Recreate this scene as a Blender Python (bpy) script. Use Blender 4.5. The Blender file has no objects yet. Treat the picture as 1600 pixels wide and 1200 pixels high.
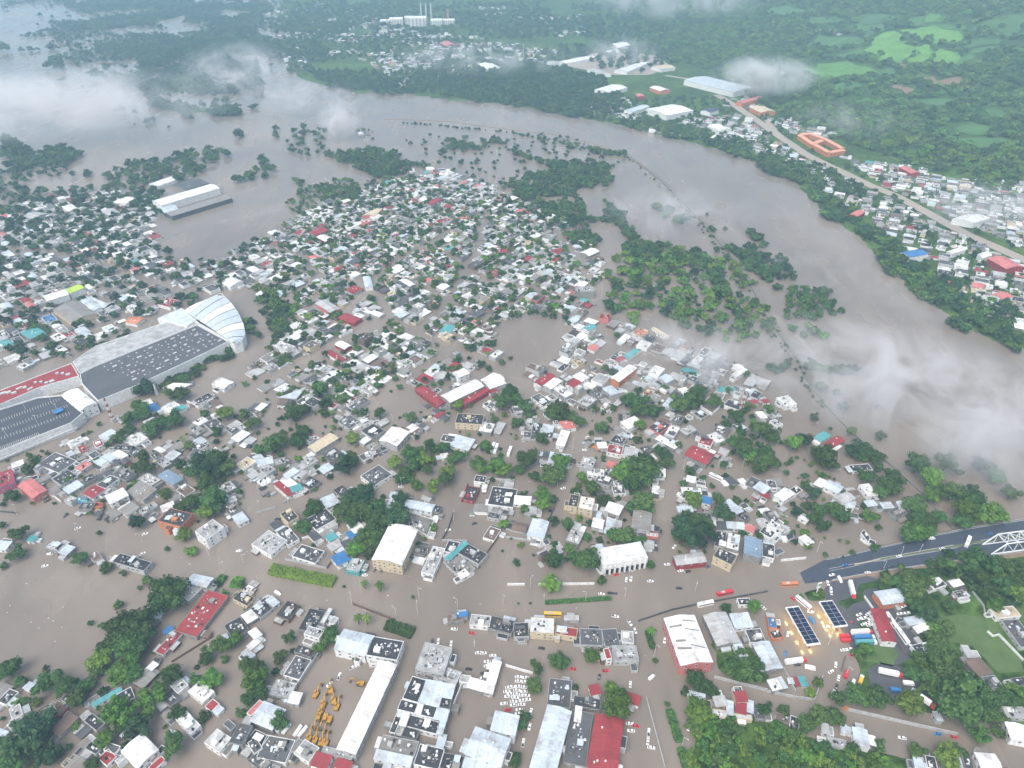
import bpy, bmesh, math, random
import numpy as np
from mathutils import Vector, Matrix
HAZE = 0.00020
RND = random.Random(7)
NPR = np.random.RandomState(7)
SC = bpy.context.scene
COL = SC.collection
R = math.radians

# ------------------------------------------------------------------ camera, sky, sun, exposure
CAM_H, FPX, PITCH = 360.0, 1109.0, R(35.0)
cam_d = bpy.data.cameras.new('camera')
cam_d.sensor_width = 36.0
cam_d.lens = 36.0 * FPX / 1600.0
cam_d.clip_start, cam_d.clip_end = 1.0, 30000.0
cam = bpy.data.objects.new('camera', cam_d)
COL.objects.link(cam)
cam.location = (0, 0, CAM_H)
cam.rotation_euler = (math.pi / 2 - PITCH, 0, 0)
SC.camera = cam

SUN_EL, SUN_AZ = R(58), R(210)
world = bpy.data.worlds.new('World')
SC.world = world
world.use_nodes = True
wn = world.node_tree.nodes
wl = world.node_tree.links
wn.clear()
sky = wn.new('ShaderNodeTexSky')
sky.sky_type = 'NISHITA'
sky.sun_disc = False
sky.sun_elevation = SUN_EL
sky.sun_rotation = SUN_AZ
sky.air_density = 1.0
sky.dust_density = 5.0
sky.ozone_density = 1.0
bg = wn.new('ShaderNodeBackground')
bg.inputs['Strength'].default_value = 0.15
wo = wn.new('ShaderNodeOutputWorld')
hsw = wn.new('ShaderNodeHueSaturation')     # cloud-veiled sky: paler than a clear one
hsw.inputs['Saturation'].default_value = 0.8
wl.new(sky.outputs[0], hsw.inputs['Color'])
wl.new(hsw.outputs[0], bg.inputs[0])
wl.new(bg.outputs[0], wo.inputs[0])

sun_d = bpy.data.lights.new('sun', 'SUN')
sun_d.energy = 1.5
sun_d.angle = R(55)
sun_d.color = (1.0, 0.96, 0.9)
sun = bpy.data.objects.new('sun', sun_d)
COL.objects.link(sun)
# light travels from azimuth SUN_AZ (clockwise from +Y)
sd = Vector((math.sin(SUN_AZ) * math.cos(SUN_EL), math.cos(SUN_AZ) * math.cos(SUN_EL), math.sin(SUN_EL)))
sun.rotation_euler = (-sd).to_track_quat('-Z', 'Y').to_euler()
sun.location = (0, 0, 900)

SC.view_settings.view_transform = 'Standard'
SC.view_settings.look = 'None'
SC.view_settings.exposure = 0.74
SC.view_settings.gamma = 1.0
SC.render.engine = 'CYCLES'
cy = SC.cycles
cy.use_denoising = True
cy.max_bounces = 5
cy.diffuse_bounces = 2
cy.glossy_bounces = 2
cy.transmission_bounces = 2
cy.volume_bounces = 1
cy.transparent_max_bounces = 8
cy.volume_max_steps = 64
cy.use_adaptive_sampling = True
cy.adaptive_threshold = 0.02

# ------------------------------------------------------------------ camera geometry helpers (photo pixel -> place)
CP, SP = math.cos(PITCH), math.sin(PITCH)
def ray(px, py):
    a, b = px - 800.0, 600.0 - py
    return (a, FPX * CP + b * SP, -FPX * SP + b * CP)
def G(px, py, z=0.0):
    d = ray(px, py)
    t = (z - CAM_H) / d[2]
    return (d[0] * t, d[1] * t)
def mpp(px, py):
    """metres per photo pixel on the ground at this pixel"""
    d = ray(px, py)
    return -CAM_H / d[2]
def proj(x, y, z):
    dz = z - CAM_H
    f = y * CP - dz * SP
    u = y * SP + dz * CP
    return (800 + FPX * x / f, 600 - FPX * u / f)
def poly_g(pts, z=0.0):
    return np.array([G(a, b, z) for a, b in pts])
def inside(poly, x, y):
    x = np.asarray(x, float); y = np.asarray(y, float)
    c = np.zeros(x.shape, bool)
    n = len(poly)
    for i in range(n):
        x1, y1 = poly[i]; x2, y2 = poly[(i + 1) % n]
        if y1 == y2: continue
        k = ((y1 > y) != (y2 > y)) & (x < (x2 - x1) * (y - y1) / (y2 - y1) + x1)
        c ^= k
    return c
def seg_dist(poly, x, y, closed=True):
    x = np.asarray(x, float); y = np.asarray(y, float)
    d = np.full(x.shape, 1e9)
    n = len(poly)
    for i in range(n if closed else n - 1):
        x1, y1 = poly[i]; x2, y2 = poly[(i + 1) % n]
        dx, dy = x2 - x1, y2 - y1
        L = dx * dx + dy * dy + 1e-9
        t = np.clip(((x - x1) * dx + (y - y1) * dy) / L, 0, 1)
        d = np.minimum(d, np.hypot(x - x1 - t * dx, y - y1 - t * dy))
    return d
def vnoise(x, y, s, seed=0):
    """cheap smooth value noise"""
    x = np.asarray(x, float) / s + seed * 17.3; y = np.asarray(y, float) / s + seed * 9.1
    xi, yi = np.floor(x), np.floor(y)
    fx, fy = x - xi, y - yi
    fx = fx * fx * (3 - 2 * fx); fy = fy * fy * (3 - 2 * fy)
    def h(a, b):
        v = np.sin(a * 127.1 + b * 311.7 + seed * 3.7) * 43758.5453
        return v - np.floor(v)
    return (h(xi, yi) * (1 - fx) + h(xi + 1, yi) * fx) * (1 - fy) + (h(xi, yi + 1) * (1 - fx) + h(xi + 1, yi + 1) * fx) * fy

# ------------------------------------------------------------------ materials
MATS = {}
def nt(name):
    m = bpy.data.materials.new(name); m.use_nodes = True
    n = m.node_tree.nodes; l = m.node_tree.links
    n.clear()
    out = n.new('ShaderNodeOutputMaterial')
    return m, n, l, out
def principled(n, l, out, rough=0.8):
    b = n.new('ShaderNodeBsdfPrincipled')
    b.inputs['Roughness'].default_value = rough
    l.new(b.outputs[0], out.inputs['Surface'])
    return b
def ramp(n, pts):
    r = n.new('ShaderNodeValToRGB')
    e = r.color_ramp.elements
    while len(e) < len(pts): e.new(0.5)
    for k, (p, c) in enumerate(pts):
        e[k].position = p
        e[k].color = (c[0], c[1], c[2], 1) if isinstance(c, (tuple, list)) else (c, c, c, 1)
    return r
def noise(n, l, scale, detail=4, rough=0.6, vec=None):
    t = n.new('ShaderNodeTexNoise')
    t.inputs['Scale'].default_value = scale
    t.inputs['Detail'].default_value = detail
    t.inputs['Roughness'].default_value = rough
    if vec is not None: l.new(vec, t.inputs['Vector'])
    return t
def mix(n, l, fac, a, b, mode='MIX'):
    x = n.new('ShaderNodeMix'); x.data_type = 'RGBA'; x.blend_type = mode
    for k, v in ((0, fac), (6, a), (7, b)):
        if hasattr(v, 'is_linked') or hasattr(v, 'links'): l.new(v, x.inputs[k])
        elif k == 0: x.inputs[0].default_value = v
        else: x.inputs[k].default_value = (v[0], v[1], v[2], 1)
    return x.outputs[2]
PAL = {'w': (.72, .73, .72), 'l': (.40, .41, .41), 'g': (.23, .225, .21), 'd': (.085, .088, .095), 'k': (.035, .038, .046),
       'r': (.27, .035, .04), 'p': (.52, .17, .155), 'b': (.045, .17, .38), 't': (.09, .31, .32), 's': (.47, .54, .59),
       'c': (.54, .46, .32), 'o': (.52, .19, .085), 'n': (.15, .105, .085), 'y': (.42, .58, .06), 'm': (.40, .10, .19), 'e': (.055, .058, .085), 'h': (.19, .27, .35)}
CNAME = {'w': 'white', 'l': 'pale grey', 'g': 'tan-grey', 'd': 'dark grey', 'k': 'black', 'r': 'red', 'p': 'coral', 'b': 'blue',
         't': 'teal', 's': 'silvery', 'c': 'cream', 'o': 'orange', 'n': 'brown', 'y': 'lime green', 'm': 'magenta', 'e': 'slate', 'h': 'steel blue'}
def mat_concrete(c):
    key = 'roof_concrete_' + c
    if key in MATS: return MATS[key]
    m, n, l, out = nt(key)
    b = principled(n, l, out, 0.85)
    g = n.new('ShaderNodeNewGeometry')
    col = PAL[c]
    n1 = noise(n, l, 0.16, 5, 0.65, g.outputs['Position'])
    n2 = noise(n, l, 0.9, 4, 0.7, g.outputs['Position'])
    dark = [v * 0.42 + 0.012 for v in col]
    lite = [min(0.8, v * 1.12 + (0.07 if c in 'kd' else 0.02)) for v in col]
    r1 = ramp(n, [(0.36, 0.0), (0.62, 1.0)]); l.new(n1.outputs[0], r1.inputs[0])
    k = 0.8 if c in 'wlcg' else 0.5
    mm = n.new('ShaderNodeMath'); mm.operation = 'MULTIPLY'; mm.inputs[1].default_value = k
    l.new(r1.outputs[0], mm.inputs[0])
    c1 = mix(n, l, mm.outputs[0], col, dark)
    r2 = ramp(n, [(0.58, 0.0), (0.70, 0.75)]); l.new(n2.outputs[0], r2.inputs[0])
    c2 = mix(n, l, r2.outputs[0], c1, lite)
    r3 = ramp(n, [(0.25, 0.8), (0.38, 0.0)]); l.new(n2.outputs[0], r3.inputs[0])
    c3 = mix(n, l, r3.outputs[0], c2, dark)
    oi = n.new('ShaderNodeObjectInfo')
    hv = n.new('ShaderNodeHueSaturation'); l.new(c3, hv.inputs['Color'])
    mr = n.new('ShaderNodeMapRange'); mr.inputs[3].default_value = 0.78; mr.inputs[4].default_value = 1.12
    l.new(oi.outputs['Random'], mr.inputs[0]); l.new(mr.outputs[0], hv.inputs['Value'])
    l.new(hv.outputs[0], b.inputs['Base Color'])
    MATS[key] = m
    return m
def mat_sheet(c):
    key = 'roof_sheet_' + c
    if key in MATS: return MATS[key]
    m, n, l, out = nt(key)
    b = principled(n, l, out, 0.5)
    uv = n.new('ShaderNodeUVMap')
    br = n.new('ShaderNodeTexBrick')
    l.new(uv.outputs[0], br.inputs['Vector'])
    br.inputs['Scale'].default_value = 1.0
    br.inputs['Brick Width'].default_value = 1.05
    br.inputs['Row Height'].default_value = 5.5
    br.inputs['Mortar Size'].default_value = 0.025
    br.offset = 0.0
    col = PAL[c]
    br.inputs['Color1'].default_value = (*[v * 0.84 for v in col], 1)
    br.inputs['Color2'].default_value = (*[min(.85, v * 1.1) for v in col], 1)
    br.inputs['Mortar'].default_value = (*[v * 0.6 for v in col], 1)
    g = n.new('ShaderNodeNewGeometry')
    n1 = noise(n, l, 0.13, 5, 0.7, g.outputs['Position'])
    r1 = ramp(n, [(0.48, 0.0), (0.70, 0.62)]); l.new(n1.outputs[0], r1.inputs[0])
    rust = (.16, .10, .07) if c in 'wlgsn' else [v * .5 for v in col]
    c1 = mix(n, l, r1.outputs[0], br.outputs[0], rust)
    wv = n.new('ShaderNodeTexWave'); wv.inputs['Scale'].default_value = 1.1
    l.new(uv.outputs[0], wv.inputs['Vector'])
    bp = n.new('ShaderNodeBump'); bp.inputs['Strength'].default_value = 0.25; bp.inputs['Distance'].default_value = 0.05
    l.new(wv.outputs['Fac'], bp.inputs['Height']); l.new(bp.outputs[0], b.inputs['Normal'])
    l.new(c1, b.inputs['Base Color'])
    MATS[key] = m
    return m
def mat_wall(c):
    key = 'wall_plaster_' + c
    if key in MATS: return MATS[key]
    m, n, l, out = nt(key)
    b = principled(n, l, out, 0.85)
    g = n.new('ShaderNodeNewGeometry')
    n1 = noise(n, l, 0.5, 5, 0.7, g.outputs['Position'])
    col = PAL[c]
    r1 = ramp(n, [(0.42, 0.0), (0.75, 0.8)]); l.new(n1.outputs[0], r1.inputs[0])
    c1 = mix(n, l, r1.outputs[0], col, [v * 0.5 for v in col])
    l.new(c1, b.inputs['Base Color'])
    MATS[key] = m
    return m
def mat_plain(key, col, rough=0.6, metal=0.0, vary=0.25, scale=1.0):
    if key in MATS: return MATS[key]
    m, n, l, out = nt(key)
    b = principled(n, l, out, rough)
    b.inputs['Metallic'].default_value = metal
    g = n.new('ShaderNodeNewGeometry')
    n1 = noise(n, l, scale, 3, 0.6, g.outputs['Position'])
    c1 = mix(n, l, n1.outputs[0], [v * (1 - vary) for v in col], [min(.9, v * (1 + vary)) for v in col])
    l.new(c1, b.inputs['Base Color'])
    MATS[key] = m
    return m
def mat_leaf(key, c1, c2):
    if key in MATS: return MATS[key]
    m, n, l, out = nt(key)
    b = principled(n, l, out, 0.75)
    b.inputs['Specular IOR Level'].default_value = 0.15
    g = n.new('ShaderNodeNewGeometry')
    oi = n.new('ShaderNodeObjectInfo')
    ca = mix(n, l, g.outputs['Random Per Island'], c1, c2)
    hv = n.new('ShaderNodeHueSaturation'); l.new(ca, hv.inputs['Color'])
    mr = n.new('ShaderNodeMapRange'); mr.inputs[3].default_value = 0.7; mr.inputs[4].default_value = 1.45
    l.new(oi.outputs['Random'], mr.inputs[0]); l.new(mr.outputs[0], hv.inputs['Value'])
    m2 = n.new('ShaderNodeMath'); m2.operation = 'MULTIPLY'; m2.inputs[1].default_value = 7.31
    m3 = n.new('ShaderNodeMath'); m3.operation = 'FRACT'
    l.new(oi.outputs['Random'], m2.inputs[0]); l.new(m2.outputs[0], m3.inputs[0])
    mh = n.new('ShaderNodeMapRange'); mh.inputs[3].default_value = 0.465; mh.inputs[4].default_value = 0.515
    l.new(m3.outputs[0], mh.inputs[0]); l.new(mh.outputs[0], hv.inputs['Hue'])
    l.new(hv.outputs[0], b.inputs['Base Color'])
    MATS[key] = m
    return m

# ------------------------------------------------------------------ object helpers
def mesh_obj(name, verts, faces, mats, parent=None, loc=None, fm=None, uvs=None, smooth=False):
    me = bpy.data.meshes.new(name)
    me.from_pydata([tuple(v) for v in verts], [], [tuple(f) for f in faces])
    if not isinstance(mats, (list, tuple)): mats = [mats]
    for m in mats: me.materials.append(m)
    if fm is not None: me.polygons.foreach_set('material_index', fm)
    if uvs is not None:
        ul = me.uv_layers.new(name='UVMap')
        flat = [c for f in uvs for p in f for c in p]
        ul.data.foreach_set('uv', flat)
    if smooth: me.polygons.foreach_set('use_smooth', [True] * len(me.polygons))
    me.update()
    o = bpy.data.objects.new(name, me)
    COL.objects.link(o)
    if loc is not None: o.location = loc
    if parent is not None: o.parent = parent
    return o
def empty(name, loc, rz=0.0):
    o = bpy.data.objects.new(name, None)
    COL.objects.link(o)
    o.location = loc; o.rotation_euler = (0, 0, rz)
    o.empty_display_size = 1.0
    return o
def tag(o, label=None, cat=None, group=None, kind=None):
    if label: o['label'] = label
    if cat: o['category'] = cat
    if group: o['group'] = group
    if kind: o['kind'] = kind
    return o
KIDS = {}
def copy_tree(o, parent=None):
    c = o.copy(); COL.objects.link(c); c.parent = parent
    if o.name not in KIDS: KIDS[o.name] = list(o.children)
    for ch in KIDS[o.name]: copy_tree(ch, c)
    return c
def box_geo(cx, cy, cz, sx, sy, sz, ang=0.0):
    ca, sa = math.cos(ang), math.sin(ang)
    v = []
    for dz in (-.5, .5):
        for dx, dy in ((-.5, -.5), (.5, -.5), (.5, .5), (-.5, .5)):
            x, y = dx * sx, dy * sy
            v.append((cx + x * ca - y * sa, cy + x * sa + y * ca, cz + dz * sz))
    f = [(0, 3, 2, 1), (4, 5, 6, 7), (0, 1, 5, 4), (1, 2, 6, 5), (2, 3, 7, 6), (3, 0, 4, 7)]
    return v, f
def cyl_geo(cx, cy, z0, r0, r1, h, n=10, ax='z'):
    v, f = [], []
    for k, (r, z) in enumerate(((r0, z0), (r1, z0 + h))):
        for i in range(n):
            a = 2 * math.pi * i / n
            v.append((cx + r * math.cos(a), cy + r * math.sin(a), z))
    for i in range(n):
        j = (i + 1) % n
        f.append((i, j, n + j, n + i))
    f.append(tuple(range(n - 1, -1, -1))); f.append(tuple(range(n, 2 * n)))
    return v, f
class Geo:
    def __init__(s): s.v, s.f = [], []
    def add(s, vf):
        k = len(s.v); s.v += list(vf[0]); s.f += [tuple(i + k for i in f) for f in vf[1]]
        return s
    def bar(s, a, b, w):
        a, b = Vector(a), Vector(b); d = b - a; L = d.length
        q = d.to_track_quat('Z', 'Y')
        v, f = box_geo(0, 0, L / 2, w, w, L)
        s.add(([tuple(q @ Vector(p) + a) for p in v], f)); return s
    def obj(s, name, mats, parent=None, loc=None, smooth=False):
        return mesh_obj(name, s.v, s.f, mats, parent, loc, smooth=smooth)
# ------------------------------------------------------------------ terrain
LAND_PX = [
    # everything beyond the river
    [(1760, 640), (1600, 548), (1560, 535), (1500, 507), (1440, 470), (1400, 432), (1345, 372), (1290, 335), (1240, 287), (1190, 258), (1130, 236),
     (1050, 217), (1000, 204), (950, 192), (890, 182), (820, 168), (740, 160), (690, 155), (640, 148), (600, 143), (560, 147), (520, 136),
     (470, 125), (440, 96), (455, 60), (430, 25), (440, 4), (440, -60), (2600, -60), (2600, 640)],
    # lots below the raised road
    [(1330, 902), (1390, 895), (1512, 876), (1610, 863), (1760, 850), (1760, 1190), (1600, 1148), (1500, 1124), (1335, 1102), (1322, 1082), (1340, 1050),
     (1342, 1012), (1330, 985), (1296, 940)],
    [(1113, 1012), (1140, 1000), (1185, 1015), (1205, 1062), (1190, 1070), (1122, 1046)],
    [(1068, 1112), (1105, 1095), (1160, 1120), (1230, 1128), (1310, 1150), (1400, 1172), (1470, 1190), (1500, 1300), (1050, 1300), (1075, 1200)],
    [(1236, 922), (1290, 910), (1298, 942), (1262, 946)],
    # thin strips still above water in the flooded fields
    [(90, 45), (150, 32), (240, 20), (300, 22), (240, 36), (160, 46), (110, 50)],
    [(170, 76), (250, 66), (350, 60), (440, 62), (440, 80), (330, 92), (230, 86)],
    [(170, 122), (260, 120), (330, 125), (300, 145), (200, 138)],
    [(240, 160), (300, 165), (370, 172), (300, 178), (250, 172)],
    [(100, 8), (200, 2), (420, 4), (430, 20), (300, 14), (150, 16)],
]
LAND = [poly_g(p) for p in LAND_PX]
def hfun(x, y):
    x = np.asarray(x, float); y = np.asarray(y, float)
    sd = np.full(x.shape, -1e9)
    for p in LAND:
        ins = inside(p, x, y)
        d = seg_dist(p, x, y)
        sd = np.maximum(sd, np.where(ins, d, -d))
    sd = sd + (vnoise(x, y, 22, 1) - .5) * 10 + (vnoise(x, y, 7, 2) - .5) * 3
    t = np.clip((sd + 4) / 10, 0, 1)
    h = -1.6 + t * t * (3 - 2 * t) * 2.5
    s = 0.972 * (x - 505) + 0.235 * (y - 1143)
    u = np.clip((s - 40) / 1300, 0, 1)
    u = u * u * (3 - 2 * u)
    h = h + u * 150 + np.clip(u * 6, 0, 1) * (vnoise(x, y, 230, 3) - .5) * 26 + np.clip(u * 6, 0, 1) * (vnoise(x, y, 90, 4) - .5) * 9
    return h
NR, NC = 430, 320
ys = 60 * np.exp(np.linspace(0, math.log(12400 / 60), NR))
us = np.linspace(-1, 1, NC)
YY = np.repeat(ys[:, None], NC, 1)
XX = us[None, :] * (YY * 0.78 + 330)
ZZ = hfun(XX.ravel(), YY.ravel()).reshape(XX.shape)
ZL = ZZ.tolist()
KY = (NR - 1) / math.log(12400 / 60)
def h1(x, y):
    """ground height read from the terrain grid"""
    a = min(max(math.log(max(y, 60.1) / 60) * KY, 0), NR - 1.001)
    b = min(max((x / (max(y, 60.1) * .78 + 330) + 1) / 2 * (NC - 1), 0), NC - 1.001)
    i, j = int(a), int(b); fa, fb = a - i, b - j
    return (ZL[i][j] * (1 - fb) + ZL[i][j + 1] * fb) * (1 - fa) + (ZL[i + 1][j] * (1 - fb) + ZL[i + 1][j + 1] * fb) * fa
def hvec(x, y): return np.array([h1(float(p), float(q)) for p, q in zip(x, y)])
def GT(px, py, dz=0.0):
    """photo pixel -> point on the terrain (or water)"""
    z = 0.0
    for _ in range(14):
        x, y = G(px, py, z + dz)
        z += 0.7 * (max(0.0, h1(x, y)) - z)
    return x, y, z
def grid_faces(nr, nc):
    i = np.arange(nr - 1)[:, None] * nc + np.arange(nc - 1)[None, :]
    return np.stack([i, i + 1, i + nc + 1, i + nc], -1).reshape(-1, 4)
def fast_mesh(name, V, Fq, mat):
    me = bpy.data.meshes.new(name)
    V = np.asarray(V, np.float32); Fq = np.asarray(Fq, np.int32)
    k = Fq.shape[1]
    me.vertices.add(len(V)); me.vertices.foreach_set('co', V.ravel())
    me.loops.add(Fq.size); me.loops.foreach_set('vertex_index', Fq.ravel())
    me.polygons.add(len(Fq)); me.polygons.foreach_set('loop_start', np.arange(0, Fq.size, k, dtype=np.int32))
    me.materials.append(mat); me.update(calc_edges=True); me.validate()
    o = bpy.data.objects.new(name, me); COL.objects.link(o)
    return o
m, n, l, out = nt('ground_vegetated')
b = principled(n, l, out, 0.95)
b.inputs['Specular IOR Level'].default_value = 0.1
g = n.new('ShaderNodeNewGeometry')
n1 = noise(n, l, 0.012, 6, 0.65, g.outputs['Position'])
n2 = noise(n, l, 0.13, 5, 0.7, g.outputs['Position'])
r1 = ramp(n, [(0.30, (.030, .062, .020)), (0.5, (.058, .11, .026)), (0.66, (.095, .165, .036)), (0.8, (.13, .15, .065))])
l.new(n1.outputs[0], r1.inputs[0])
r2 = ramp(n, [(0.35, 0.35), (0.65, 1.25)]); l.new(n2.outputs[0], r2.inputs[0])
l.new(mix(n, l, 1.0, r1.outputs[0], r2.outputs[0], 'MULTIPLY'), b.inputs['Base Color'])
M_GROUND = m
terrain = fast_mesh('ground', np.stack([XX, YY, ZZ], -1).reshape(-1, 3), grid_faces(NR, NC), M_GROUND)
tag(terrain, kind='structure')
terrain.data.polygons.foreach_set('use_smooth', [True] * len(terrain.data.polygons))

# ------------------------------------------------------------------ flood water
m, n, l, out = nt('flood_water')
b = principled(n, l, out, 0.16)
b.inputs['IOR'].default_value = 1.5
g = n.new('ShaderNodeNewGeometry')
mp = n.new('ShaderNodeMapping'); mp.inputs['Scale'].default_value = (1.0, 0.45, 1.0); mp.inputs['Rotation'].default_value = (0, 0, R(25))
l.new(g.outputs['Position'], mp.inputs[0])
n1 = noise(n, l, 0.006, 5, 0.6, mp.outputs[0])
n1.inputs['Distortion'].default_value = 0.8
n2 = noise(n, l, 0.03, 3, 0.5, mp.outputs[0])
n2.inputs['Distortion'].default_value = 0.6
r1 = ramp(n, [(0.3, (.166, .139, .114)), (0.5, (.197, .166, .137)), (0.7, (.236, .200, .167))])
l.new(n1.outputs[0], r1.inputs[0])
r2 = ramp(n, [(0.3, 0.88), (0.7, 1.09)]); l.new(n2.outputs[0], r2.inputs[0])
l.new(mix(n, l, 1.0, r1.outputs[0], r2.outputs[0], 'MULTIPLY'), b.inputs['Base Color'])
n3 = noise(n, l, 0.25, 2, 0.5, g.outputs['Position'])
bp = n.new('ShaderNodeBump'); bp.inputs['Strength'].default_value = 0.08; bp.inputs['Distance'].default_value = 0.25
l.new(n3.outputs[0], bp.inputs['Height']); l.new(bp.outputs[0], b.inputs['Normal'])
rr = ramp(n, [(0.35, 0.10), (0.65, 0.30)]); l.new(n2.outputs[0], rr.inputs[0]); l.new(rr.outputs[0], b.inputs['Roughness'])
M_WATER = m
W = 10500
wv = [(x * W, y, 0) for y in (-600, 12600) for x in (-1, 1)]
water = mesh_obj('flood_water', wv, [(0, 1, 3, 2)], M_WATER)
tag(water, kind='structure')

# ------------------------------------------------------------------ ribbons on the ground
def ribbon(name, pts, width, mat, lift=0.15, follow=True, z=None, kind='structure', thick=0.0):
    P = np.array(pts, float)
    # densify
    Q = [P[0]]
    for a, c in zip(P[:-1], P[1:]):
        k = max(1, int(np.hypot(*(c - a)) / 12))
        for i in range(1, k + 1): Q.append(a + (c - a) * i / k)
    Q = np.array(Q)
    T = np.gradient(Q, axis=0); T /= np.hypot(T[:, 0], T[:, 1])[:, None] + 1e-9
    N = np.stack([-T[:, 1], T[:, 0]], 1)
    A, B = Q + N * width / 2, Q - N * width / 2
    if z is None:
        za = np.maximum(0, hvec(A[:, 0], A[:, 1])); zb = np.maximum(0, hvec(B[:, 0], B[:, 1]))
        zz = np.maximum(za, zb) + lift
    else: zz = np.full(len(Q), z)
    v = []; f = []
    for i in range(len(Q)):
        v += [(A[i][0], A[i][1], zz[i]), (B[i][0], B[i][1], zz[i]), (A[i][0], A[i][1], zz[i] - thick - .5), (B[i][0], B[i][1], zz[i] - thick - .5)]
    for i in range(len(Q) - 1):
        a = 4 * i; c = a + 4
        f += [(a, c, c + 1, a + 1), (a, a + 2, c + 2, c), (a + 1, c + 1, c + 3, a + 3)]
    f += [(0, 1, 3, 2), (len(v) - 4, len(v) - 2, len(v) - 1, len(v) - 3)]
    o = mesh_obj(name, v, f, mat)
    if kind: tag(o, kind=kind)
    return o
M_ASPH = mat_plain('wet_asphalt', (.045, .055, .075), 0.45, 0, .3, .25)
M_TAN = mat_plain('dusty_road', (.30, .26, .22), 0.9, 0, .25, .2)
M_CONC = mat_plain('grey_concrete', (.30, .29, .27), 0.85, 0, .3, .4)
M_DIRT = mat_plain('brown_earth', (.20, .14, .10), 0.95, 0, .35, .3)
M_MARK = mat_plain('road_paint', (.75, .74, .68), 0.7, 0, .1, .5)
road_px = [(1120, 148), (1150, 166), (1185, 190), (1222, 216), (1262, 243), (1310, 266), (1360, 290), (1400, 306), (1450, 333), (1510, 366), (1560, 388), (1620, 415), (1700, 450)]
ribbon('highway_road', [GT(*p)[:2] for p in road_px], 17, M_TAN, .3)
ribbon('side_road', [GT(*p)[:2] for p in [(1222, 216), (1190, 180), (1165, 150), (1120, 130), (1040, 118)]], 10, M_TAN, .34)
ribbon('far_street', [GT(*p)[:2] for p in [(607, 96), (613, 78), (618, 66)]], 12, M_TAN, .3)

lev_px = [(600, 187), (640, 187), (700, 190), (760, 198), (820, 205), (880, 212), (930, 225), (975, 240), (1010, 265), (1040, 290), (1085, 335), (1120, 375),
          (1150, 410), (1175, 450), (1195, 490), (1220, 525), (1245, 560), (1262, 595), (1285, 628), (1310, 655), (1345, 688), (1390, 725), (1440, 770), (1470, 805), (1490, 828)]
lev = [G(*p) for p in lev_px]
lv = ribbon('levee_wall', lev[7:], 1.5, mat_plain('stained_concrete', (.15, .145, .135), .9, 0, .4, .3), z=1.0, kind=None, thick=2.0)
tag(lv, 'long thin concrete levee wall curving along the flooded river bank', 'levee')
lb = ribbon('levee_bank', [(x + 2.9, y + 1.4) for x, y in lev[7:20]], 4.6, mat_plain('levee_path', (.15, .135, .115), .9, 0, .3, .2), z=0.5, kind='structure', thick=1.0)
l2 = ribbon('levee_bank', lev[:9], 3.0, M_DIRT, z=0.35, kind='structure', thick=1.0)

# raised dual carriageway and its approach to the bridge
up_px = [(1250, 895), (1290, 874), (1330, 866), (1375, 855), (1420, 845), (1462, 835), (1530, 822), (1600, 811), (1700, 797)]
lo_px = [(1258, 912), (1300, 907), (1340, 899), (1375, 893), (1440, 884), (1512, 874), (1560, 868), (1600, 862), (1700, 848)]
def rz(i): return [0.05, .35, .8, 1.2, 1.6, 2.0, 2.4, 2.6, 2.8][i]
RU = [(*G(*p, rz(i)), rz(i)) for i, p in enumerate(up_px)]
RL = [(*G(*p, rz(i)), rz(i)) for i, p in enumerate(lo_px)]
v, f = [], []
for a, c in zip(RU, RL):
    a, c = Vector(a), Vector(c); s = (a - c).normalized()
    v += [tuple(a), tuple(c), (a.x + s.x * 5, a.y + s.y * 5, -1.2), (c.x - s.x * 4, c.y - s.y * 4, -1.2)]
for i in range(len(RU) - 1):
    a = 4 * i; c = a + 4
    f += [(a, a + 1, c + 1, c), (a, c, c + 2, a + 2), (a + 1, a + 3, c + 3, c + 1)]
fm = [0, 1, 1] * (len(RU) - 1)
o = mesh_obj('raised_road', v, f, [M_ASPH, M_DIRT], fm=fm); tag(o, kind='structure')
def lane(t, dz, i): return tuple(Vector(RU[i]).lerp(Vector(RL[i]), t) + Vector((0, 0, dz)))
def strip(name, t0, t1, dz, mat, i0=1, i1=9, kind='structure', wall=0.0):
    v, f = [], []
    for i in range(i0, i1): v += [lane(t0, dz, i), lane(t1, dz, i), lane(t0, -.05, i), lane(t1, -.05, i)]
    for k in range(i1 - i0 - 1):
        a = 4 * k; c = a + 4; f += [(a, a + 1, c + 1, c), (a, c, c + 2, a + 2), (a + 1, a + 3, c + 3, c + 1)]
    o = mesh_obj(name, v, f, mat); tag(o, kind=kind); return o
strip('road_median', .475, .54, .18, M_TAN, 2)
strip('median_grass', .485, .53, .26, mat_plain('verge_grass', (.06, .10, .03), .95, 0, .4, .6), 3)
for t in (.03, .455, .56, .965): strip('lane_marking', t, t + .007, .012, M_MARK, 1)
for t in (-.01, 1.0): strip('road_kerb', t - .006, t + .01, .16, M_CONC, 1)

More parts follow.
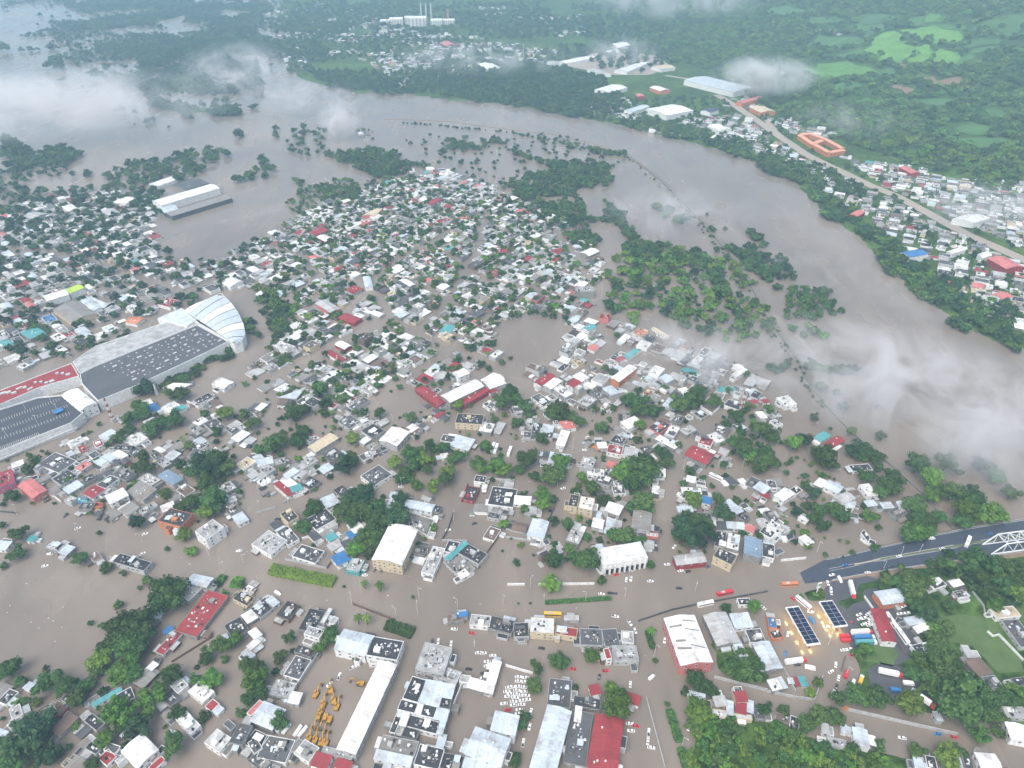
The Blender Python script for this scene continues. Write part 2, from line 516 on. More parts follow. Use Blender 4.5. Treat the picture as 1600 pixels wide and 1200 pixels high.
# wet yard around the fuel station and other paved lots
def patch(name, pts, mat, z=None, lift=.12, kind='structure', wob=0):
    bm = bmesh.new()
    gp = [GT(*p)[:2] if z is None else G(*p, z) for p in pts]
    if wob:
        gq = []
        for (ax, ay), (bx, by) in zip(gp, gp[1:] + gp[:1]):
            kk = max(2, int(math.hypot(bx - ax, by - ay) / 14))
            for i in range(kk):
                x, y = ax + (bx - ax) * i / kk, ay + (by - ay) * i / kk
                gq.append((x + (float(vnoise(x, y, 34, 11)) - .5) * wob, y + (float(vnoise(x, y, 34, 12)) - .5) * wob))
        gp = gq
    vs = [bm.verts.new((*p, 0)) for p in gp]
    bm.faces.new(vs)
    bmesh.ops.triangulate(bm, faces=bm.faces[:])
    for _ in range(4):
        e = [e for e in bm.edges if e.calc_length() > 14]
        if not e: break
        bmesh.ops.subdivide_edges(bm, edges=e, cuts=1, use_grid_fill=False)
        bmesh.ops.triangulate(bm, faces=bm.faces[:])
    co = np.array([q.co[:2] for q in bm.verts])
    if z is None: hz = np.maximum(0.0, hvec(co[:, 0], co[:, 1])) + lift
    else: hz = np.full(len(co), z)
    for q, hh in zip(bm.verts, hz): q.co.z = hh
    bmesh.ops.recalc_face_normals(bm, faces=bm.faces[:])
    me = bpy.data.meshes.new(name); bm.to_mesh(me); bm.free()
    me.materials.append(mat)
    if me.polygons and me.polygons[0].normal.z < 0: me.flip_normals()
    o = bpy.data.objects.new(name, me); COL.objects.link(o); tag(o, kind=kind)
    return o
M_YARD = mat_plain('wet_yard', (.07, .07, .078), 0.35, 0, .35, .12)
patch('asphalt_yard', [(1285, 925), (1300, 905), (1345, 897), (1372, 905), (1410, 945), (1430, 985), (1440, 1020), (1400, 1040), (1330, 1012), (1310, 975)], M_YARD)
patch('asphalt_yard', [(1342, 1055), (1375, 1035), (1420, 1045), (1455, 1075), (1470, 1105), (1430, 1100), (1345, 1085)], M_YARD, lift=.2)
M_FIELD = []
for i, c in enumerate([(.075, .19, .032), (.10, .235, .04), (.050, .125, .028), (.19, .125, .075)]):
    M_FIELD.append(mat_plain('field_%d' % i, c, .95, 0, .6, .035))
def Z(x0, y0, pts): return [(x0 + a / 4, y0 + c / 4) for a, c in pts]
fields = [
    ([(650, 280), (720, 205), (790, 200), (900, 260), (870, 370), (760, 375), (600, 320)], 1),
    ([(230, 440), (300, 390), (480, 390), (640, 410), (690, 440), (560, 470), (420, 500), (260, 480)], 0),
    ([(880, 310), (960, 280), (1180, 340), (1130, 390), (920, 390)], 1),
    ([(500, 160), (700, 150), (720, 185), (640, 230), (540, 200)], 2),
    ([(800, 185), (1000, 178), (1180, 200), (1190, 270), (1050, 265), (950, 230)], 1),
    ([(1210, 250), (1500, 230), (1480, 270), (1240, 300)], 2),
    ([(1010, 90), (1110, 95), (1100, 130), (1000, 140)], 0),
    ([(380, 550), (500, 510), (640, 540), (560, 570)], 2),
    ([(740, 100), (810, 95), (830, 120), (760, 130)], 2),
    ([(1220, 170), (1390, 140), (1400, 180), (1260, 210)], 2),
    ([(430, 330), (600, 300), (590, 350), (450, 370)], 2),
    ([(880, 120), (990, 110), (980, 160), (870, 165)], 2),
    ([(1240, 310), (1400, 290), (1500, 300), (1300, 350)], 2),
    ([(1000, 145), (1200, 150), (1190, 190), (1010, 172)], 2), ([(1390, 190), (1560, 180), (1590, 215), (1500, 225)], 2), ([(600, 95), (720, 90), (730, 140), (560, 150)], 2),
    ([(1100, 395), (1240, 360), (1300, 370), (1150, 420)], 2), ([(1310, 110), (1500, 100), (1590, 130), (1400, 135)], 2), ([(700, 440), (840, 440), (800, 470), (690, 465)], 2),
    ([(1100, 800), (1300, 780), (1420, 820), (1250, 850)], 2), ([(1350, 700), (1500, 690), (1480, 730), (1380, 740)], 2),
    ([(300, 230), (480, 225), (600, 250), (560, 290), (380, 310), (280, 270)], 2), ([(760, 300), (870, 380), (760, 400), (690, 390)], 0), ([(1480, 90), (1640, 80), (1640, 160), (1500, 170)], 2),
    ([(0, 60), (160, 40), (220, 80), (60, 110)], 2), ([(250, 120), (420, 100), (440, 150), (300, 160)], 2), ([(1150, 880), (1350, 860), (1500, 900), (1300, 930)], 2), ([(900, 640), (1100, 620), (1150, 660), (980, 680)], 2), ([(500, 620), (640, 600), (700, 640), (560, 660)], 2),
    ([(730, 560), (800, 530), (920, 575), (860, 600)], 3),
    ([(950, 490), (1060, 465), (1100, 510), (980, 520)], 3),
    ([(820, 400), (870, 395), (890, 425), (840, 430)], 3),
    ([(1080, 500), (1200, 480), (1180, 520), (1100, 540)], 3),
]
for p, k in fields: patch('field', Z(1200, 0, p), M_FIELD[k], lift=1.2, wob=46)
M_LAWN = mat_plain('rough_lawn', (.07, .115, .035), .95, 0, .45, .15)
for p in ([(1462, 965), (1500, 960), (1545, 965), (1590, 1020), (1600, 1050), (1560, 1052), (1520, 1010), (1470, 1000)], [(1335, 1010), (1380, 1005), (1405, 1020), (1395, 1042), (1345, 1032)],
          [(1115, 1015), (1150, 1008), (1180, 1040), (1150, 1052)], [(1285, 270), (1320, 258), (1350, 268), (1325, 283)]):
    patch('lawn', p, M_LAWN, lift=.2)
# ------------------------------------------------------------------ traced plan: kind, height (m), roof+wall colour, corners (quarter-pixels inside a tile of the photo)
BUILD = '''
R 0 900
F 4.5 rw 1290,95 1440,115 1220,390 1100,335
F 4 rw 1100,335 1150,350 1025,495 965,475
M 3 ww 955,540 995,550 935,605 905,590
F 3 kw 965,500 1005,515 995,550 955,540
S 5 sw 1170,45 1290,70 1335,15 1205,-15
M 4 lw 1100,130 1190,145 1270,75 1180,50
F 4 kc 1450,130 1510,105 1600,130 1540,200
M 4 ww 1510,245 1570,215 1610,255 1550,305
F 3.5 kw 1400,300 1500,265 1560,330 1450,400
M 4 ww 1550,350 1600,325 1640,370 1590,395
M 3.5 ww 1540,440 1600,395 1625,410 1570,465
M 3.5 sw 1505,480 1550,455 1590,490 1560,530
M 3 tw 575,795 750,700 765,715 585,820
M 2.5 bw 1020,350 1060,310 1085,330 1040,365
F 5 ww 1175,720 1250,655 1340,720 1270,800
F 4 rw 1280,820 1330,765 1370,800 1325,850
F 4.5 ww 1100,900 1160,835 1250,930 1195,1000
F 5 ww 1275,1050 1360,950 1430,1010 1390,1110
F 6 dw 1435,1030 1500,915 1580,940 1510,1070
F 4 dw 1390,915 1430,905 1480,930 1440,975
F 5 dw 1545,1050 1600,1000 1640,1080 1590,1110
F 4 dw 1540,1150 1600,1105 1660,1140 1600,1200
V 6 ww 750,1090 900,995 990,1090 860,1200
F 4 rw 905,1140 960,1095 1000,1130 945,1165
F 4 rw 920,1200 1010,1125 1035,1150 960,1220
F 4 rw 610,1130 680,1090 740,1130 660,1190
F 4 kw 520,900 580,860 660,920 600,970
F 3.5 kw 520,1070 580,1040 640,1070 600,1120
F 4 dw 640,1080 690,1050 760,1060 715,1120
F 3 dw 0,760 70,700 110,730 20,830
M 4 sw 0,960 60,975 10,1020 -50,990
F 3 lw 60,830 120,800 150,870 70,900
F 3 nr 340,860 375,810 430,830 370,880
F 3.5 dw 1000,750 1080,700 1140,760 1060,820
M 3.5 sw 750,1000 800,950 820,970 780,1015
M 3.5 sw 965,260 980,215 1025,210 1000,265
F 3 lw 40,930 130,910 190,960 90,990
R 400 900
F 3.5 kw -30,200 60,130 120,190 20,270
M 4 sw 60,150 100,130 145,160 110,200
F 4 kn 130,230 200,160 275,180 200,290
F 5 kw 260,330 345,200 430,225 370,360
F 5.5 wl 400,290 455,200 480,205 425,300
F 6.5 lw 295,365 335,310 425,345 395,390
F 5 lw 450,290 490,255 515,260 490,310
F 4.5 dw 245,500 350,520 270,650 170,620
F 3.5 kw 255,420 380,470 345,505 245,480
F 4 lw 130,640 270,670 200,770 70,740
F 3 lw 170,560 200,530 235,560 200,590
M 4.5 ww 230,720 290,740 260,805 205,790
S 5 sw 45,790 185,830 100,970 -30,900
F 5.2 pw -60,850 30,780 45,790 -30,890
F 4 dw 50,1000 260,1020 170,1180 20,1130
F 4 kw -20,950 80,1000 20,1100 -60,1060
F 4.5 lw 240,1100 300,1030 395,1060 330,1180
F 4 lw -40,1140 20,1135 160,1190 100,1250
M 5 rw 340,1180 380,1100 475,1130 440,1210
M 5 rw 480,1190 520,1140 605,1170 580,1220
F 4 lw 400,1110 430,1060 610,1110 600,1150
S 7 ww 770,530 880,555 620,1110 505,1085
S 7 sw 540,330 730,375 685,500 500,460
F 7 kw 735,375 925,415 880,525 685,500
F 4 lw 710,520 770,520 755,550 705,550
F 6.5 lw 1060,415 1225,450 1180,610 985,590
F 5 lw 1180,565 1300,600 1240,690 1130,640
M 5 ww 1480,525 1535,540 1475,735 1425,725
M 5 ww 1340,640 1440,665 1425,725 1320,695
F 5 lw 1280,615 1350,625 1330,670 1270,660
F 6 kw 985,630 1065,650 1020,790 905,770
M 6.4 sw 1065,650 1250,688 1215,765 1040,735
M 6.4 sw 1040,735 1160,760 1140,820 1020,790
F 6 kw 1160,752 1225,767 1205,835 1140,815
F 5.7 kw 905,770 1010,795 995,860 885,835
M 6.2 ww 1018,795 1045,800 1025,870 1000,860
F 5.9 kw 1045,800 1140,820 1105,890 1025,870
M 6.3 sw 1140,830 1205,838 1190,910 1110,890
F 5.5 kw 885,845 920,852 870,985 830,975
M 5.8 ww 920,850 960,862 930,940 900,930
F 5.4 kw 960,862 1155,920 1140,990 940,945
F 5.2 kw 930,945 1030,965 990,1030 910,1000
M 5.8 sw 1155,905 1185,915 1160,995 1130,985
M 5.3 sw 1150,990 1190,995 1170,1080 1125,1065
F 6 gw 800,990 1020,1040 990,1130 760,1090
M 6.2 sw 755,1085 980,1140 960,1190 740,1145
F 6 kw 1020,1045 1180,1085 1140,1210 990,1180
F 5.8 kw 1180,1095 1300,1140 1280,1220 1140,1210
F 5 kw 740,1165 830,1185 820,1220 730,1210
S 8 sw 1370,945 1600,1020 1520,1190 1310,1110
M 8.3 sw 1500,850 1640,880 1620,1000 1465,960
M 6 sw 1310,1130 1510,1190 1490,1240 1290,1200
F 4.5 nw 1190,240 1290,225 1310,275 1200,290
M 5 bw 1250,230 1320,225 1322,250 1255,258
F 4.5 lw 1345,240 1470,250 1460,320 1335,305
F 4.5 kw 1465,255 1600,270 1620,380 1460,320
R 800 900
F 5 kw 0,285 110,300 100,390 20,370
F 6 wc 120,260 260,265 265,365 110,350
F 5.5 rc 270,305 400,330 415,385 275,365
F 5 dw 420,330 560,330 570,440 430,430
F 5 dw 560,340 650,320 680,440 580,440
F 4.5 lw 680,340 760,350 760,420 690,420
F 5 lw 620,440 780,430 790,540 640,530
F 6 rw 575,450 600,455 635,525 580,510
F 5.5 kc 465,465 575,480 570,510 470,490
M 4 lw 325,250 415,250 415,275 330,275
S 9 wp 955,268 1135,245 1270,572 1040,525
S 5 lw 1190,245 1340,230 1420,410 1290,440
M 4.5 sw 1355,240 1480,235 1500,315 1400,330
M 4 sw 1380,420 1425,410 1475,500 1420,505
F 4 dw 1455,335 1550,330 1590,410 1490,420
S 5 sw 1500,420 1610,412 1690,575 1590,590
S 7 sw 225,810 370,845 270,1240 110,1200
F 4 dw 230,650 380,640 360,830 220,810
F 4 kw 390,750 555,770 550,840 380,810
M 4.5 ww 400,815 437,820 425,915 390,910
F 4.5 dw 380,840 500,850 470,1200 310,1160
M 3.5 ww 320,1065 355,1070 350,1105 320,1100
S 6 rw 530,850 695,920 660,1160 480,1110
M 6 rw 480,1112 665,1167 655,1230 465,1200
M 4 rw 485,690 545,675 550,735 490,745
M 4 rw 690,720 800,750 795,815 710,780
F 3 lw 580,770 635,770 620,805 575,800
M 4 sc 1095,715 1210,745 1200,770 1100,745
F 4 kc 1105,770 1250,775 1240,830 1115,800
F 5 lc 1240,830 1345,840 1340,890 1235,870
M 5.4 lc 1260,760 1330,750 1340,810 1270,815
M 4.5 sc 1340,780 1385,785 1380,865 1345,870
M 6 rc 1395,725 1460,725 1465,780 1395,790
M 5.6 rc 1400,792 1465,792 1460,860 1400,860
F 5 lc 1390,862 1500,870 1500,900 1390,890
M 4.8 sc 1468,780 1510,780 1505,850 1470,855
F 4 dw 1510,830 1570,830 1590,890 1520,900
F 3.5 kw 1405,140 1490,140 1490,180 1420,185
R 1200 900
F 4 bo 0,265 40,250 60,320 0,330
F 4 ko 10,345 70,335 95,380 30,395
S 5 so 650,95 810,85 870,150 730,185
S 5 rw 665,215 705,205 820,395 700,425
M 4 sw 850,265 960,245 985,290 880,310
M 4 ww 905,320 985,295 1020,325 935,360
F 4 kw 890,430 1020,410 1030,465 940,495
F 3.5 kw 990,25 1060,10 1120,50 1040,90
M 3.5 ww 1140,40 1190,20 1225,55 1150,70
F 3 dw 1160,95 1220,85 1240,125 1180,140
F 4 cw 1390,200 1530,190 1580,250 1420,270
F 4 dw 1460,285 1560,262 1680,430 1590,455
S 4 nw 1240,535 1320,510 1405,600 1320,630
M 3 lw 1210,440 1240,430 1285,500 1250,520
F 3 dw 1330,630 1420,620 1460,690 1390,710
F 3.5 kw 1515,640 1600,630 1640,680 1550,690
F 4 lw 1480,820 1600,815 1620,890 1475,880
S 5 ww 1490,930 1590,920 1640,1040 1520,1020
S 4.5 sw 530,950 615,960 635,1070 545,1065
M 4 lw 330,925 375,920 380,985 340,980
F 3.5 lw 370,1000 480,1030 500,1080 370,1060
M 3.5 sw 455,930 490,930 490,980 460,980
S 4 ww 1300,1100 1430,1120 1455,1220 1330,1220
F 4 dw 1210,1120 1260,1110 1290,1200 1230,1220
M 4 sw 905,1130 960,1140 975,1220 920,1200
F 3.5 kw 980,1130 1040,1120 1060,1200 1000,1210
M 4 sw 1030,850 1065,850 1095,905 1055,905
F 3 nw 40,850 130,870 130,930 60,900
F 3 kw 140,880 200,880 190,970 130,970
M 2 tw 185,640 225,620 250,690 215,690
M 2 rw 160,640 180,630 205,690 180,695
F 3.5 ww -20,640 60,640 110,720 20,710
R 0 600
V 10 ww 390,80 480,20 605,125 500,165
F 4 ww 415,370 495,330 540,350 450,395
M 4 sw 625,325 700,285 735,310 660,360
F 4 rw 485,390 530,380 550,410 510,440
F 4.5 rw 580,360 630,345 650,375 600,405
M 3.5 sw 410,430 445,420 470,440 430,455
F 4 dw 545,440 600,420 630,440 580,470
M 3 sw 585,490 630,460 670,485 625,510
M 3.5 sw 630,455 690,430 755,470 700,488
M 3.5 ww 700,435 740,415 800,440 760,475
F 4 ww 760,350 860,300 920,335 850,390
F 3.5 kw 690,410 740,380 840,385 800,415
F 4 dw 240,510 340,420 470,480 380,560
F 4 kw 320,590 430,540 480,570 390,640
M 4 sw 395,655 490,605 515,635 430,690
F 4.5 pw 470,520 540,480 575,500 500,555
F 4 kw 510,590 580,560 600,590 530,625
F 6 rm -40,560 70,540 95,590 -20,670
S 5 pp 120,650 190,580 295,670 205,710
M 4 ww 65,500 140,480 150,500 90,525
F 4 tb 465,720 490,705 580,740 560,760
F 4 ro 570,740 640,745 640,770 575,770
S 4 rw 520,680 600,635 660,660 580,715
M 6 ww 660,700 775,655 795,695 690,755
M 5 gw 790,680 870,610 995,670 880,720
F 5 dw 600,630 690,570 745,590 660,660
F 5 dw 700,560 770,525 850,560 790,610
F 5 lw 850,590 930,555 1010,600 940,640
M 5 hw 985,570 1050,540 1150,590 1080,635
F 3 nw 1090,660 1170,630 1230,670 1150,700
M 4 gw 735,785 840,740 865,780 800,820
F 5 lw 860,790 960,740 990,755 900,820
M 5 ww 990,770 1080,740 1095,770 1030,800
F 4.5 kw 1030,810 1140,765 1180,790 1080,845
F 7 ko 960,845 1105,890 1230,815 1090,785
F 9 lw 1205,930 1300,965 1410,890 1320,850
M 4 sw 1450,830 1510,795 1555,850 1490,880
F 5 dw 1400,780 1450,740 1500,790 1450,830
M 4 ww 1425,720 1465,700 1480,725 1440,745
F 5 lw 1375,640 1440,600 1470,640 1430,690
F 4 dw 930,440 990,425 1030,455 970,475
M 4 ww 960,410 1000,395 1040,415 1010,430
M 4 sw 1025,450 1085,420 1140,440 1070,475
F 4 lw 970,490 1030,465 1080,500 1020,525
F 3 dw 1200,400 1260,365 1290,385 1240,420
M 3.5 ww 1310,410 1350,400 1395,425 1370,450
M 4 lw 1170,500 1230,460 1260,480 1200,515
F 5 cw 1475,510 1550,450 1600,490 1520,540
M 4 sw 1575,455 1630,440 1665,480 1610,495
F 4 ww 1200,240 1270,200 1300,230 1240,265
F 4 ww 1310,190 1360,175 1385,200 1340,225
F 4 dw 1265,250 1350,212 1420,280 1335,300
F 4 lw 1175,290 1255,262 1290,300 1230,315
F 4 dw 1420,290 1470,265 1500,285 1450,315
M 4.5 ww 1445,340 1520,290 1560,310 1490,365
F 3 kw 1210,100 1300,60 1340,75 1240,130
M 4 ww 880,110 940,95 960,120 910,145
M 4 bw 920,140 960,120 1005,150 950,180
F 4 ww 1010,150 1080,110 1140,135 1060,190
M 4 tw 1095,150 1150,130 1160,150 1110,175
F 3 lw 720,210 760,195 785,215 740,235
F 4 ww 890,230 960,210 990,240 920,265
M 4 ww 1020,30 1090,0 1200,0 1100,45
S 4 ww 1320,0 1390,-40 1460,-10 1400,30
F 5 lw 275,1020 330,975 400,1005 370,1060
M 4.5 sw 370,1050 430,1005 460,1025 410,1080
F 4 nw 560,1080 600,1040 640,1080 590,1120
F 5.5 kw 685,1110 770,1060 960,1120 890,1165
M 3 tw 170,970 200,955 235,945 205,1000
M 3.5 sw -10,985 70,985 40,1040 -30,1030
F 4 dw 1210,420 1290,440 1330,480 1240,470
F 4 dw 1290,640 1340,610 1370,640 1320,660
F 3.5 dw 1090,740 1150,710 1190,740 1130,760
R 400 600
F 4.5 lw 640,20 680,-5 760,30 700,65
F 5 rw 545,110 600,70 625,95 570,130
F 4.5 dw 585,140 680,80 705,105 605,170
M 4 sw 140,90 225,60 310,20 250,95
M 4 ww 0,150 40,120 70,130 20,175
S 4.5 cw 325,395 460,305 515,340 370,425
F 4 lw 275,490 350,450 395,480 330,515
F 3.5 dw 400,430 500,400 560,440 460,490
M 4 sw 385,535 450,500 490,520 430,560
F 4 dw 500,230 600,200 660,240 580,280
F 4.5 kw 650,290 740,250 800,290 730,345
F 4 lw 620,240 690,215 720,238 640,270
S 6 ww 790,340 850,260 960,310 860,400
F 4 nw 965,310 1020,270 1040,290 980,335
M 4 ww 650,360 690,330 715,350 670,380
F 3.5 gw 690,395 750,365 790,390 730,420
F 3.5 dw 640,450 700,420 735,450 670,480
F 5 dw 620,595 760,510 860,560 770,620
M 4 sw 0,480 90,460 120,490 20,520
F 5 lw 20,535 75,500 120,530 70,570
M 4 sw 175,570 240,520 265,550 200,590
M 5 rw 110,625 150,605 240,680 205,705
M 5.2 ww 150,605 215,590 275,638 195,645
M 5.1 tw 200,648 270,632 295,650 240,680
F 4 kw 265,620 340,575 415,615 330,660
M 4 sw 400,720 480,690 530,740 440,780
F 4 kw 480,660 540,635 590,670 530,710
F 5 kw 310,840 440,780 500,840 375,920
M 4 ww 560,880 640,860 680,900 620,940
M 4 bw 565,930 610,915 640,940 590,980
M 4 tw 425,960 480,930 515,955 470,985
F 7 kc 150,810 215,780 270,830 200,870
F 5 lw -10,1030 60,890 190,990 100,1060
F 4 dw 120,920 200,890 270,970 200,1010
F 3.5 dw 210,1080 300,1000 420,1050 380,1120
M 5 bw 470,1090 540,1040 580,1090 520,1145
F 5 lt 560,1150 600,1090 680,1100 640,1190
M 4 sw 815,770 850,700 885,708 860,780
S 4.5 sw 940,720 1115,755 1100,800 935,770
F 4 kw 1105,800 1122,752 1160,770 1145,805
F 4 gw 960,800 1115,850 1070,950 990,900
V 9 wc 840,885 1005,905 920,1130 715,1100
F 5 lw 1100,1010 1190,1030 1110,1170 1030,1200
F 5 kw 1310,990 1440,1060 1400,1130 1265,1060
M 5.4 tw 1190,1080 1305,985 1325,998 1195,1115
F 4.6 kw 1190,985 1290,985 1240,1050 1180,1060
F 3 gw 1195,1130 1265,1068 1365,1145 1290,1230
M 4 ww 1255,1190 1305,1160 1335,1190 1290,1215
F 3 nw 1425,950 1460,890 1535,910 1480,990
F 3.5 dw 1440,830 1460,800 1530,810 1520,850
F 3.5 kw 1365,570 1445,575 1430,620 1370,605
F 3.5 kr 1290,720 1330,640 1400,650 1360,735
F 4 kw 1475,640 1640,660 1600,775 1450,750
M 3.5 ww 1440,725 1475,725 1470,760 1435,755
F 6 kc 1215,240 1290,185 1450,195 1390,255
F 5 ww 1385,290 1420,235 1495,250 1470,310
F 3.5 dw 1140,350 1180,320 1290,330 1230,370
M 4 sw 1200,375 1270,335 1365,345 1330,425
F 4 dw 1420,125 1455,105 1500,130 1460,160
M 3 ww 1150,440 1190,435 1210,455 1165,465
V 8 ww 1150,70 1360,-20 1430,5 1215,120
S 5 rr 1000,35 1045,5 1190,110 1145,140
S 5 rr 1270,105 1430,15 1455,40 1300,132
M 3.5 rw 1110,200 1160,170 1185,185 1130,220
S 5 ww 1400,-20 1500,-50 1570,-10 1470,30
M 4 rw 1445,40 1490,20 1510,40 1460,60
R 800 600
F 4 dw 120,80 170,60 250,110 200,150
F 6 cw 195,160 220,120 250,140 230,190
F 5 lw 80,240 100,210 140,230 125,285
F 4 kw 120,310 140,240 180,245 170,320
M 4 sw 185,290 200,250 260,265 250,320
M 4.5 pw 295,240 370,225 400,270 330,290
M 5 ww 275,380 310,290 360,300 325,390
F 5 ww 210,0 260,-30 380,60 340,85
F 5 lw 400,110 470,60 530,100 470,150
F 5 dw 480,50 550,30 590,75 540,100
M 5 sw 565,30 620,10 670,50 620,80
F 4 nw 550,150 590,120 660,130 600,165
F 4 kw 640,220 690,190 780,200 740,240
M 5 ww 665,240 760,215 820,230 740,285
F 5 kp 850,280 930,210 990,270 920,305
F 5 ww 950,320 990,250 1050,280 1010,340
F 4 dw 990,230 1040,190 1085,210 1040,255
F 4 lw 1040,290 1110,250 1160,290 1090,320
F 4 ww 880,340 930,320 1050,380 1020,415
M 3 ow 490,390 530,380 560,400 545,415
M 4 ww 530,370 590,365 590,400 540,400
F 5 rw 575,420 620,380 700,390 680,445
M 4 lw 685,440 720,400 790,410 780,460
F 4 kw 600,360 650,320 710,340 690,385
F 3.5 dw 795,400 850,380 880,410 820,430
M 4 sw 215,490 250,430 375,450 350,510
F 6 lw 425,520 440,455 530,470 500,530
F 5 ww 460,560 480,530 590,535 560,575
F 4 dw 500,600 560,575 640,600 600,640
M 4.5 pw 590,510 600,485 655,490 640,535
M 5 ww 880,570 890,530 960,535 955,580
M 4 ww 875,680 880,635 920,640 915,690
F 4 lw 850,615 880,595 920,605 905,630
F 7 kc 345,760 370,690 420,695 410,770
F 7.3 wc 415,775 430,700 520,720 500,790
M 6 ww 585,790 600,740 690,765 670,825
M 3.5 sw 520,870 535,795 560,800 545,880
M 4 sw 585,885 600,830 650,835 640,895
S 6 gw 745,895 765,785 870,815 865,920
F 4 lp 835,950 840,925 915,935 915,960
F 4 kw 870,910 880,880 925,890 920,930
S 5 sw 95,945 130,845 230,860 195,970
M 4 ww 10,750 20,700 125,710 110,755
F 4 lw 320,980 380,905 440,930 430,1000
M 3 lw 195,1030 290,990 320,1020 230,1060
F 3.5 dw 620,640 690,640 720,680 640,690
F 4 dw 630,610 680,600 700,630 650,640
F 5 kw 1265,1010 1280,920 1340,925 1330,1030
F 7 ww 1335,1030 1350,930 1430,940 1415,1040
F 7 kc 1260,1060 1290,1035 1450,1075 1330,1130
M 7 hw 1450,1060 1455,965 1560,965 1555,1090
F 5 kw 1562,1080 1567,1000 1640,1000 1640,1090
M 4.5 sw 1315,745 1350,720 1440,780 1400,835
F 4 kw 1405,830 1430,795 1480,830 1470,865
M 4 sw 1340,900 1345,865 1455,870 1450,910
M 4 pw 1455,920 1460,880 1515,890 1510,925
F 4.5 ww 1050,680 1060,650 1190,640 1180,700
M 5 bw 1185,745 1195,705 1245,710 1245,750
M 4 sw 1030,800 1040,770 1130,760 1120,800
F 3.5 kw 1080,850 1090,805 1250,810 1240,860
M 3.5 ww 1090,610 1095,575 1150,585 1145,620
S 5 rw 1080,440 1130,385 1270,440 1210,505
F 5 rw 1165,365 1190,320 1260,350 1240,395
F 4 ww 1230,330 1260,290 1325,340 1290,385
F 4 dw 1250,290 1290,250 1370,280 1335,320
F 4 kw 1380,270 1410,235 1470,280 1430,310
F 4 lw 1290,490 1320,440 1370,470 1350,515
F 3 kw 1125,185 1180,160 1230,200 1180,210
M 3.5 ww 1410,600 1440,590 1465,612 1430,620
F 4 dw 1450,640 1490,580 1560,600 1525,645
M 4.2 sw 1510,650 1545,610 1610,650 1580,690
M 4 rw 1545,690 1580,680 1620,700 1590,715
M 3.5 rw 1480,105 1530,95 1540,120 1490,125
M 3.5 rw 1560,100 1600,95 1610,115 1570,120
M 4 tw 1275,25 1380,20 1400,40 1300,50
F 4 lw 1070,660 1100,690 1080,720 1045,700
S 5 lr 1020,1075 1190,1055 1215,1110 1020,1135
M 4 ww 1040,35 1080,20 1125,55 1080,75
F 4 lw 0,140 50,130 70,170 20,190
R 1200 600
F 5 ww 55,90 120,70 180,125 110,145
M 4.5 tw 290,340 350,295 390,325 330,360
S 4.5 rw 340,375 430,325 485,350 400,395
M 3.5 ww 385,400 430,370 460,390 415,420
F 3.5 kw 510,510 640,495 640,540 520,545
S 4 sw 330,630 400,610 490,650 420,680
S 4 lw 400,720 490,670 550,720 460,750
M 4 sw 440,755 500,735 550,740 540,772
F 5 ww 575,640 620,615 690,690 630,705
M 3.5 sw 600,735 660,725 680,760 620,765
M 4.5 sw 700,740 780,745 770,770 720,785
F 5 dw 750,800 800,770 890,805 800,840
M 4 sw 800,740 870,720 880,780 820,790
F 4 dw -10,610 40,600 55,640 10,660
S 5 ww 40,690 110,650 160,685 90,740
F 4 kw 130,660 170,640 220,660 180,690
F 5 kw -20,800 10,790 75,850 20,880
F 6 ww -10,880 20,860 80,870 50,915
M 4.5 ww 195,960 230,945 295,990 240,1010
F 3 kw 110,945 150,920 165,960 125,980
F 3 dw 30,1040 80,1020 100,1050 50,1075
F 3.5 kw 580,930 600,910 640,960 625,990
M 4 ww 185,830 205,820 260,850 240,860
F 3.5 lw -40,150 40,150 90,200 20,220
F 4 lw 0,230 50,225 95,255 60,270
R 0 300
S 7 ww 265,650 400,610 430,640 300,680
S 7 yw 400,610 500,575 512,600 432,640
S 6 gc 335,745 480,675 590,760 460,820
S 6 sw 490,670 540,655 640,720 585,745
S 5 sw 560,660 640,690 715,700 650,725
F 5 rw 985,700 1050,665 1130,680 1060,725
F 4 ww 790,720 840,705 880,730 820,750
S 5 ow 775,810 840,780 910,790 850,825
F 4 ww 640,850 690,825 730,850 680,885
M 5 tw 130,880 230,850 290,880 190,930
F 4 bw 255,780 330,765 360,800 290,820
F 4 ww 310,900 370,880 420,910 350,940
M 4 sw 470,860 520,845 570,870 510,900
F 5 rw 370,880 430,865 470,890 420,910
F 4 ww 100,1090 150,1065 195,1080 140,1110
F 4 ww 330,970 380,955 430,985 380,1005
M 4 tw -10,930 50,925 90,950 30,975
V 6 ww 1375,570 1460,530 1520,565 1440,590
S 5 lw 140,150 220,130 310,130 200,175
M 4 ww 720,60 800,30 850,45 760,85
S 5 ww 390,90 440,75 490,100 430,125
F 5 ww 470,505 540,485 570,505 500,525
S 6 lw 640,120 700,100 750,125 680,150
R 400 300
S 6 lp 375,700 430,668 525,730 470,755
S 5 rr 510,790 570,755 665,795 610,820
F 5 ww 605,770 640,755 685,775 650,785
V 6 sw 665,540 715,520 725,590 690,600
S 5 rw 550,610 600,592 670,600 600,640
S 5 wr 490,950 540,935 600,960 550,985
M 4 rw 420,1000 470,990 570,1050 530,1065
M 4 ww 0,640 30,620 50,640 15,665
S 6 cp 660,150 720,115 790,105 740,150
F 5 ww 710,150 750,130 790,150 740,172
V 6 ww 1015,45 1045,25 1070,45 1045,70
S 5 rw 1060,70 1130,35 1155,50 1090,85
S 5 rw 310,260 390,220 460,240 380,265
S 5 wr 380,285 420,265 490,290 430,310
S 5 dw 865,570 900,555 960,590 920,600
S 5 ww 900,555 940,545 1000,580 955,590
S 5 sw 860,770 910,740 960,760 900,790
S 5 tw 1150,870 1190,820 1240,850 1200,890
F 6 cc 1150,890 1195,880 1235,890 1190,920
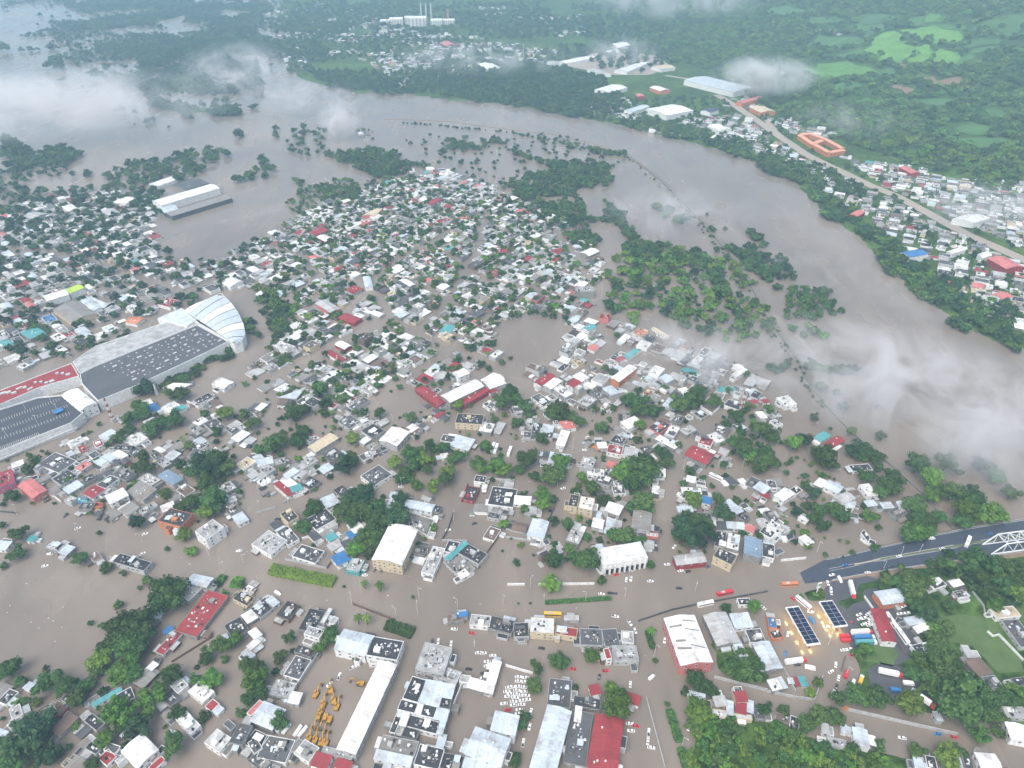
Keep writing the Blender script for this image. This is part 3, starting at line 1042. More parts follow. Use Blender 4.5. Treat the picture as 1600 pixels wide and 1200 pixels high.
S 6 ww 1225,1130 1290,1105 1340,1130 1270,1160
S 6 ww 1400,1180 1480,1130 1560,1170 1480,1210
F 5 nc 780,540 850,520 880,540 810,570
F 6 rw 1120,180 1180,155 1220,175 1160,200
F 4 ww 1020,210 1050,198 1075,215 1040,232
S 5 dw 1330,760 1380,730 1430,750 1380,785
R 800 300
S 5 rw 135,1190 225,1130 275,1150 180,1210
S 5 ww 190,1215 260,1165 315,1180 250,1230
F 5 ww 290,1150 340,1135 390,1160 340,1185
S 5 rw 340,1200 390,1165 430,1190 380,1225
S 6 wo 620,1160 730,1080 780,1100 665,1190
F 8 lw 390,620 400,592 510,590 515,625
M 4 rw 640,1050 690,1025 710,1040 660,1065
M 4 tw 690,1030 770,980 800,990 715,1050
F 6 rp 540,790 560,765 615,760 610,800
F 5 nc 385,1055 410,1035 450,1060 420,1085
F 5 oc 750,880 800,850 850,880 800,905
S 5 tw 450,850 480,825 540,840 470,870
F 4 dw 510,890 540,875 575,900 530,920
S 5 ww 380,1150 430,1130 490,1160 430,1185
M 3 cw 870,850 890,845 985,900 970,910
F 5 lw 1000,940 1050,915 1090,940 1030,965
S 5 sw 925,1160 960,1135 1015,1170 950,1200
S 5 ww 1370,1140 1440,1100 1470,1110 1400,1160
S 5 ww 190,150 230,135 280,150 230,165
S 5 ww 430,380 490,350 550,370 480,400
R 0 0
S 6 ww 915,1150 1090,1100 1110,1115 1000,1165
S 6 dw 1060,1160 1200,1115 1310,1140 1170,1185
'''
# trees: crown centre and radius, same units; suffix p = palm, b = bright green, d = dark
TREES = '''
R 0 900
1035,110,110 800,330,120 880,400,90 780,430,90 700,420,80 620,530,70b 820,520,70b 600,590,60 740,610,75b 820,600,60 50,580,80 130,650,45 300,670,70 400,700,70 520,690,60 500,770,70 1080,620,70 1000,690,50 1330,640,60b 1215,640,45 920,770,90b 740,860,90b 860,930,90d 660,1020,60b 1110,860,50 1270,880,45 1080,1060,90 1370,440,60 1460,410,55b 1290,510,45 230,950,110d 170,1060,110d 60,1140,100 300,1130,70d 1540,560,60 1580,640,60b 1550,760,60 1500,850,40 580,1170,50 730,180,35 1400,520,30 930,230,45d 920,20,40 140,930,60d 10,1050,60 560,290,22 640,310,28 700,830,50 760,930,55 160,770,30
R 400 900
210,390,45 465,360,60 400,450,45b 150,510,45 10,640,80b 30,720,60 640,280,35p 695,280,35p 150,910,55 630,515,30 680,60,28p 775,75,34p 980,125,14 230,460,20d 0,580,60 120,590,30d 545,60,12
R 800 900
295,535,60 160,580,45 140,690,55 620,700,45b 660,820,95b 690,760,50b 250,50,55b 555,25,35 500,500,50b 1330,190,40 1515,190,45b 870,360,35p 880,430,25 900,520,22 970,795,20 1160,660,70 1240,710,45 1080,720,35 1165,850,75b 1120,920,50 1580,830,45 80,870,40 65,930,40 20,1140,50 1390,560,60 1480,600,70 1440,480,40 1360,590,45 1530,560,50 1270,430,25 400,690,25 130,530,25 620,760,40b 1420,630,50 1550,620,40 40,165,10 115,165,10
R 1200 900
900,90,90 920,180,60 1080,470,80 1060,400,70 1110,590,90 1170,660,70 1000,630,60 900,600,50 1200,810,150 1090,700,60 880,790,90b 560,730,75 690,760,70 440,770,50 1330,990,65b 1380,880,70 1110,1130,75b 940,1090,50 290,870,70 420,890,55 90,830,45 240,930,60 620,460,50b 560,470,40b 300,110,22b 340,100,22b 210,120,20b 1000,250,60d 1400,80,70 1480,50,80 1560,120,70b 1560,30,60 1420,180,50b 1290,60,40 1130,180,40 1100,320,50 1060,520,60 1190,540,50 1270,690,60d 1380,770,80 1480,770,60 1440,960,50 1200,1090,50 310,660,35b 270,720,35b 1340,860,50 720,70,40 830,50,60 760,20,50 880,20,60 950,40,60
R 0 600
885,180,60 800,215,50 870,140,45 1120,60,50 1280,175,35 1415,185,50b 1080,210,70 960,260,60 1010,230,40 940,310,40 800,290,45 740,340,50 220,480,45 170,530,45 80,700,50 430,590,30b 890,510,60 900,440,40 1120,500,40 1170,540,35 1290,510,100d 1360,480,80 1420,530,60 1230,540,60 1290,620,70 1330,720,100 1290,800,60b 1200,740,60 1130,770,50 1380,680,40 1035,690,45b 840,620,30b 855,860,55d 1150,940,45b 1195,1040,40b 620,925,20 1045,1025,20 120,930,60 100,1050,60 20,1130,30 10,880,25 510,1070,60 655,1150,45 770,1180,25 1500,670,22 1180,380,40 1140,350,20p 1040,40,35 1560,250,50 1520,190,40 900,20,60d 870,40,40 1350,300,40 290,425,20 1250,490,50d
R 400 600
240,180,60 310,160,40 400,35,60 430,115,45d 425,180,35 540,90,50 670,165,35 775,185,42 965,215,42 1260,130,40b 480,265,25b 300,280,55 260,350,50 150,340,60 100,390,60 30,400,45 150,435,25 605,340,50b 550,500,75d 600,460,45 870,490,45b 960,440,60 1020,420,50 1085,380,40 1165,400,45 1050,470,55b 990,500,50 930,540,40 900,600,40 1000,635,40b 950,590,35 1200,560,60b 1110,640,50b 1180,600,50 1230,470,45 1280,450,40 1070,540,40 1440,390,50b 1395,490,50b 1515,510,60b 1550,540,50b 1400,530,40b 560,790,90 640,700,80d 740,760,80 690,660,50d 760,860,80 880,830,80d 900,720,45d 650,790,70 600,850,60 700,960,80 740,1010,60 620,1030,60b 360,770,60 330,800,40 290,890,50 1105,890,30b 1550,870,35b 820,910,40 370,650,18b 260,460,25b 220,20,30 1490,210,30 1540,120,60 1580,60,60 840,40,12 900,10,25 350,95,25 250,200,40
R 800 600
20,100,50 60,110,40 100,150,40 290,170,70 250,190,50b 370,210,45 430,240,40 30,240,40 100,200,35 180,340,40 210,350,30 560,270,45 520,150,30 630,150,28 780,110,70 780,160,60 720,100,50 900,165,45 800,260,40b 790,340,35 1045,375,28 1040,120,75 1130,90,80 1140,40,60 1260,110,50 90,470,70 55,540,40 300,480,60b 240,570,70 300,540,50 140,575,40 195,690,50b 200,750,50b 260,720,30 80,775,35 440,580,45b 700,550,70b 800,540,100 830,490,60d 760,620,70 680,570,60b 880,530,40 950,450,60d 920,420,40 970,500,40 500,665,55 570,730,50 620,720,30 820,740,85 860,780,40b 750,760,40 350,870,45 260,850,35d 420,830,30b 390,670,35 475,950,35 545,965,25 720,960,70 660,960,60 790,970,50 265,1090,65 460,1110,90 400,1090,55 360,1020,35b 870,1120,35 1050,850,50 1090,930,100d 1180,940,90d 1120,870,80 1050,960,60 1200,880,60 1130,720,60b 1120,545,40 1075,610,30 1195,580,25 1290,720,45 1310,800,55d 1350,820,45 1410,720,35 1440,400,80 1480,440,60b 1400,380,50 1555,290,70 1580,500,60 1570,420,50 1550,520,50 1340,240,40 1430,290,40 1435,930,25 1550,935,30 1320,500,30 1410,200,60 1350,30,30 270,1000,30 60,690,25 410,660,30
R 1200 600
290,195,35 390,275,15 165,370,55b 225,350,45d 20,330,50 20,480,70 360,460,80 310,430,50 390,500,50 520,290,35 550,400,75d 600,400,60 590,450,40b 680,450,50 690,520,40 700,310,40 290,680,45d 235,620,40 180,790,40d 250,760,40 320,790,50 290,840,50 420,770,60 450,820,60 340,890,50 655,820,55b 760,640,70 700,680,50 800,590,60 610,570,50 930,500,80 1110,500,70 1030,580,80b 1060,660,60 1010,700,50b 1150,680,70 950,760,80 930,820,70 1000,860,70 1050,820,50 1280,720,90 1240,800,90b 1330,740,60 1400,810,80b 1290,660,45d 1340,500,60d 1430,580,60 1520,680,60 1190,850,60 930,930,80b 880,950,60 1000,920,50b 670,1010,35 360,1060,20 450,970,15 500,980,18b 480,130,40 430,50,30 330,10,40 120,490,20 120,550,22 180,455,15 690,140,25 10,160,40 1330,1100,80 1400,1140,60 1500,1130,70 1570,1160,60 1250,1150,50 860,1190,50 740,1190,40 230,920,30b 250,1000,30b 160,930,25 690,890,25 1200,540,30
'''
VEH = '''
R 0 900
R 400 900
605,570,pw,25 520,625,pw,70 460,675,cw,40 1140,405,cw,80 1220,420,cw,80 1420,480,cw,5 1480,495,cw,5 1445,532,cw,5 1445,560,cw,5 1330,580,ck,-5 1422,605,ck,5 1422,635,cw,5 1580,695,cw,5 1568,720,cw,5 1575,750,cw,5 1550,795,cw,5 135,105,vw,-30 1240,330,cw,-8 1350,355,cr,-8 1390,478,cw,5 1575,835,cr,5 1300,695,pw,0 1100,408,cd,80
R 800 900
645,250,pw,-10 735,290,pw,-55 770,340,cw,-70 185,450,ck,-5 380,580,cr,-5 545,630,ck,80 585,590,cr,0 740,675,cw,85 875,630,vw,40 735,920,cw,-5 745,965,cw,-5 690,1045,cw,80 855,975,pw,85 870,1070,cw,-10 1105,945,cw,75 560,110,cw,-5 615,105,ck,0 715,20,cw,80 740,12,cl,80 40,628,cw,0 85,633,cw,0 40,655,cw,0 85,660,cw,0 40,688,cw,0 80,693,cw,0 30,712,cw,0 75,720,cw,0 25,737,cw,0 70,745,cw,0 20,757,cw,0 65,775,cw,0 10,782,cw,0 60,800,cw,0 10,805,cw,0 45,835,cw,0 40,860,cw,0 118,845,cw,75 110,940,cw,75 70,1040,pw,80 1210,172,uw,12 1330,105,ur,12 255,238,uy,-2 1570,195,cw,-40 1430,625,cw,20 775,935,cr,-10 90,745,cw,0 95,770,cw,0 955,400,cw,80 1045,75,ck,0 865,30,cw,0 640,108,cd,0 0,690,cw,0 -10,735,cw,0 745,15,cw,80 850,1030,cw,85
R 1200 900
525,82,tw,-75 763,605,tw,-12 800,712,kb,-5 965,765,tw,-35 585,350,tw,3 600,385,tb,3 612,415,tt,3 490,400,kr,3 170,530,tw,8 185,553,ck,8 265,572,kw,-10 770,277,uw,-55 842,375,uw,-55 222,165,uw,-40 155,140,cr,-30 255,200,cr,-20 268,222,cw,-5 365,315,cw,-5 425,552,cw,85 395,595,cw,30 442,635,cw,80 430,690,ck,75 410,725,cw,70 490,612,kr,75 535,660,vw,75 582,645,ky,72 640,800,vb,0 1060,985,cb,0 1165,1005,cr,-10 840,1010,cw,-12 375,42,cw,-70 395,80,cw,-80 450,20,vw,-60 395,100,cw,-80 825,235,cw,5 870,230,cw,5 570,240,cw,20 600,262,cw,20 625,235,cw,40 600,300,cw,15 625,290,cw,20 575,265,cw,30 640,262,cw,40 635,305,cw,10 275,275,vb,-50 525,290,cr,-20 110,485,cb,70 125,360,cw,80 530,490,cr,10 135,50,uo,2 875,200,ck,5 850,190,cw,5 475,460,cw,5 510,455,cw,10 480,375,kr,3 905,440,cw,-30 880,670,kw,-5 910,680,ck,-40
R 1200 600
1025,962,vw,5 1250,985,uw,70 1090,1028,cw,12 625,1178,cw,2 485,1130,cb,2 400,1192,cw,15 1390,935,cb,8 770,1135,cd,10 820,1075,cw,12
R 0 600
405,825,cd,45 485,900,cw,20 280,1135,cw,10 890,1060,cw,30 905,935,cw,20 1495,1040,cw,5 310,1060,cw,0
R 400 600
1480,395,uw,70 1500,403,uw,70 1585,420,uw,70 1200,910,cw,10 1365,870,ck,20 905,640,cw,0 985,1030,cw,45 680,1192,cw,0 745,1160,ck,60 785,1165,cd,60
R 800 600
1275,580,uw,-25 455,410,cw,0 320,650,cw,10 470,330,cw,30 655,1150,ck,80 700,1155,ck,80 755,1150,pw,80 720,1170,cd,80 650,1190,cr,20 1015,1015,cw,50 970,1125,cw,0 1100,1170,ck,10 1225,1140,cd,20 1055,1165,cw,10 1205,650,cw,10
'''
EXCAV = [(375, 735, 60), (465, 708, 90), (485, 775, 95), (505, 812, 70), (400, 852, 60), (430, 888, 250), (388, 886, 255), (456, 905, 250), (650, 668, 170),
         (330, 1012, 70), (368, 1022, 70), (408, 1034, 72), (436, 1040, 72), (420, 800, 75)]
WALLS = '''
R 0 900
2.2 d 880,420 1000,280
1.6 n 1070,530 1330,370
1.8 n 880,450 970,480
R 400 900
3.0 l 265,660 385,480
2.0 n 600,165 860,265
3.5 w 1215,840 1285,670
R 800 900
2.5 l 1265,622 1600,705
1.6 l 840,750 960,1200
1.6 l 1100,760 1240,1200
2.2 w -40,550 130,600
2.0 w 165,45 515,40
2.0 w -30,45 80,45
1.5 d 790,275 1000,205 1140,175 1600,90
R 1200 900
2.6 l 505,825 1190,980
2.8 o 470,805 505,825
2.2 l 0,712 175,750 295,765 345,620
1.8 w 1375,340 1410,370 1445,360 1600,520
1.8 w 605,120 670,215
1.6 l 100,570 175,715
1.5 n 820,420 870,490
1.2 d 485,500 460,590
1.5 l 1280,90 1350,180 1360,240
R 0 600
2.5 w 1165,100 1240,140 1345,80
2.0 w 295,665 380,730
1.8 l 1230,120 1330,70
1.6 d 0,790 100,800
R 400 600
1.8 l 165,740 210,715
1.8 l 180,1090 440,1145
1.8 n 440,1145 470,1105
1.8 l 0,800 120,765
2.0 l 1160,970 1320,975
2.0 d 1160,970 1200,900 1235,790
2.0 n 1390,1145 1440,1050 1540,910
1.8 w 285,960 380,930
1.2 d 620,510 560,490
2.0 r 1285,725 1325,615
2.0 l 1425,580 1600,600
R 800 600
3.0 w 1180,135 1240,70 1330,110 1250,180 1180,135
1.8 l -40,950 195,985
2.2 w 525,1145 570,1195
1.6 d 230,840 265,770 275,715
R 1200 600
2.0 w 85,1095 240,1080
2.0 w 580,960 615,990
1.5 l 65,800 125,830
'''
HEDGES = [((422, 888), (522, 908), 9, 3.5, 'b'), ((603, 974), (645, 988), 8, 3.5, ''), ((852, 941), (955, 934), 3, 1.4, ''), ((1046, 1108), (1062, 1158), 4.5, 2.6, ''),
          ((1064, 1168), (1074, 1200), 4.5, 2.6, ''), ((1012, 985), (1020, 1012), 3.5, 2.2, ''), ((340, 904), (350, 906), 7, 3, 'b'), ((362, 908), (378, 910), 8, 3, 'b')]
POLES = '''
R 400 900
602,180,9 878,265,9 1020,135,9 1010,240,9 1545,175,9 675,255,7 1365,445,7 1262,215,10
R 800 900
115,75,9 200,170,9 460,160,9 705,130,9 1145,95,9 890,490,9 1060,1070,9 283,90,9
R 1200 900
485,620,8 780,310,8 375,430,8
R 0 600
110,820,10 490,930,9 890,990,9 1525,1130,9 1310,1080,9 690,800,9 1620,700,9
R 400 600
855,235,8 1235,850,9 1370,310,9 200,745,8 910,640,8 1075,1110,8 20,780,8
R 800 600
510,220,9 380,410,9 1070,530,9 970,500,8 285,640,8 1440,520,8 340,130,9
R 1200 600
940,1060,9 820,1090,8 720,1160,8 305,1050,10 1232,920,7
'''
# ------------------------------------------------------------------ building maker
THINGS = []           # (object, kind word, description, (px, py))
FOOT = []             # footprints as circles for keep-out tests
def parse(txt, f):
    x0 = y0 = 0
    for ln in txt.strip().splitlines():
        t = ln.split()
        if t[0] == 'R': x0, y0 = float(t[1]), float(t[2]); continue
        f(t, lambda s: (x0 + float(s.split(',')[0]) / 4, y0 + float(s.split(',')[1]) / 4))
def regular(P):
    """square up a traced quad when it is nearly a rectangle; counter-clockwise order"""
    P = np.array(P, float)
    c = P.mean(0)
    a = np.arctan2(P[:, 1] - c[1], P[:, 0] - c[0])
    P = P[np.argsort(a)]
    e1 = (P[1] - P[0] + P[2] - P[3]) / 2; e2 = (P[3] - P[0] + P[2] - P[1]) / 2
    l1, l2 = np.hypot(*e1), np.hypot(*e2)
    cosang = abs(np.dot(e1, e2)) / (l1 * l2 + 1e-9)
    if cosang < 0.5:
        area = abs(e1[0] * e2[1] - e1[1] * e2[0])
        if l1 >= l2: u = e1 / l1; w = area / l1; hl, hw = l1 / 2, w / 2
        else:
            u = e2 / l2; w = area / l2; u = np.array([u[1], -u[0]]); hl, hw = w / 2, l2 / 2
        n_ = np.array([-u[1], u[0]])
        P = np.array([c - u * hl - n_ * hw, c + u * hl - n_ * hw, c + u * hl + n_ * hw, c - u * hl + n_ * hw])
    return P
def inset(P, d):
    c = P.mean(0); n_ = len(P); out = []
    for i in range(n_):
        p, a, b_ = P[i], P[i - 1], P[(i + 1) % n_]
        e1 = (p - a) / (np.hypot(*(p - a)) + 1e-9); e2 = (b_ - p) / (np.hypot(*(b_ - p)) + 1e-9)
        n1 = np.array([-e1[1], e1[0]]); n2 = np.array([-e2[1], e2[0]])
        k = (n1 + n2); k = k / max(0.35, 1 + np.dot(n1, n2))
        out.append(p + k * d)
    return np.array(out)
def g_flat(P, h, par, t=.24):
    n_ = len(P); Q = inset(P, t)
    v = [(p[0], p[1], -2.0) for p in P] + [(p[0], p[1], h + par) for p in P] + [(p[0], p[1], h + par) for p in Q] + [(p[0], p[1], h - .05) for p in Q]
    f = []
    for i in range(n_):
        j = (i + 1) % n_
        f += [(i, j, n_ + j, n_ + i), (n_ + i, n_ + j, 2 * n_ + j, 2 * n_ + i), (2 * n_ + i, 2 * n_ + j, 3 * n_ + j, 3 * n_ + i)]
    return (v, f), ([(p[0], p[1], h) for p in inset(P, t - .04)], [tuple(range(n_))])
def quad_axes(P):
    if np.hypot(*(P[1] - P[0])) >= np.hypot(*(P[2] - P[1])): return P
    return np.roll(P, -1, 0)
def g_profile(P, h, prof, over=.45, thick=.14):
    """roof with a cross profile: prof = list of (t across 0..1, z).  returns wall, roof, roof uvs"""
    P = quad_axes(P)
    A0, A1, B1, B0 = P      # long edges A0-A1 and B0-B1
    def at(s, t): return (A0 * (1 - s) + A1 * s) * (1 - t) + (B0 * (1 - s) + B1 * s) * t
    n_ = len(prof)
    wv, wf = [], []
    for s in (0, 1):
        for t, z in prof: wv.append((*at(s, t), h + z - .02))
        for t, z in prof: wv.append((*at(s, t), -2.0))
    m_ = 2 * n_
    for k in range(n_ - 1):
        wf.append((k, n_ + k, n_ + k + 1, k + 1)); wf.append((m_ + k, m_ + k + 1, m_ + n_ + k + 1, m_ + n_ + k))
    wf.append((0, m_, m_ + n_, n_)); wf.append((n_ - 1, m_ - 1, m_ + m_ - 1, m_ + n_ - 1))
    L = np.hypot(*(A1 - A0)) + 1e-6; Wd = np.hypot(*(B0 - A0)) + 1e-6
    so, to = over / L, over / Wd
    rp = [(t, z) for t, z in prof]
    sl0 = (rp[1][1] - rp[0][1]) / (rp[1][0] - rp[0][0]); sl1 = (rp[-1][1] - rp[-2][1]) / (rp[-1][0] - rp[-2][0])
    rp[0] = (rp[0][0] - to, rp[0][1] - sl0 * to); rp[-1] = (rp[-1][0] + to, rp[-1][1] + sl1 * to)
    rv, rf, uv = [], [], []
    for dz in (thick, 0.0):
        for s in (-so, 1 + so):
            for t, z in rp: rv.append((*at(s, t), h + z + dz))
    d = [0.0]
    for a, b_ in zip(rp[:-1], rp[1:]): d.append(d[-1] + math.hypot((b_[0] - a[0]) * Wd, b_[1] - a[1]))
    q = 2 * n_
    for k in range(n_ - 1):
        rf.append((k, n_ + k, n_ + k + 1, k + 1)); uv.append([(0, d[k]), (L, d[k]), (L, d[k + 1]), (0, d[k + 1])])
        rf.append((q + k, q + k + 1, q + n_ + k + 1, q + n_ + k)); uv.append([(0, 0)] * 4)
        rf.append((k, k + 1, q + k + 1, q + k)); uv.append([(0, 0)] * 4)
        rf.append((n_ + k, q + n_ + k, q + n_ + k + 1, n_ + k + 1)); uv.append([(0, 0)] * 4)
    rf.append((0, q, q + n_, n_)); uv.append([(0, 0)] * 4)
    rf.append((n_ - 1, 2 * n_ - 1, q + 2 * n_ - 1, q + n_ - 1)); uv.append([(0, 0)] * 4)
    return (wv, wf), (rv, rf), uv
def profile(kind, W, flip=False):
    if kind == 'S': r = max(.35, min(2.4, W * .10)); return [(0, 0), (.5, r), (1, 0)]
    if kind == 'M': r = max(.25, min(1.0, W * .07)); return [(0, 0), (1, r)] if not flip else [(0, r), (1, 0)]
    r = max(1.0, W * .17)
    return [(t, r * math.sin(math.pi * (0.12 + .76 * t)) - r * math.sin(math.pi * .12)) for t in np.linspace(0, 1, 9)]
UNIT = {}
def unit(key, vf, mats, fm=None, smooth=False):
    if key not in UNIT:
        me = bpy.data.meshes.new(key.split('/')[0]); me.from_pydata(vf[0], [], vf[1])
        for m_ in (mats if isinstance(mats, list) else [mats]): me.materials.append(m_)
        if fm: me.polygons.foreach_set('material_index', fm)
        if smooth: me.polygons.foreach_set('use_smooth', [True] * len(me.polygons))
        UNIT[key] = me
    return UNIT[key]
def inst(name, me, parent, loc, rz=0, sc=(1, 1, 1)):
    o = bpy.data.objects.new(name, me); COL.objects.link(o); o.parent = parent
    o.location = loc; o.rotation_euler = (0, 0, rz); o.scale = sc
    return o
M_GLASS = mat_plain('dark_glass', (.03, .035, .045), .2, 0, .2, 1)
M_TANKB = mat_plain('tank_black', (.02, .02, .022), .5, 0, .2, 1)
M_TANKW = mat_plain('tank_white', (.65, .65, .62), .5, 0, .1, 1)
TANK = Geo().add(cyl_geo(0, 0, 0, .62, .62, 1.0, 10)).add(cyl_geo(0, 0, 1.0, .6, .22, .35, 10))
WIN = Geo().add(box_geo(0, 0, 0, 1.5, .10, 1.3)).add(box_geo(-.34, -.05, 0, .58, .08, 1.1)).add(box_geo(.34, -.05, 0, .58, .08, 1.1))
WINFM = [0] * 6 + [1] * 12
CLUT = ['w', 'w', 'l', 'd', 'k', 'g', 's', 'n', 'd']
def clutter(P, h, k, rnd):
    """small loose things on a flat roof: (verts, faces, material index)"""
    g_ = Geo(); fm = []
    e1, e2 = P[1] - P[0], P[3] - P[0]
    for _ in range(k):
        a, b_ = rnd.uniform(.1, .9), rnd.uniform(.1, .9)
        p = P[0] + e1 * a + e2 * b_
        s = rnd.uniform(.3, .95)
        if rnd.random() < .2: s *= 1.8
        hh = rnd.uniform(.08, .5)
        g_.add(box_geo(p[0], p[1], h + hh / 2 + .01, s, s * rnd.uniform(.4, 1.6), hh, math.atan2(e1[1], e1[0]) + rnd.choice([0, 0, rnd.uniform(-.6, .6)])))
        c = rnd.randrange(len(CLUT)); fm += [c] * 6
    return g_, fm
def cam_faces(P, cx, cy):
    """edges whose outward normal looks towards the camera side"""
    out = []
    for i in range(len(P)):
        a, b_ = P[i], P[(i + 1) % len(P)]
        n_ = np.array([b_[1] - a[1], a[0] - b_[0]]); L = np.hypot(*n_) + 1e-9; n_ = n_ / L
        to = np.array([-cx, -cy]); to = to / (np.hypot(*to) + 1e-9)
        if np.dot(n_, to) > .12: out.append((a, b_, n_, L))
    return out
def building(name, P, h, kind, rc, wc, detail=2, z0=None, rnd=RND, par=None, flip=False):
    """a building as Empty > wall, roof, windows, roof-top pieces.  P world quad (ccw)"""
    c = P.mean(0); cx, cy = float(c[0]), float(c[1])
    if z0 is None: z0 = max(0.0, h1(cx, cy))
    root = empty(name, (cx, cy, z0))
    L = P - c
    e = quad_axes(L)
    Wd = float(np.hypot(*(e[2] - e[1]))); area = float(abs(np.cross(L[1] - L[0], L[3] - L[0])))
    if kind == 'F':
        (wv, wf), (rv, rf) = g_flat(L, h, par if par is not None else rnd.uniform(.15, .5))
        mesh_obj('wall', wv, wf, mat_wall(wc), root)
        mesh_obj('roof', rv, rf, mat_concrete(rc), root)
        if detail >= 1 and area > 30:
            ang = math.atan2(L[1][1] - L[0][1], L[1][0] - L[0][0])
            Q = inset(L, 1.2)
            for _ in range(1 + (area > 90) + (rnd.random() < .4)):
                p = Q[0] + (Q[1] - Q[0]) * rnd.random() + (Q[3] - Q[0]) * rnd.random()
                wh = rnd.random() < .35
                inst('water_tank', unit('water_tank/' + ('w' if wh else 'k'), (TANK.v, TANK.f), M_TANKW if wh else M_TANKB, smooth=False), root, (p[0], p[1], h), 0, (1, 1, rnd.uniform(.9, 1.2)))
            if rnd.random() < .6 and area > 55:
                p = Q[0] + (Q[1] - Q[0]) * rnd.uniform(.15, .85) + (Q[3] - Q[0]) * rnd.uniform(.15, .85)
                sx, sy, sz = rnd.uniform(2.2, 4), rnd.uniform(2, 3.2), rnd.uniform(1.6, 2.4)
                v_, f_ = box_geo(0, 0, .5, 1, 1, 1)
                inst('roof_room', unit('roof_room/' + wc, (v_, f_), mat_wall(wc)), root, (p[0], p[1], h), ang, (sx, sy, sz))
            if rnd.random() < .5 and area > 70:
                p = Q[0] + (Q[1] - Q[0]) * rnd.uniform(.2, .8) + (Q[3] - Q[0]) * rnd.uniform(.2, .8)
                sx, sy = rnd.uniform(3, 6), rnd.uniform(2.5, 4.5)
                cc = rnd.choice('sswlgd')
                v_, f_ = box_geo(0, 0, 0, 1, 1, .1)
                v_ = [(a, b_, z + a * .5) for a, b_, z in v_]
                inst('roof_awning', unit('roof_awning/' + cc, (v_, f_), mat_wall(cc)), root, (p[0], p[1], h + 1.7), ang, (sx, sy, 1))
            k = int(min(60, area / (5 if rc in 'dkl' else 9)))
            g_, fm = clutter(Q, h, k, rnd)
            if fm:
                o = mesh_obj('roof_clutter', g_.v, g_.f, [mat_wall(x) for x in CLUT], root, fm=fm); o['kind'] = 'stuff'
    else:
        (wv, wf), (rv, rf), uv = g_profile(L, h, profile(kind, Wd, flip), over=.35)
        mesh_obj('wall', wv, wf, mat_wall(wc), root)
        mesh_obj('roof', rv, rf, mat_sheet(rc), root, uvs=uv)
        if detail >= 1 and area > 90 and kind != 'V':
            for _ in range(rnd.randint(0, 3)):
                p = L[0] + (L[1] - L[0]) * rnd.uniform(.2, .8) + (L[3] - L[0]) * rnd.uniform(.25, .75)
                inst('roof_vent', unit('roof_vent', cyl_geo(0, 0, 0, .45, .5, .9, 8), M_TANKW), root, (p[0], p[1], h + profile(kind, Wd)[1][1] * .55))
    if detail >= 1 and area < 420 and wc not in 'mp':
        for _ in range(rnd.choice([1, 1, 2, 2, 3])):
            i = rnd.randrange(len(L)); a, b_ = L[i], L[(i + 1) % len(L)]
            LL = float(np.hypot(*(b_ - a)))
            if LL < 4: continue
            u = (b_ - a) / LL; n_ = np.array([u[1], -u[0]])
            wa, da, ha = rnd.uniform(2.5, min(LL, 7)), rnd.uniform(2.0, 4.6), h * rnd.uniform(.45, .85)
            s0 = rnd.uniform(0, LL - wa)
            p0 = a + u * s0 + n_ * .03
            Q = np.array([p0 + n_ * da, p0 + n_ * da + u * wa, p0 + u * wa, p0])
            if rnd.random() < .55:
                (wv, wf), (rv, rf) = g_flat(Q, ha, rnd.uniform(.1, .4), .25); mr = mat_concrete(rnd.choice('ddkgll')); uv = None
            else:
                (wv, wf), (rv, rf), uv = g_profile(Q, ha, [(0, 0), (1, .3)], .2); mr = mat_sheet(rnd.choice('sslgllw'))
            an = mesh_obj('annex', wv, wf, mat_wall(wc if rnd.random() < .5 else rnd.choice('wlgn')), root)
            mesh_obj('annex_roof', rv, rf, mr, an, uvs=uv)
    if detail >= 2:
        for a, b_, n_, LL in cam_faces(L, cx, cy):
            if LL < 3.2: continue
            k = max(1, int(LL / rnd.uniform(3.0, 5.5)))
            if k > 9: k = 9
            ang = math.atan2(b_[1] - a[1], b_[0] - a[0])
            nst = max(1, int((h + .6) / 2.9))
            for s in range(nst):
                z = h - 1.35 - 2.8 * s
                if z < .5: continue
                for i in range(k):
                    if rnd.random() < .12: continue
                    p = a + (b_ - a) * ((i + .5) / k) + n_ * .03
                    inst('window', unit('window', (WIN.v, WIN.f), [mat_wall('w' if wc != 'w' else 'l'), M_GLASS], WINFM), root, (p[0], p[1], z), ang)
    FOOT.append((cx, cy, max(3.0, math.sqrt(area) * .55), P))
    root['pp'] = list(proj(cx, cy, z0 + h))
    return root, area
def kind_words(kind, area, rc, wc, h):
    wcd = CNAME[wc]
    if kind == 'F':
        nm = 'house' if area < 420 else 'commercial_building'
        return nm, ('house' if nm == 'house' else 'building'), '%s flat-roofed %s with %s walls' % (CNAME[rc], 'house' if nm == 'house' else 'building', wcd)
    if kind == 'V':
        return 'vaulted_hall', 'hall', '%s barrel-roofed hall' % CNAME[rc]
    if kind == 'S':
        if area > 330: return 'warehouse', 'warehouse', '%s gabled warehouse with %s walls' % (CNAME[rc], wcd)
        return 'gabled_house', 'house', '%s gabled house with %s walls' % (CNAME[rc], wcd)
    if area > 110: return 'sheet_roof_building', 'building', '%s sheet-roofed building' % CNAME[rc]
    return 'shed', 'shed', 'small %s sheet-roofed shed' % CNAME[rc]
SKIP = set()
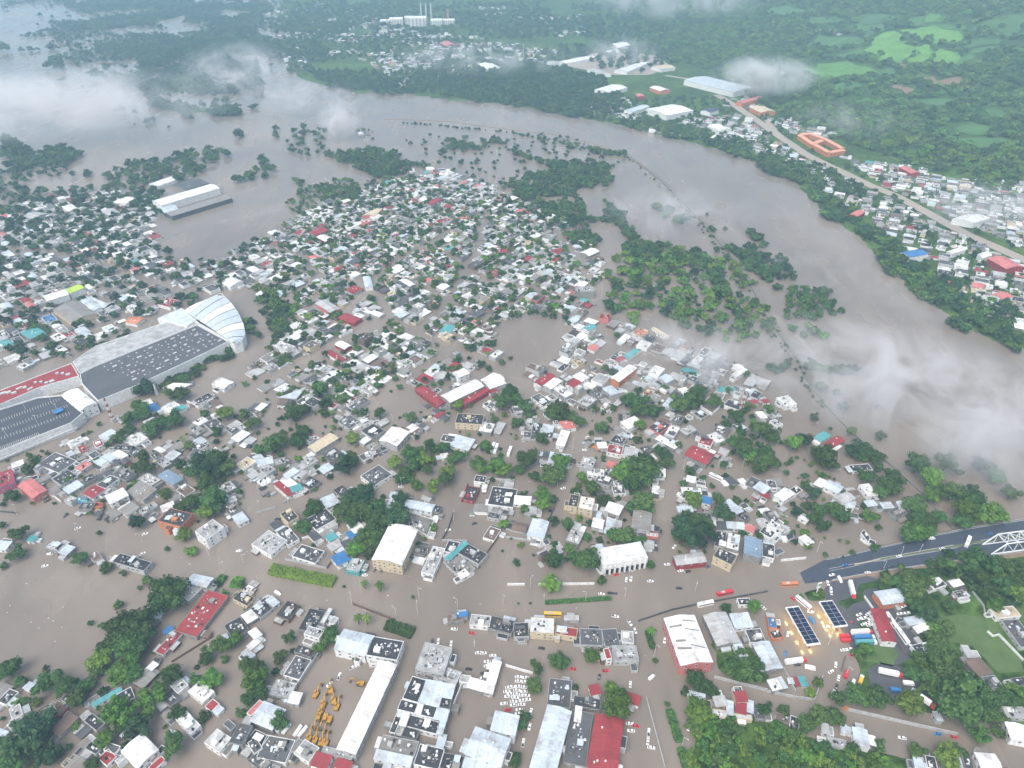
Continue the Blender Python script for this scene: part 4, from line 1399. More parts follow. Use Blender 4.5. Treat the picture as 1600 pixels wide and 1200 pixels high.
def one(t, P4):
    kind, h, cc = t[0], float(t[1]), t[2]
    pts = [P4(s) for s in t[3:7]]
    mx = sum(p[0] for p in pts) / 4; my = sum(p[1] for p in pts) / 4
    z0 = GT(mx, my)[2] if (mx > 1050 or my < 300) else 0.0
    if kind in 'FM' and h <= 5.6 and my > 560: h *= .78
    elif my <= 560 and h <= 6: h *= .7
    P = regular([G(a, b_, z0 + h) for a, b_ in pts])
    area = abs(np.cross(P[1] - P[0], P[3] - P[0]))
    h = h + RND.uniform(-.09, .09)
    wc_ = cc[1]
    if wc_ == 'w' and RND.random() < (.62 if cc[0] in 'dkgln' else .4): wc_ = RND.choice('llllggg')
    cc = cc[0] + wc_
    nm, cat, desc = kind_words(kind, area, cc[0], cc[1], h)
    if not (-60 < mx < 1660 and my < 1260): return
    root, area = building(nm, P, h, kind, cc[0], cc[1], 2 if my > 560 else 1, z0=z0)
    THINGS.append((root, cat, desc, (mx, my)))
parse(BUILD, one)
# ------------------------------------------------------------------ shopping mall, deck and other singular structures
def prism(name, px, h, rc, wc, parent=None, sheet=False, par=.6, z0=0.0, base=None):
    P = np.array([G(a, b_, z0 + h) for a, b_ in px])
    A = 0.5 * np.sum(P[:, 0] * np.roll(P[:, 1], -1) - np.roll(P[:, 0], -1) * P[:, 1])
    if A < 0: P = P[::-1]
    c = P.mean(0)
    root = parent if parent is not None else empty(name, (c[0], c[1], z0))
    o = np.array(root.location[:2]); L = P - o
    (wv, wf), (rv, rf) = g_flat(L, h, par, .5)
    if base is not None: wv = [(x, y, base if z < -1 else z) for x, y, z in wv]
    mesh_obj('wall', wv, wf, mat_wall(wc), root)
    r = mesh_obj('roof', rv, rf, mat_concrete(rc) if not sheet else mat_sheet(rc), root, uvs=[[(x * 1.0, y) for x, y, z in rv]] if sheet else None)
    FOOT.append((float(c[0]), float(c[1]), 4.0, P))
    return root
LANDMARKS = []
def mark(root, label, cat, px, py, phrase=None):
    tag(root, label, cat)
    if phrase: LANDMARKS.append((phrase, px, py))
mall = prism('shopping_mall', [(128, 600), (125, 585), (150, 572), (308, 508), (357, 534), (300, 562), (215, 602), (153, 627)], 10, 'e', 'w')
mo = np.array(mall.location[:2])
m_, n_, l_, o_ = nt('mall_roof_membrane')
bb = principled(n_, l_, o_, .7)
gg = n_.new('ShaderNodeNewGeometry'); q1 = noise(n_, l_, .08, 4, .6, gg.outputs['Position'])
l_.new(mix(n_, l_, q1.outputs[0], (.046, .047, .056), (.105, .107, .12)), bb.inputs['Base Color'])
M_MALL = m_
for ch in mall.children:
    if ch.name.startswith('roof'): ch.data.materials[0] = M_MALL
A, B, C = np.array(G(150, 575, 10)), np.array(G(305, 511, 10)), np.array(G(215, 598, 10))
D = np.array(G(352, 534, 10))
UB = unit('roof_unit', box_geo(0, 0, .5, 1, 1, 1), mat_plain('unit_grey', (.46, .47, .47), .6))
ang = math.atan2(*(B - A)[::-1])
for i in range(13):
    for j in range(7):
        s, t = (i + .5 + RND.uniform(-.3, .3)) / 13, (j + .6 + RND.uniform(-.22, .22)) / 7.4
        p = (A * (1 - s) + B * s) * (1 - t) + (C * (1 - s) + D * s) * t - mo
        big = (i + 2 * j) % 3 == 0
        inst('roof_unit', UB, mall, (p[0], p[1], 10), ang, (RND.uniform(2.2, 4.2), RND.uniform(1.2, 1.9), .9) if big and RND.random() < .8 else (RND.uniform(.8, 1.4), 1.1, .5))
for k in range(1, 11):
    s = k / 11
    a, b_ = A * (1 - s) + B * s - mo, C * (1 - s) + D * s - mo
    g_ = Geo().bar((a[0], a[1], 10.03), (b_[0], b_[1], 10.03), .12); g_.obj('roof_seam', mat_plain('seam_grey', (.13, .13, .16), .7), mall)
mark(mall, 'huge mall with slate roof dotted with white rooftop units', 'mall', 240, 565, 'the slate mall roof')
o = prism('mall_annex', [(114, 566), (150, 541), (300, 490), (308, 507), (150, 571), (124, 584)], 9, 'l', 'w')
mark(o, 'long pale grey roof strip behind the slate mall roof', 'building', 210, 530)
# curved white cinema roof
cr = empty('curved_roof_hall', (*G(335, 500, 0), 0))
co = np.array(cr.location[:2])
cp = [(288, 486), (318, 471), (345, 458), (358, 470), (372, 488), (381, 508), (383, 522), (378, 533), (366, 537), (338, 521), (310, 505)]
P = np.array([G(a, b_, 11) for a, b_ in cp])[::-1] - co
(wv, wf), (rv, rf) = g_flat(P, 11, .5, .4)
mesh_obj('wall', wv, wf, mat_wall('w'), cr)
# ribs of roof panels running from the straight side
S0, S1 = np.array(G(288, 486, 12)) - co, np.array(G(364, 536, 12)) - co
E = [np.array(G(a, b_, 12)) - co for a, b_ in [(288, 485), (318, 470), (345, 457.5), (359, 470), (372, 487), (381, 507), (383.5, 522), (378, 534), (367, 538)]]
def along(pl, s):
    d = [0]
    for a, b_ in zip(pl[:-1], pl[1:]): d.append(d[-1] + np.hypot(*(b_ - a)))
    q = s * d[-1]
    for i in range(len(d) - 1):
        if q <= d[i + 1] + 1e-9: return pl[i] + (pl[i + 1] - pl[i]) * ((q - d[i]) / (d[i + 1] - d[i]))
    return pl[-1]
NP_ = 9
for k in range(NP_):
    s0, s1 = k / NP_ + .004, (k + 1) / NP_ - .004
    v, f = [], []
    for s in (s0, s1):
        a, b_ = S0 + (S1 - S0) * s, along(E[1:], s)
        for t in np.linspace(0, 1, 6): 
            p = a + (b_ - a) * t
            v.append((p[0], p[1], 11.2 + 2.6 * math.sin(math.pi * (.15 + .8 * t)) + .08 * (k % 2)))
    for i in range(5): f.append((i, 6 + i, 7 + i, i + 1))
    mesh_obj('roof_panel', v, f, mat_wall('s' if k % 3 else 'w'), cr)
FOOT.append((co[0], co[1], 4, np.array([G(a, b_, 11) for a, b_ in cp])))
mark(cr, 'fan-shaped white curved roof hall at the end of the mall', 'hall', 345, 495, 'the curved white mall hall')
o = prism('mall_entrance_block', [(246, 498), (283, 482), (310, 498), (292, 510)], 10.5, 's', 'w'); mark(o, 'white block beside the fan-shaped mall hall', 'building', 280, 497)
o = prism('red_roof_wing', [(-30, 622), (34, 598), (112, 568), (124, 588), (62, 606), (-30, 646)], 9.5, 'r', 'w')
mark(o, 'long red roofed wing of the mall above the parking deck', 'building', 50, 610, 'the red mall wing')
ro = np.array(o.location[:2])
for i in range(16):
    p = np.array(G(RND.uniform(-5, 115), 0, 0)); s = i / 16
    q = np.array(G(-20 + 135 * s, 630 - 52 * s + RND.uniform(-6, 6), 9.5)) - ro
    inst('roof_unit', UB, o, (q[0], q[1], 9.5), ang + RND.uniform(-.2, .2), (RND.uniform(2, 5), RND.uniform(1.5, 3), 1.2))
# parking deck
dk = prism('parking_deck', [(-40, 665), (-30, 650), (60, 622), (102, 618), (131, 646), (112, 662), (26, 696), (-40, 722)], 8, 'e', 'w', par=1.1)
for ch in dk.children:
    if ch.name.startswith('roof'): ch.data.materials[0] = mat_plain('deck_asphalt', (.05, .055, .07), .8, 0, .3, .2)
do = np.array(dk.location[:2])
PL = unit('parking_line', box_geo(0, 0, 0, 1, .16, .03), M_MARK)
for row, (x0, y0, x1, y1) in enumerate([(-10, 662, 92, 624), (-10, 676, 105, 634), (-12, 690, 108, 646), (-10, 704, 60, 678)]):
    for i in range(26):
        s = i / 25
        q = np.array(G(x0 + (x1 - x0) * s, y0 + (y1 - y0) * s, 8)) - do
        inst('parking_line', PL, dk, (q[0], q[1], 8.05), ang + R(78), (4.6, 1, 1))
for (x, y) in [(10, 680), (58, 660), (90, 642), (40, 640), (80, 628)]:
    q = np.array(G(x, y, 8)) - do
    Geo().add(cyl_geo(q[0], q[1], 8, .14, .1, 7, 6)).add(box_geo(q[0], q[1], 15, 2.2, .3, .2)).obj('lamp_post', mat_plain('pale_metal', (.6, .6, .6), .5), dk)
q = np.array(G(92, 644, 8)) - do
Geo().add(box_geo(q[0], q[1], 9.6, 7, 6, .25, ang)).add(box_geo(q[0], q[1], 8.8, .4, .4, 1.6)).obj('blue_canopy', mat_wall('b'), dk)
# ramps below the deck
for (a, c, w, hh) in [((26, 697), (132, 650), 5.0, 4.6), ((-30, 728), (120, 666), 4.0, 2.6)]:
    A_, B_ = np.array(G(*a, hh)) - do, np.array(G(*c, hh)) - do
    u = (B_ - A_) / np.hypot(*(B_ - A_)); L_ = np.hypot(*(B_ - A_)); mid = (A_ + B_) / 2
    v, f = box_geo(mid[0], mid[1], hh - .2, L_, w, .4, math.atan2(u[1], u[0])); mesh_obj('ramp', v, f, mat_plain('deck_asphalt', (.05, .055, .07)), dk)
    for sgn in (-1, 1):
        nn = np.array([-u[1], u[0]]) * sgn * (w / 2 + .2)
        v, f = box_geo(mid[0] + nn[0], mid[1] + nn[1], hh + .2, L_, .4, 1.3, math.atan2(u[1], u[0])); mesh_obj('ramp_parapet', v, f, mat_wall('w'), dk)
    for i in range(9):
        p = A_ + (B_ - A_) * i / 8
        v, f = box_geo(p[0], p[1], hh / 2 - 1.2, .7, .7, hh + 1.2); mesh_obj('ramp_column', v, f, mat_wall('w'), dk)
mark(dk, 'dark rooftop parking deck with white bay lines and ramps', 'parking deck', 60, 665, 'the rooftop parking deck')

# fuel station canopies with solar panels
M_SOLAR = mat_plain('solar_cell', (.012, .02, .05), .18, 0, .3, .7)
M_LAMP, n_, l_, o_ = nt('canopy_lamp')
em = n_.new('ShaderNodeEmission'); em.inputs[0].default_value = (1, .72, .32, 1); em.inputs[1].default_value = 26.0
l_.new(em.outputs[0], o_.inputs['Surface'])
def canopy(px, h, nx, label, phrase):
    z0 = .1
    P = regular([G(a, b_, z0 + h) for a, b_ in px]); P = quad_axes(P)
    c = P.mean(0); root = empty('fuel_station_canopy', (c[0], c[1], z0)); L = P - c
    u = (L[1] - L[0]); Lx = np.hypot(*u); u = u / Lx; w = L[3] - L[0]; Ly = np.hypot(*w); w = w / Ly; a_ = math.atan2(u[1], u[0])
    v, f = box_geo(0, 0, h - .45, Lx, Ly, .9, a_); mesh_obj('canopy_slab', v, f, mat_wall('w'), root)
    v, f = box_geo(0, 0, h - .95, Lx - .8, Ly - .8, .1, a_); mesh_obj('canopy_soffit', v, f, mat_plain('soffit_cream', (.7, .55, .3), .6), root)
    for i in range(nx):
        for j in range(2):
            p = u * (Lx * ((i + .5) / nx - .5)) * .93 + w * (Ly * (j - .5) * .46)
            v, f = box_geo(p[0], p[1], h + .12 + .05 * j, Lx * .93 / nx * .93, Ly * .43, .12, a_); o = mesh_obj('solar_panel', v, f, M_SOLAR, root)
    for i in range(4):
        p = u * (Lx * ((i + .5) / 4 - .5))
        v, f = box_geo(p[0], p[1], h / 2 - 1.5, .6, .6, h + 1.0, a_); mesh_obj('column', v, f, mat_wall('c'), root)
        v, f = box_geo(p[0], p[1], .7, 1.6, .8, 1.6, a_); mesh_obj('fuel_pump', v, f, mat_wall('r'), root)
        for j in (-1, 1):
            q = p + w * Ly * .3 * j
            v, f = box_geo(q[0], q[1], h - 1.03, 2.4, 1.2, .06, a_); mesh_obj('lamp_panel', v, f, M_LAMP, root)
    FOOT.append((c[0], c[1], 8, P))
    mark(root, label, 'canopy', px[0][0] + 30, px[0][1] + 30, phrase)
canopy(Z(1200, 900, [(115, 195), (185, 185), (335, 420), (240, 440)]), 6.2, 9, 'longer lit fuel station canopy covered in dark solar panels', 'the longer solar fuel canopy')
canopy(Z(1200, 900, [(320, 160), (400, 150), (500, 305), (415, 325)]), 6.2, 6, 'shorter lit fuel station canopy covered in dark solar panels', 'the shorter solar fuel canopy')
# price sign pylon
sx, sy, sz = GT(1275, 928)
o = empty('station_sign', (sx, sy, sz))
Geo().add(box_geo(0, 0, 4.5, .5, .5, 9)).obj('post', mat_wall('w'), o)
Geo().add(box_geo(0, 0, 8, 2.6, .5, 5, R(20))).obj('sign_board', mat_wall('w'), o)
Geo().add(box_geo(0, -.1, 9, 2.3, .6, 1.2, R(20))).obj('sign_band', mat_plain('sign_green', (.05, .3, .12)), o)
mark(o, 'tall white and green pylon sign on the grass island by fuel station', 'sign', 1275, 925)
# white hall with portico and forecourt
P = regular([G(*q, 8) for q in Z(800, 600, [(530, 1040), (800, 990), (850, 1095), (560, 1140)])])
ph, ar = building('portico_hall', P, 8, 'F', 'w', 'w', 0, z0=0, par=1.3)
L = P - P.mean(0)
for a, b_, nn, LL in cam_faces(L, *P.mean(0)):
    if LL < 22: continue
    k = 9
    for i in range(k):
        p = a + (b_ - a) * ((i + .5) / k) + nn * .5
        v, f = box_geo(p[0], p[1], 2.6, .9, .9, 9, math.atan2(b_[1] - a[1], b_[0] - a[0])); mesh_obj('column', v, f, mat_wall('w'), ph)
        if i < k - 1:
            q = a + (b_ - a) * ((i + 1) / k) + nn * .02
            v, f = box_geo(q[0], q[1], 2.2, LL / k * .6, .2, 4.2, math.atan2(b_[1] - a[1], b_[0] - a[0])); mesh_obj('glazing', v, f, M_GLASS, ph)
Q = inset(L, 3.0)
(wv, wf), (rv, rf) = g_flat(Q, 8.05, .5, .6); mesh_obj('roof_kerb', [(x, y, max(z, 7.9)) for x, y, z in wv], wf, mat_wall('w'), ph)
mark(ph, 'white flat hall with tall column portico facing the flooded avenue', 'hall', 972, 868, 'the white column hall')
# orange courtyard block beyond the river
def bar_building(root, a, c, w, h, rc, wc, z0):
    A_, B_ = np.array(G(*a, z0 + h)), np.array(G(*c, z0 + h)); u = (B_ - A_) / np.hypot(*(B_ - A_)); nn = np.array([-u[1], u[0]]) * w / 2
    P = regular([A_ + nn, A_ - nn, B_ - nn, B_ + nn]) - np.array(root.location[:2])
    (wv, wf), (rv, rf), uv = g_profile(P, h, profile('S', w), .3)
    mesh_obj('wall', wv, wf, mat_wall(wc), root); mesh_obj('roof', rv, rf, mat_sheet(rc), root, uvs=uv)
x, y, z0 = GT(1285, 228)
oc = empty('courtyard_building', (x, y, z0)); FOOT.append((x, y, 38, None))
for a, c in [((1250, 211), (1272, 226)), ((1274, 226), (1296, 238)), ((1268, 209), (1290, 217)), ((1290, 217), (1317, 232)), ((1272, 224), (1284, 219)), ((1294, 238), (1318, 234)), ((1250, 210), (1268, 208))]:
    bar_building(oc, a, c, 9, 7 + RND.uniform(-.2, .2), 'p', 'o', z0)
M_OR = mat_sheet('p')
mark(oc, 'orange courtyard block beside the highway beyond the river', 'building', 1285, 228, 'the orange courtyard block')
for ch in oc.children:
    if ch.name.startswith('roof'): ch.data.materials[0] = mat_plain('peach_roof', (.62, .30, .19), .7, 0, .2, .2)
# big sheds beyond the river
def shed_far(pts, h, kind, rc, wc, label, name='warehouse'):
    mx = sum(p[0] for p in pts) / 4; my = sum(p[1] for p in pts) / 4
    z0 = GT(mx, my)[2]
    P = regular([G(a, b_, z0 + h) for a, b_ in pts])
    root, ar = building(name, P, h, kind, rc, wc, 0, z0=z0)
    tag(root, label, 'warehouse' if name == 'warehouse' else 'building')
    return root
shed_far(Z(800, 0, [(845, 680), (1000, 652), (1135, 690), (960, 725)]), 9, 'S', 'w', 'w', 'broad white warehouse beyond the river near the highway')
shed_far(Z(800, 0, [(1085, 500), (1200, 475), (1510, 545), (1395, 580)]), 10, 'S', 's', 'w', 'very large pale teal factory shed on the far bank'); LANDMARKS.append(('the pale teal factory shed', 1125, 130))
shed_far(Z(800, 0, [(520, 560), (620, 528), (725, 545), (610, 580)]), 8, 'S', 'w', 'w', 'white warehouse nearest the wooded far bank below the dusty yard')
shed_far(Z(800, 0, [(700, 690), (810, 655), (860, 665), (750, 700)]), 7, 'S', 's', 'w', 'narrow silvery shed left of the broad white warehouse')
shed_far(Z(800, 0, [(860, 545), (920, 540), (985, 560), (930, 572)]), 7, 'S', 'w', 'o', 'white shed with orange base on the far bank')
shed_far(Z(800, 0, [(775, 592), (810, 585), (830, 600), (790, 608)]), 7, 'S', 'p', 'r', 'small bright red roof among far bank trees')
shed_far(Z(800, 0, [(1225, 785), (1290, 778), (1375, 805), (1300, 820)]), 7, 'S', 'w', 'w', 'white shed by the far bank trees below the highway')
shed_far(Z(800, 0, [(1410, 635), (1540, 600), (1570, 610), (1430, 650)]), 7, 'S', 'p', 'o', 'long peach roofed block beside the far highway')
shed_far(Z(800, 0, [(1500, 675), (1560, 660), (1640, 690), (1560, 710)]), 7, 'S', 'c', 'o', 'cream roofed block by the far highway bend')
shed_far(Z(800, 0, [(1190, 690), (1240, 670), (1290, 690), (1230, 705)]), 7, 'S', 'e', 'w', 'slate roofed shed beside the broad white warehouse')
shed_far(Z(1200, 300, [(835, 375), (950, 357), (990, 388), (880, 412)]), 8, 'S', 'b', 'w', 'bright blue roofed hall on the far bank'); LANDMARKS.append(('the bright blue hall roof', 1428, 396))
shed_far(Z(1200, 300, [(1395, 425), (1460, 395), (1590, 460), (1500, 490)]), 8, 'S', 'p', 'r', 'large bright red roof beside the far highway'); LANDMARKS.append(('the large red roof by the highway', 1572, 410))
shed_far(Z(1200, 300, [(510, 140), (560, 115), (610, 120), (560, 155)]), 6, 'S', 'p', 'r', 'red roofed block among far bank houses')
shed_far(Z(1200, 300, [(1395, 640), (1460, 620), (1530, 655), (1470, 675)]), 6, 'S', 'p', 'w', 'pink roofed building near the far bank trees')
shed_far(Z(1200, 300, [(1120, 370), (1210, 345), (1230, 360), (1150, 390)]), 6, 'S', 'w', 'w', 'long white roofed row near the blue hall')
shed_far(Z(1200, 300, [(1310, 390), (1370, 370), (1400, 395), (1340, 415)]), 6, 'S', 'w', 'w', 'white shed next to the large red roof')
shed_far(Z(1200, 300, [(1150, 170), (1240, 140), (1390, 160), (1290, 195)]), 7, 'S', 'w', 'w', 'wide white roofs beside the highway embankment')
shed_far(Z(1200, 0, [(835, 1050), (860, 1037), (945, 1075), (900, 1090)]), 6, 'S', 'p', 'r', 'red roofed hall at the foot of the green hill')
for k, q in enumerate([[(300, 380), (480, 350), (520, 360), (330, 400)], [(470, 430), (560, 440), (620, 462), (560, 460)], [(640, 440), (760, 400), (860, 390), (720, 450)], [(620, 275), (690, 262), (740, 280), (660, 300)], [(870, 415), (960, 405), (1020, 420), (930, 435)], [(215, 390), (290, 380), (300, 405), (230, 410)], [(570, 320), (640, 310), (660, 322), (590, 335)]]):
    shed_far(Z(800, 0, q), 7, 'S', 'wlwwclw'[k], 'w', ['long white shed along the dusty far yard', 'low orange-edged wall block of the dusty far yard', 'white stacked roofs in the dusty far yard', 'white roofs at the top of the dusty far yard', 'cream roofs at the end of the dusty far yard', 'small white roofs left of the dusty far yard', 'white roofs in the middle of the dusty far yard'][k])
patch('dirt_yard', Z(800, 0, [(260, 400), (470, 340), (700, 320), (900, 350), (1000, 420), (860, 470), (620, 470), (420, 430)]), M_TAN, lift=.6)
shed_far(Z(400, 0, [(1395, 405), (1460, 388), (1525, 420), (1450, 435)]), 7, 'S', 'w', 'w', 'white roofed hall alone in the far woods')
shed_far(Z(400, 0, [(1155, 268), (1200, 255), (1245, 278), (1190, 288)]), 7, 'S', 'p', 'r', 'reddish roof in the far town below the power plant')
# power plant
x, y, z0 = GT(665, 38)
pp = empty('power_plant', (x, y, z0)); FOOT.append((x, y, 90, None))
for (dx, dy, sx_, sy_, sh, nm) in [(-38, -20, 95, 40, 24, 'boiler_house'), (-150, 0, 70, 40, 18, 'turbine_hall'), (60, -12, 60, 35, 16, 'service_block'), (120, 10, 60, 30, 13, 'service_block'), (-90, 18, 40, 30, 20, 'turbine_hall'), (-205, 8, 60, 26, 12, 'service_block')]:
    dx, sx_ = dx * .62, sx_ * .6
    v, f = box_geo(dx, dy, sh / 2, sx_, sy_, sh, R(4)); mesh_obj(nm, v, f, mat_wall('w'), pp)
    for i in range(5):
        v, f = box_geo(dx - sx_ * .4 + i * sx_ * .2, dy - sy_ / 2 - 1.6, sh * .45, sx_ * .08, 3, sh * .9, R(4)); mesh_obj('buttress', v, f, mat_wall('l'), pp)
for dx in (-14, 2, 18):
    v, f = cyl_geo(dx, 15, 0, 3.2, 2.4, 58, 12); mesh_obj('chimney', v, f, mat_wall('l'), pp)
v, f = cyl_geo(70, 30, 0, 3.0, 2.4, 38, 12); mesh_obj('chimney', v, f, mat_wall('p'), pp)
mark(pp, 'white power plant with three tall chimneys in the far haze', 'power plant', 650, 35, 'the power plant')
# riverside warehouse on the left
wh = empty('riverside_warehouse', (*G(300, 312, 0), 0)); wo_ = np.array(wh.location[:2])
for px, h, rc, kd in [([(243, 313), (247, 322), (338, 296), (333, 286)], 9, 'w', 'S'), ([(260, 340), (268, 332), (350, 306), (366, 309)], 6, 'g', 'M'), ([(252, 326), (258, 336), (280, 328), (272, 319)], 5, 's', 'M')]:
    P = regular([G(a, b_, h) for a, b_ in px]) - wo_
    e = quad_axes(P); (wv, wf), (rv, rf), uv = g_profile(P, h, profile(kd, float(np.hypot(*(e[2] - e[1])))), .4)
    mesh_obj('wall', wv, wf, mat_wall('w' if kd == 'S' else 'd'), wh); mesh_obj('roof', rv, rf, mat_sheet(rc), wh, uvs=uv)
    FOOT.append((0, 0, 0, P + wo_))
mark(wh, 'long white warehouse and loading sheds beside the flooded basin', 'warehouse', 300, 310, 'the basin warehouse')

# white truss bridge
tb = empty('truss_bridge', (*G(1570, 858, 2.6), 0)); to_ = np.array([*tb.location[:2]])
M_TRUSS = mat_plain('truss_white', (.68, .70, .70), .5, 0, .15, .5)
zb = 2.7
F0, N0 = np.array(G(1535, 851, zb)), np.array(G(1549, 866, zb))
d_ = np.array(G(1600, 862, zb)) - np.array(G(1512, 874, zb)); d_ = d_ / np.hypot(*d_)
hT, pan, npan = 8.5, 8.0, 9
for base in (F0, N0):
    bt = base - to_
    bot = [bt + d_ * pan * i for i in range(npan + 1)]
    top = {i: bot[i] for i in range(1, npan)}
    for i in range(npan): Geo().bar((*bot[i], zb), (*bot[i + 1], zb), .55).obj('bottom_chord', M_TRUSS, tb)
    for i in range(1, npan - 1): Geo().bar((*top[i], zb + hT), (*top[i + 1], zb + hT), .6).obj('top_chord', M_TRUSS, tb)
    Geo().bar((*bot[0], zb), (*top[1], zb + hT), .6).obj('end_post', M_TRUSS, tb)
    Geo().bar((*bot[npan], zb), (*top[npan - 1], zb + hT), .6).obj('end_post', M_TRUSS, tb)
    for i in range(1, npan):
        Geo().bar((*bot[i], zb), (*top[i], zb + hT), .4).obj('hanger', M_TRUSS, tb)
        if i < npan - 1:
            a, c = (bot[i], top[i + 1]) if i >= npan / 2 else (top[i], bot[i + 1])
            za, zc = (zb, zb + hT) if i >= npan / 2 else (zb + hT, zb)
            Geo().bar((*a, za), (*c, zc), .4).obj('diagonal', M_TRUSS, tb)
for i in range(1, npan):
    a, c = F0 - to_ + d_ * pan * i, N0 - to_ + d_ * pan * i
    Geo().bar((*a, zb + hT), (*c, zb + hT), .4).obj('sway_brace', M_TRUSS, tb)
    if i < npan - 1:
        Geo().bar((*a, zb + hT), (*(c + d_ * pan), zb + hT), .25).obj('top_lateral', M_TRUSS, tb)
        Geo().bar((*c, zb + hT), (*(a + d_ * pan), zb + hT), .25).obj('top_lateral', M_TRUSS, tb)
a, c = F0 - to_, N0 - to_
e_ = d_ * pan * npan
mesh_obj('deck', [(*a, zb - .2), (*c, zb - .2), (*(c + e_), zb - .2), (*(a + e_), zb - .2), (*a, zb - 1.2), (*c, zb - 1.2), (*(c + e_), zb - 1.2), (*(a + e_), zb - 1.2)],
         [(0, 1, 2, 3), (0, 4, 5, 1), (1, 5, 6, 2), (2, 6, 7, 3), (3, 7, 4, 0), (4, 7, 6, 5)], M_ASPH, tb)
mark(tb, 'white steel truss bridge carrying the raised road over the river', 'bridge', 1560, 850, 'the white truss bridge')

# lattice masts
def mast(px, py, h, w, label, phrase=None, stripes=True):
    x, y, z0 = GT(px, py)
    root = empty('lattice_mast', (x, y, z0 - .5))
    nseg = 8
    for k in range(nseg):
        g_ = Geo(); z_0, z_1 = h * k / nseg, h * (k + 1) / nseg; w0, w1 = w * (1 - .75 * k / nseg) / 2, w * (1 - .75 * (k + 1) / nseg) / 2
        cs0 = [(-w0, -w0), (w0, -w0), (w0, w0), (-w0, w0)]; cs1 = [(-w1, -w1), (w1, -w1), (w1, w1), (-w1, w1)]
        for i in range(4):
            j = (i + 1) % 4
            g_.bar((*cs0[i], z_0), (*cs1[i], z_1), .22); g_.bar((*cs0[i], z_0), (*cs1[j], z_1), .14); g_.bar((*cs0[j], z_0), (*cs1[i], z_1), .14)
        g_.obj('mast_section', mat_wall('r' if (k % 2 and stripes) else 'w'), root)
    mark(root, label, 'mast', px, py, phrase)
mast(1157, 646, 22, 3.6, 'red and white lattice radio mast rising from flooded street', 'the striped radio mast')
mast(177, 658, 24, 2.4, 'red and white lattice mast beside the parking deck ramps', 'the mast by the parking deck')
mast(246, 617, 12, 2.0, 'pale lattice pylon beside the mall wall', None, False)
mast(818, 97, 44, 3.5, 'pale lattice mast in the far woods', None, False)
mast(1121, 14, 70, 4.5, 'pale lattice mast on the far hazy hillside', None, False)

# dark joints between the roof sheets of the coral warehouse
cw = min((t for t in THINGS if t[1] == 'warehouse'), key=lambda t: math.hypot(t[3][0] - 1075, t[3][1] - 1000))[0]
cl_ = np.array(cw.location[:2])
for k, (t, a, b_) in enumerate([(.12, .5, .97), (.30, .5, .97), (.47, .42, .97), (.64, .5, .97), (.82, .35, .97), (.22, .05, .45), (.72, .08, .48), (.55, .1, .4)]):
    e0, e1 = (955, 268), (1135, 245); f0, f1 = (1040, 525), (1270, 572)
    def rp(u): 
        xa, ya = e0[0] + (e1[0] - e0[0]) * u, e0[1] + (e1[1] - e0[1]) * u; xb, yb = f0[0] + (f1[0] - f0[0]) * u, f0[1] + (f1[1] - f0[1]) * u
        q = np.array(G(800 + (xa + (xb - xa) * t) / 4, 900 + (ya + (yb - ya) * t) / 4, 9)) - cl_
        return (q[0], q[1], 9.05 + 2.15 * (1 - abs(u - .5) * 2) + .22)
    pa, pb = rp(a), rp(b_)
    if a < .5 < b_: continue
    Geo().bar(pa, pb, .28 if k < 5 else .9).obj('roof_joint', mat_wall('d' if k < 5 else 'g'), cw)
# ------------------------------------------------------------------ the rest of the town, lot by lot
FX = np.array([f_[0] for f_ in FOOT]); FY = np.array([f_[1] for f_ in FOOT]); FR = np.array([f_[2] for f_ in FOOT])
BIGP = [f_[3] for f_ in FOOT if f_[3] is not None and abs(0.5 * np.sum(f_[3][:, 0] * np.roll(f_[3][:, 1], -1) - np.roll(f_[3][:, 0], -1) * f_[3][:, 1])) > 85]
STREETS = [([(560, 440), (588, 462), (612, 497), (645, 517), (675, 532), (712, 545), (760, 565), (800, 590)], 15), ([(540, 490), (600, 425), (650, 390), (700, 365)], 10),
           ([(385, 610), (480, 562), (560, 520), (612, 497)], 13), ([(400, 480), (450, 470), (500, 430), (470, 400), (420, 385)], 9), ([(640, 440), (700, 470), (760, 500)], 9),
           ([(930, 470), (900, 400), (860, 350)], 9), ([(945, 440), (935, 500), (960, 540), (1000, 560), (1060, 580)], 13), ([(0, 390), (120, 400), (230, 440), (330, 470)], 11),
           ([(0, 500), (110, 470), (230, 440)], 8), ([(215, 630), (330, 605), (395, 565), (420, 530), (400, 490), (385, 455)], 14), ([(470, 480), (540, 490), (600, 520)], 9),
           ([(700, 400), (760, 440), (830, 450), (900, 470)], 9), ([(760, 330), (740, 400), (700, 470), (650, 517)], 9), ([(860, 600), (930, 560), (960, 540)], 11), ([(560, 640), (640, 590), (712, 545)], 12),
           ([(0, 560), (110, 530), (230, 480), (330, 440)], 9)]
STREETS = [(p, w * .72) for p, w in STREETS]
STR_G = [(poly_g(p), w) for p, w in STREETS]
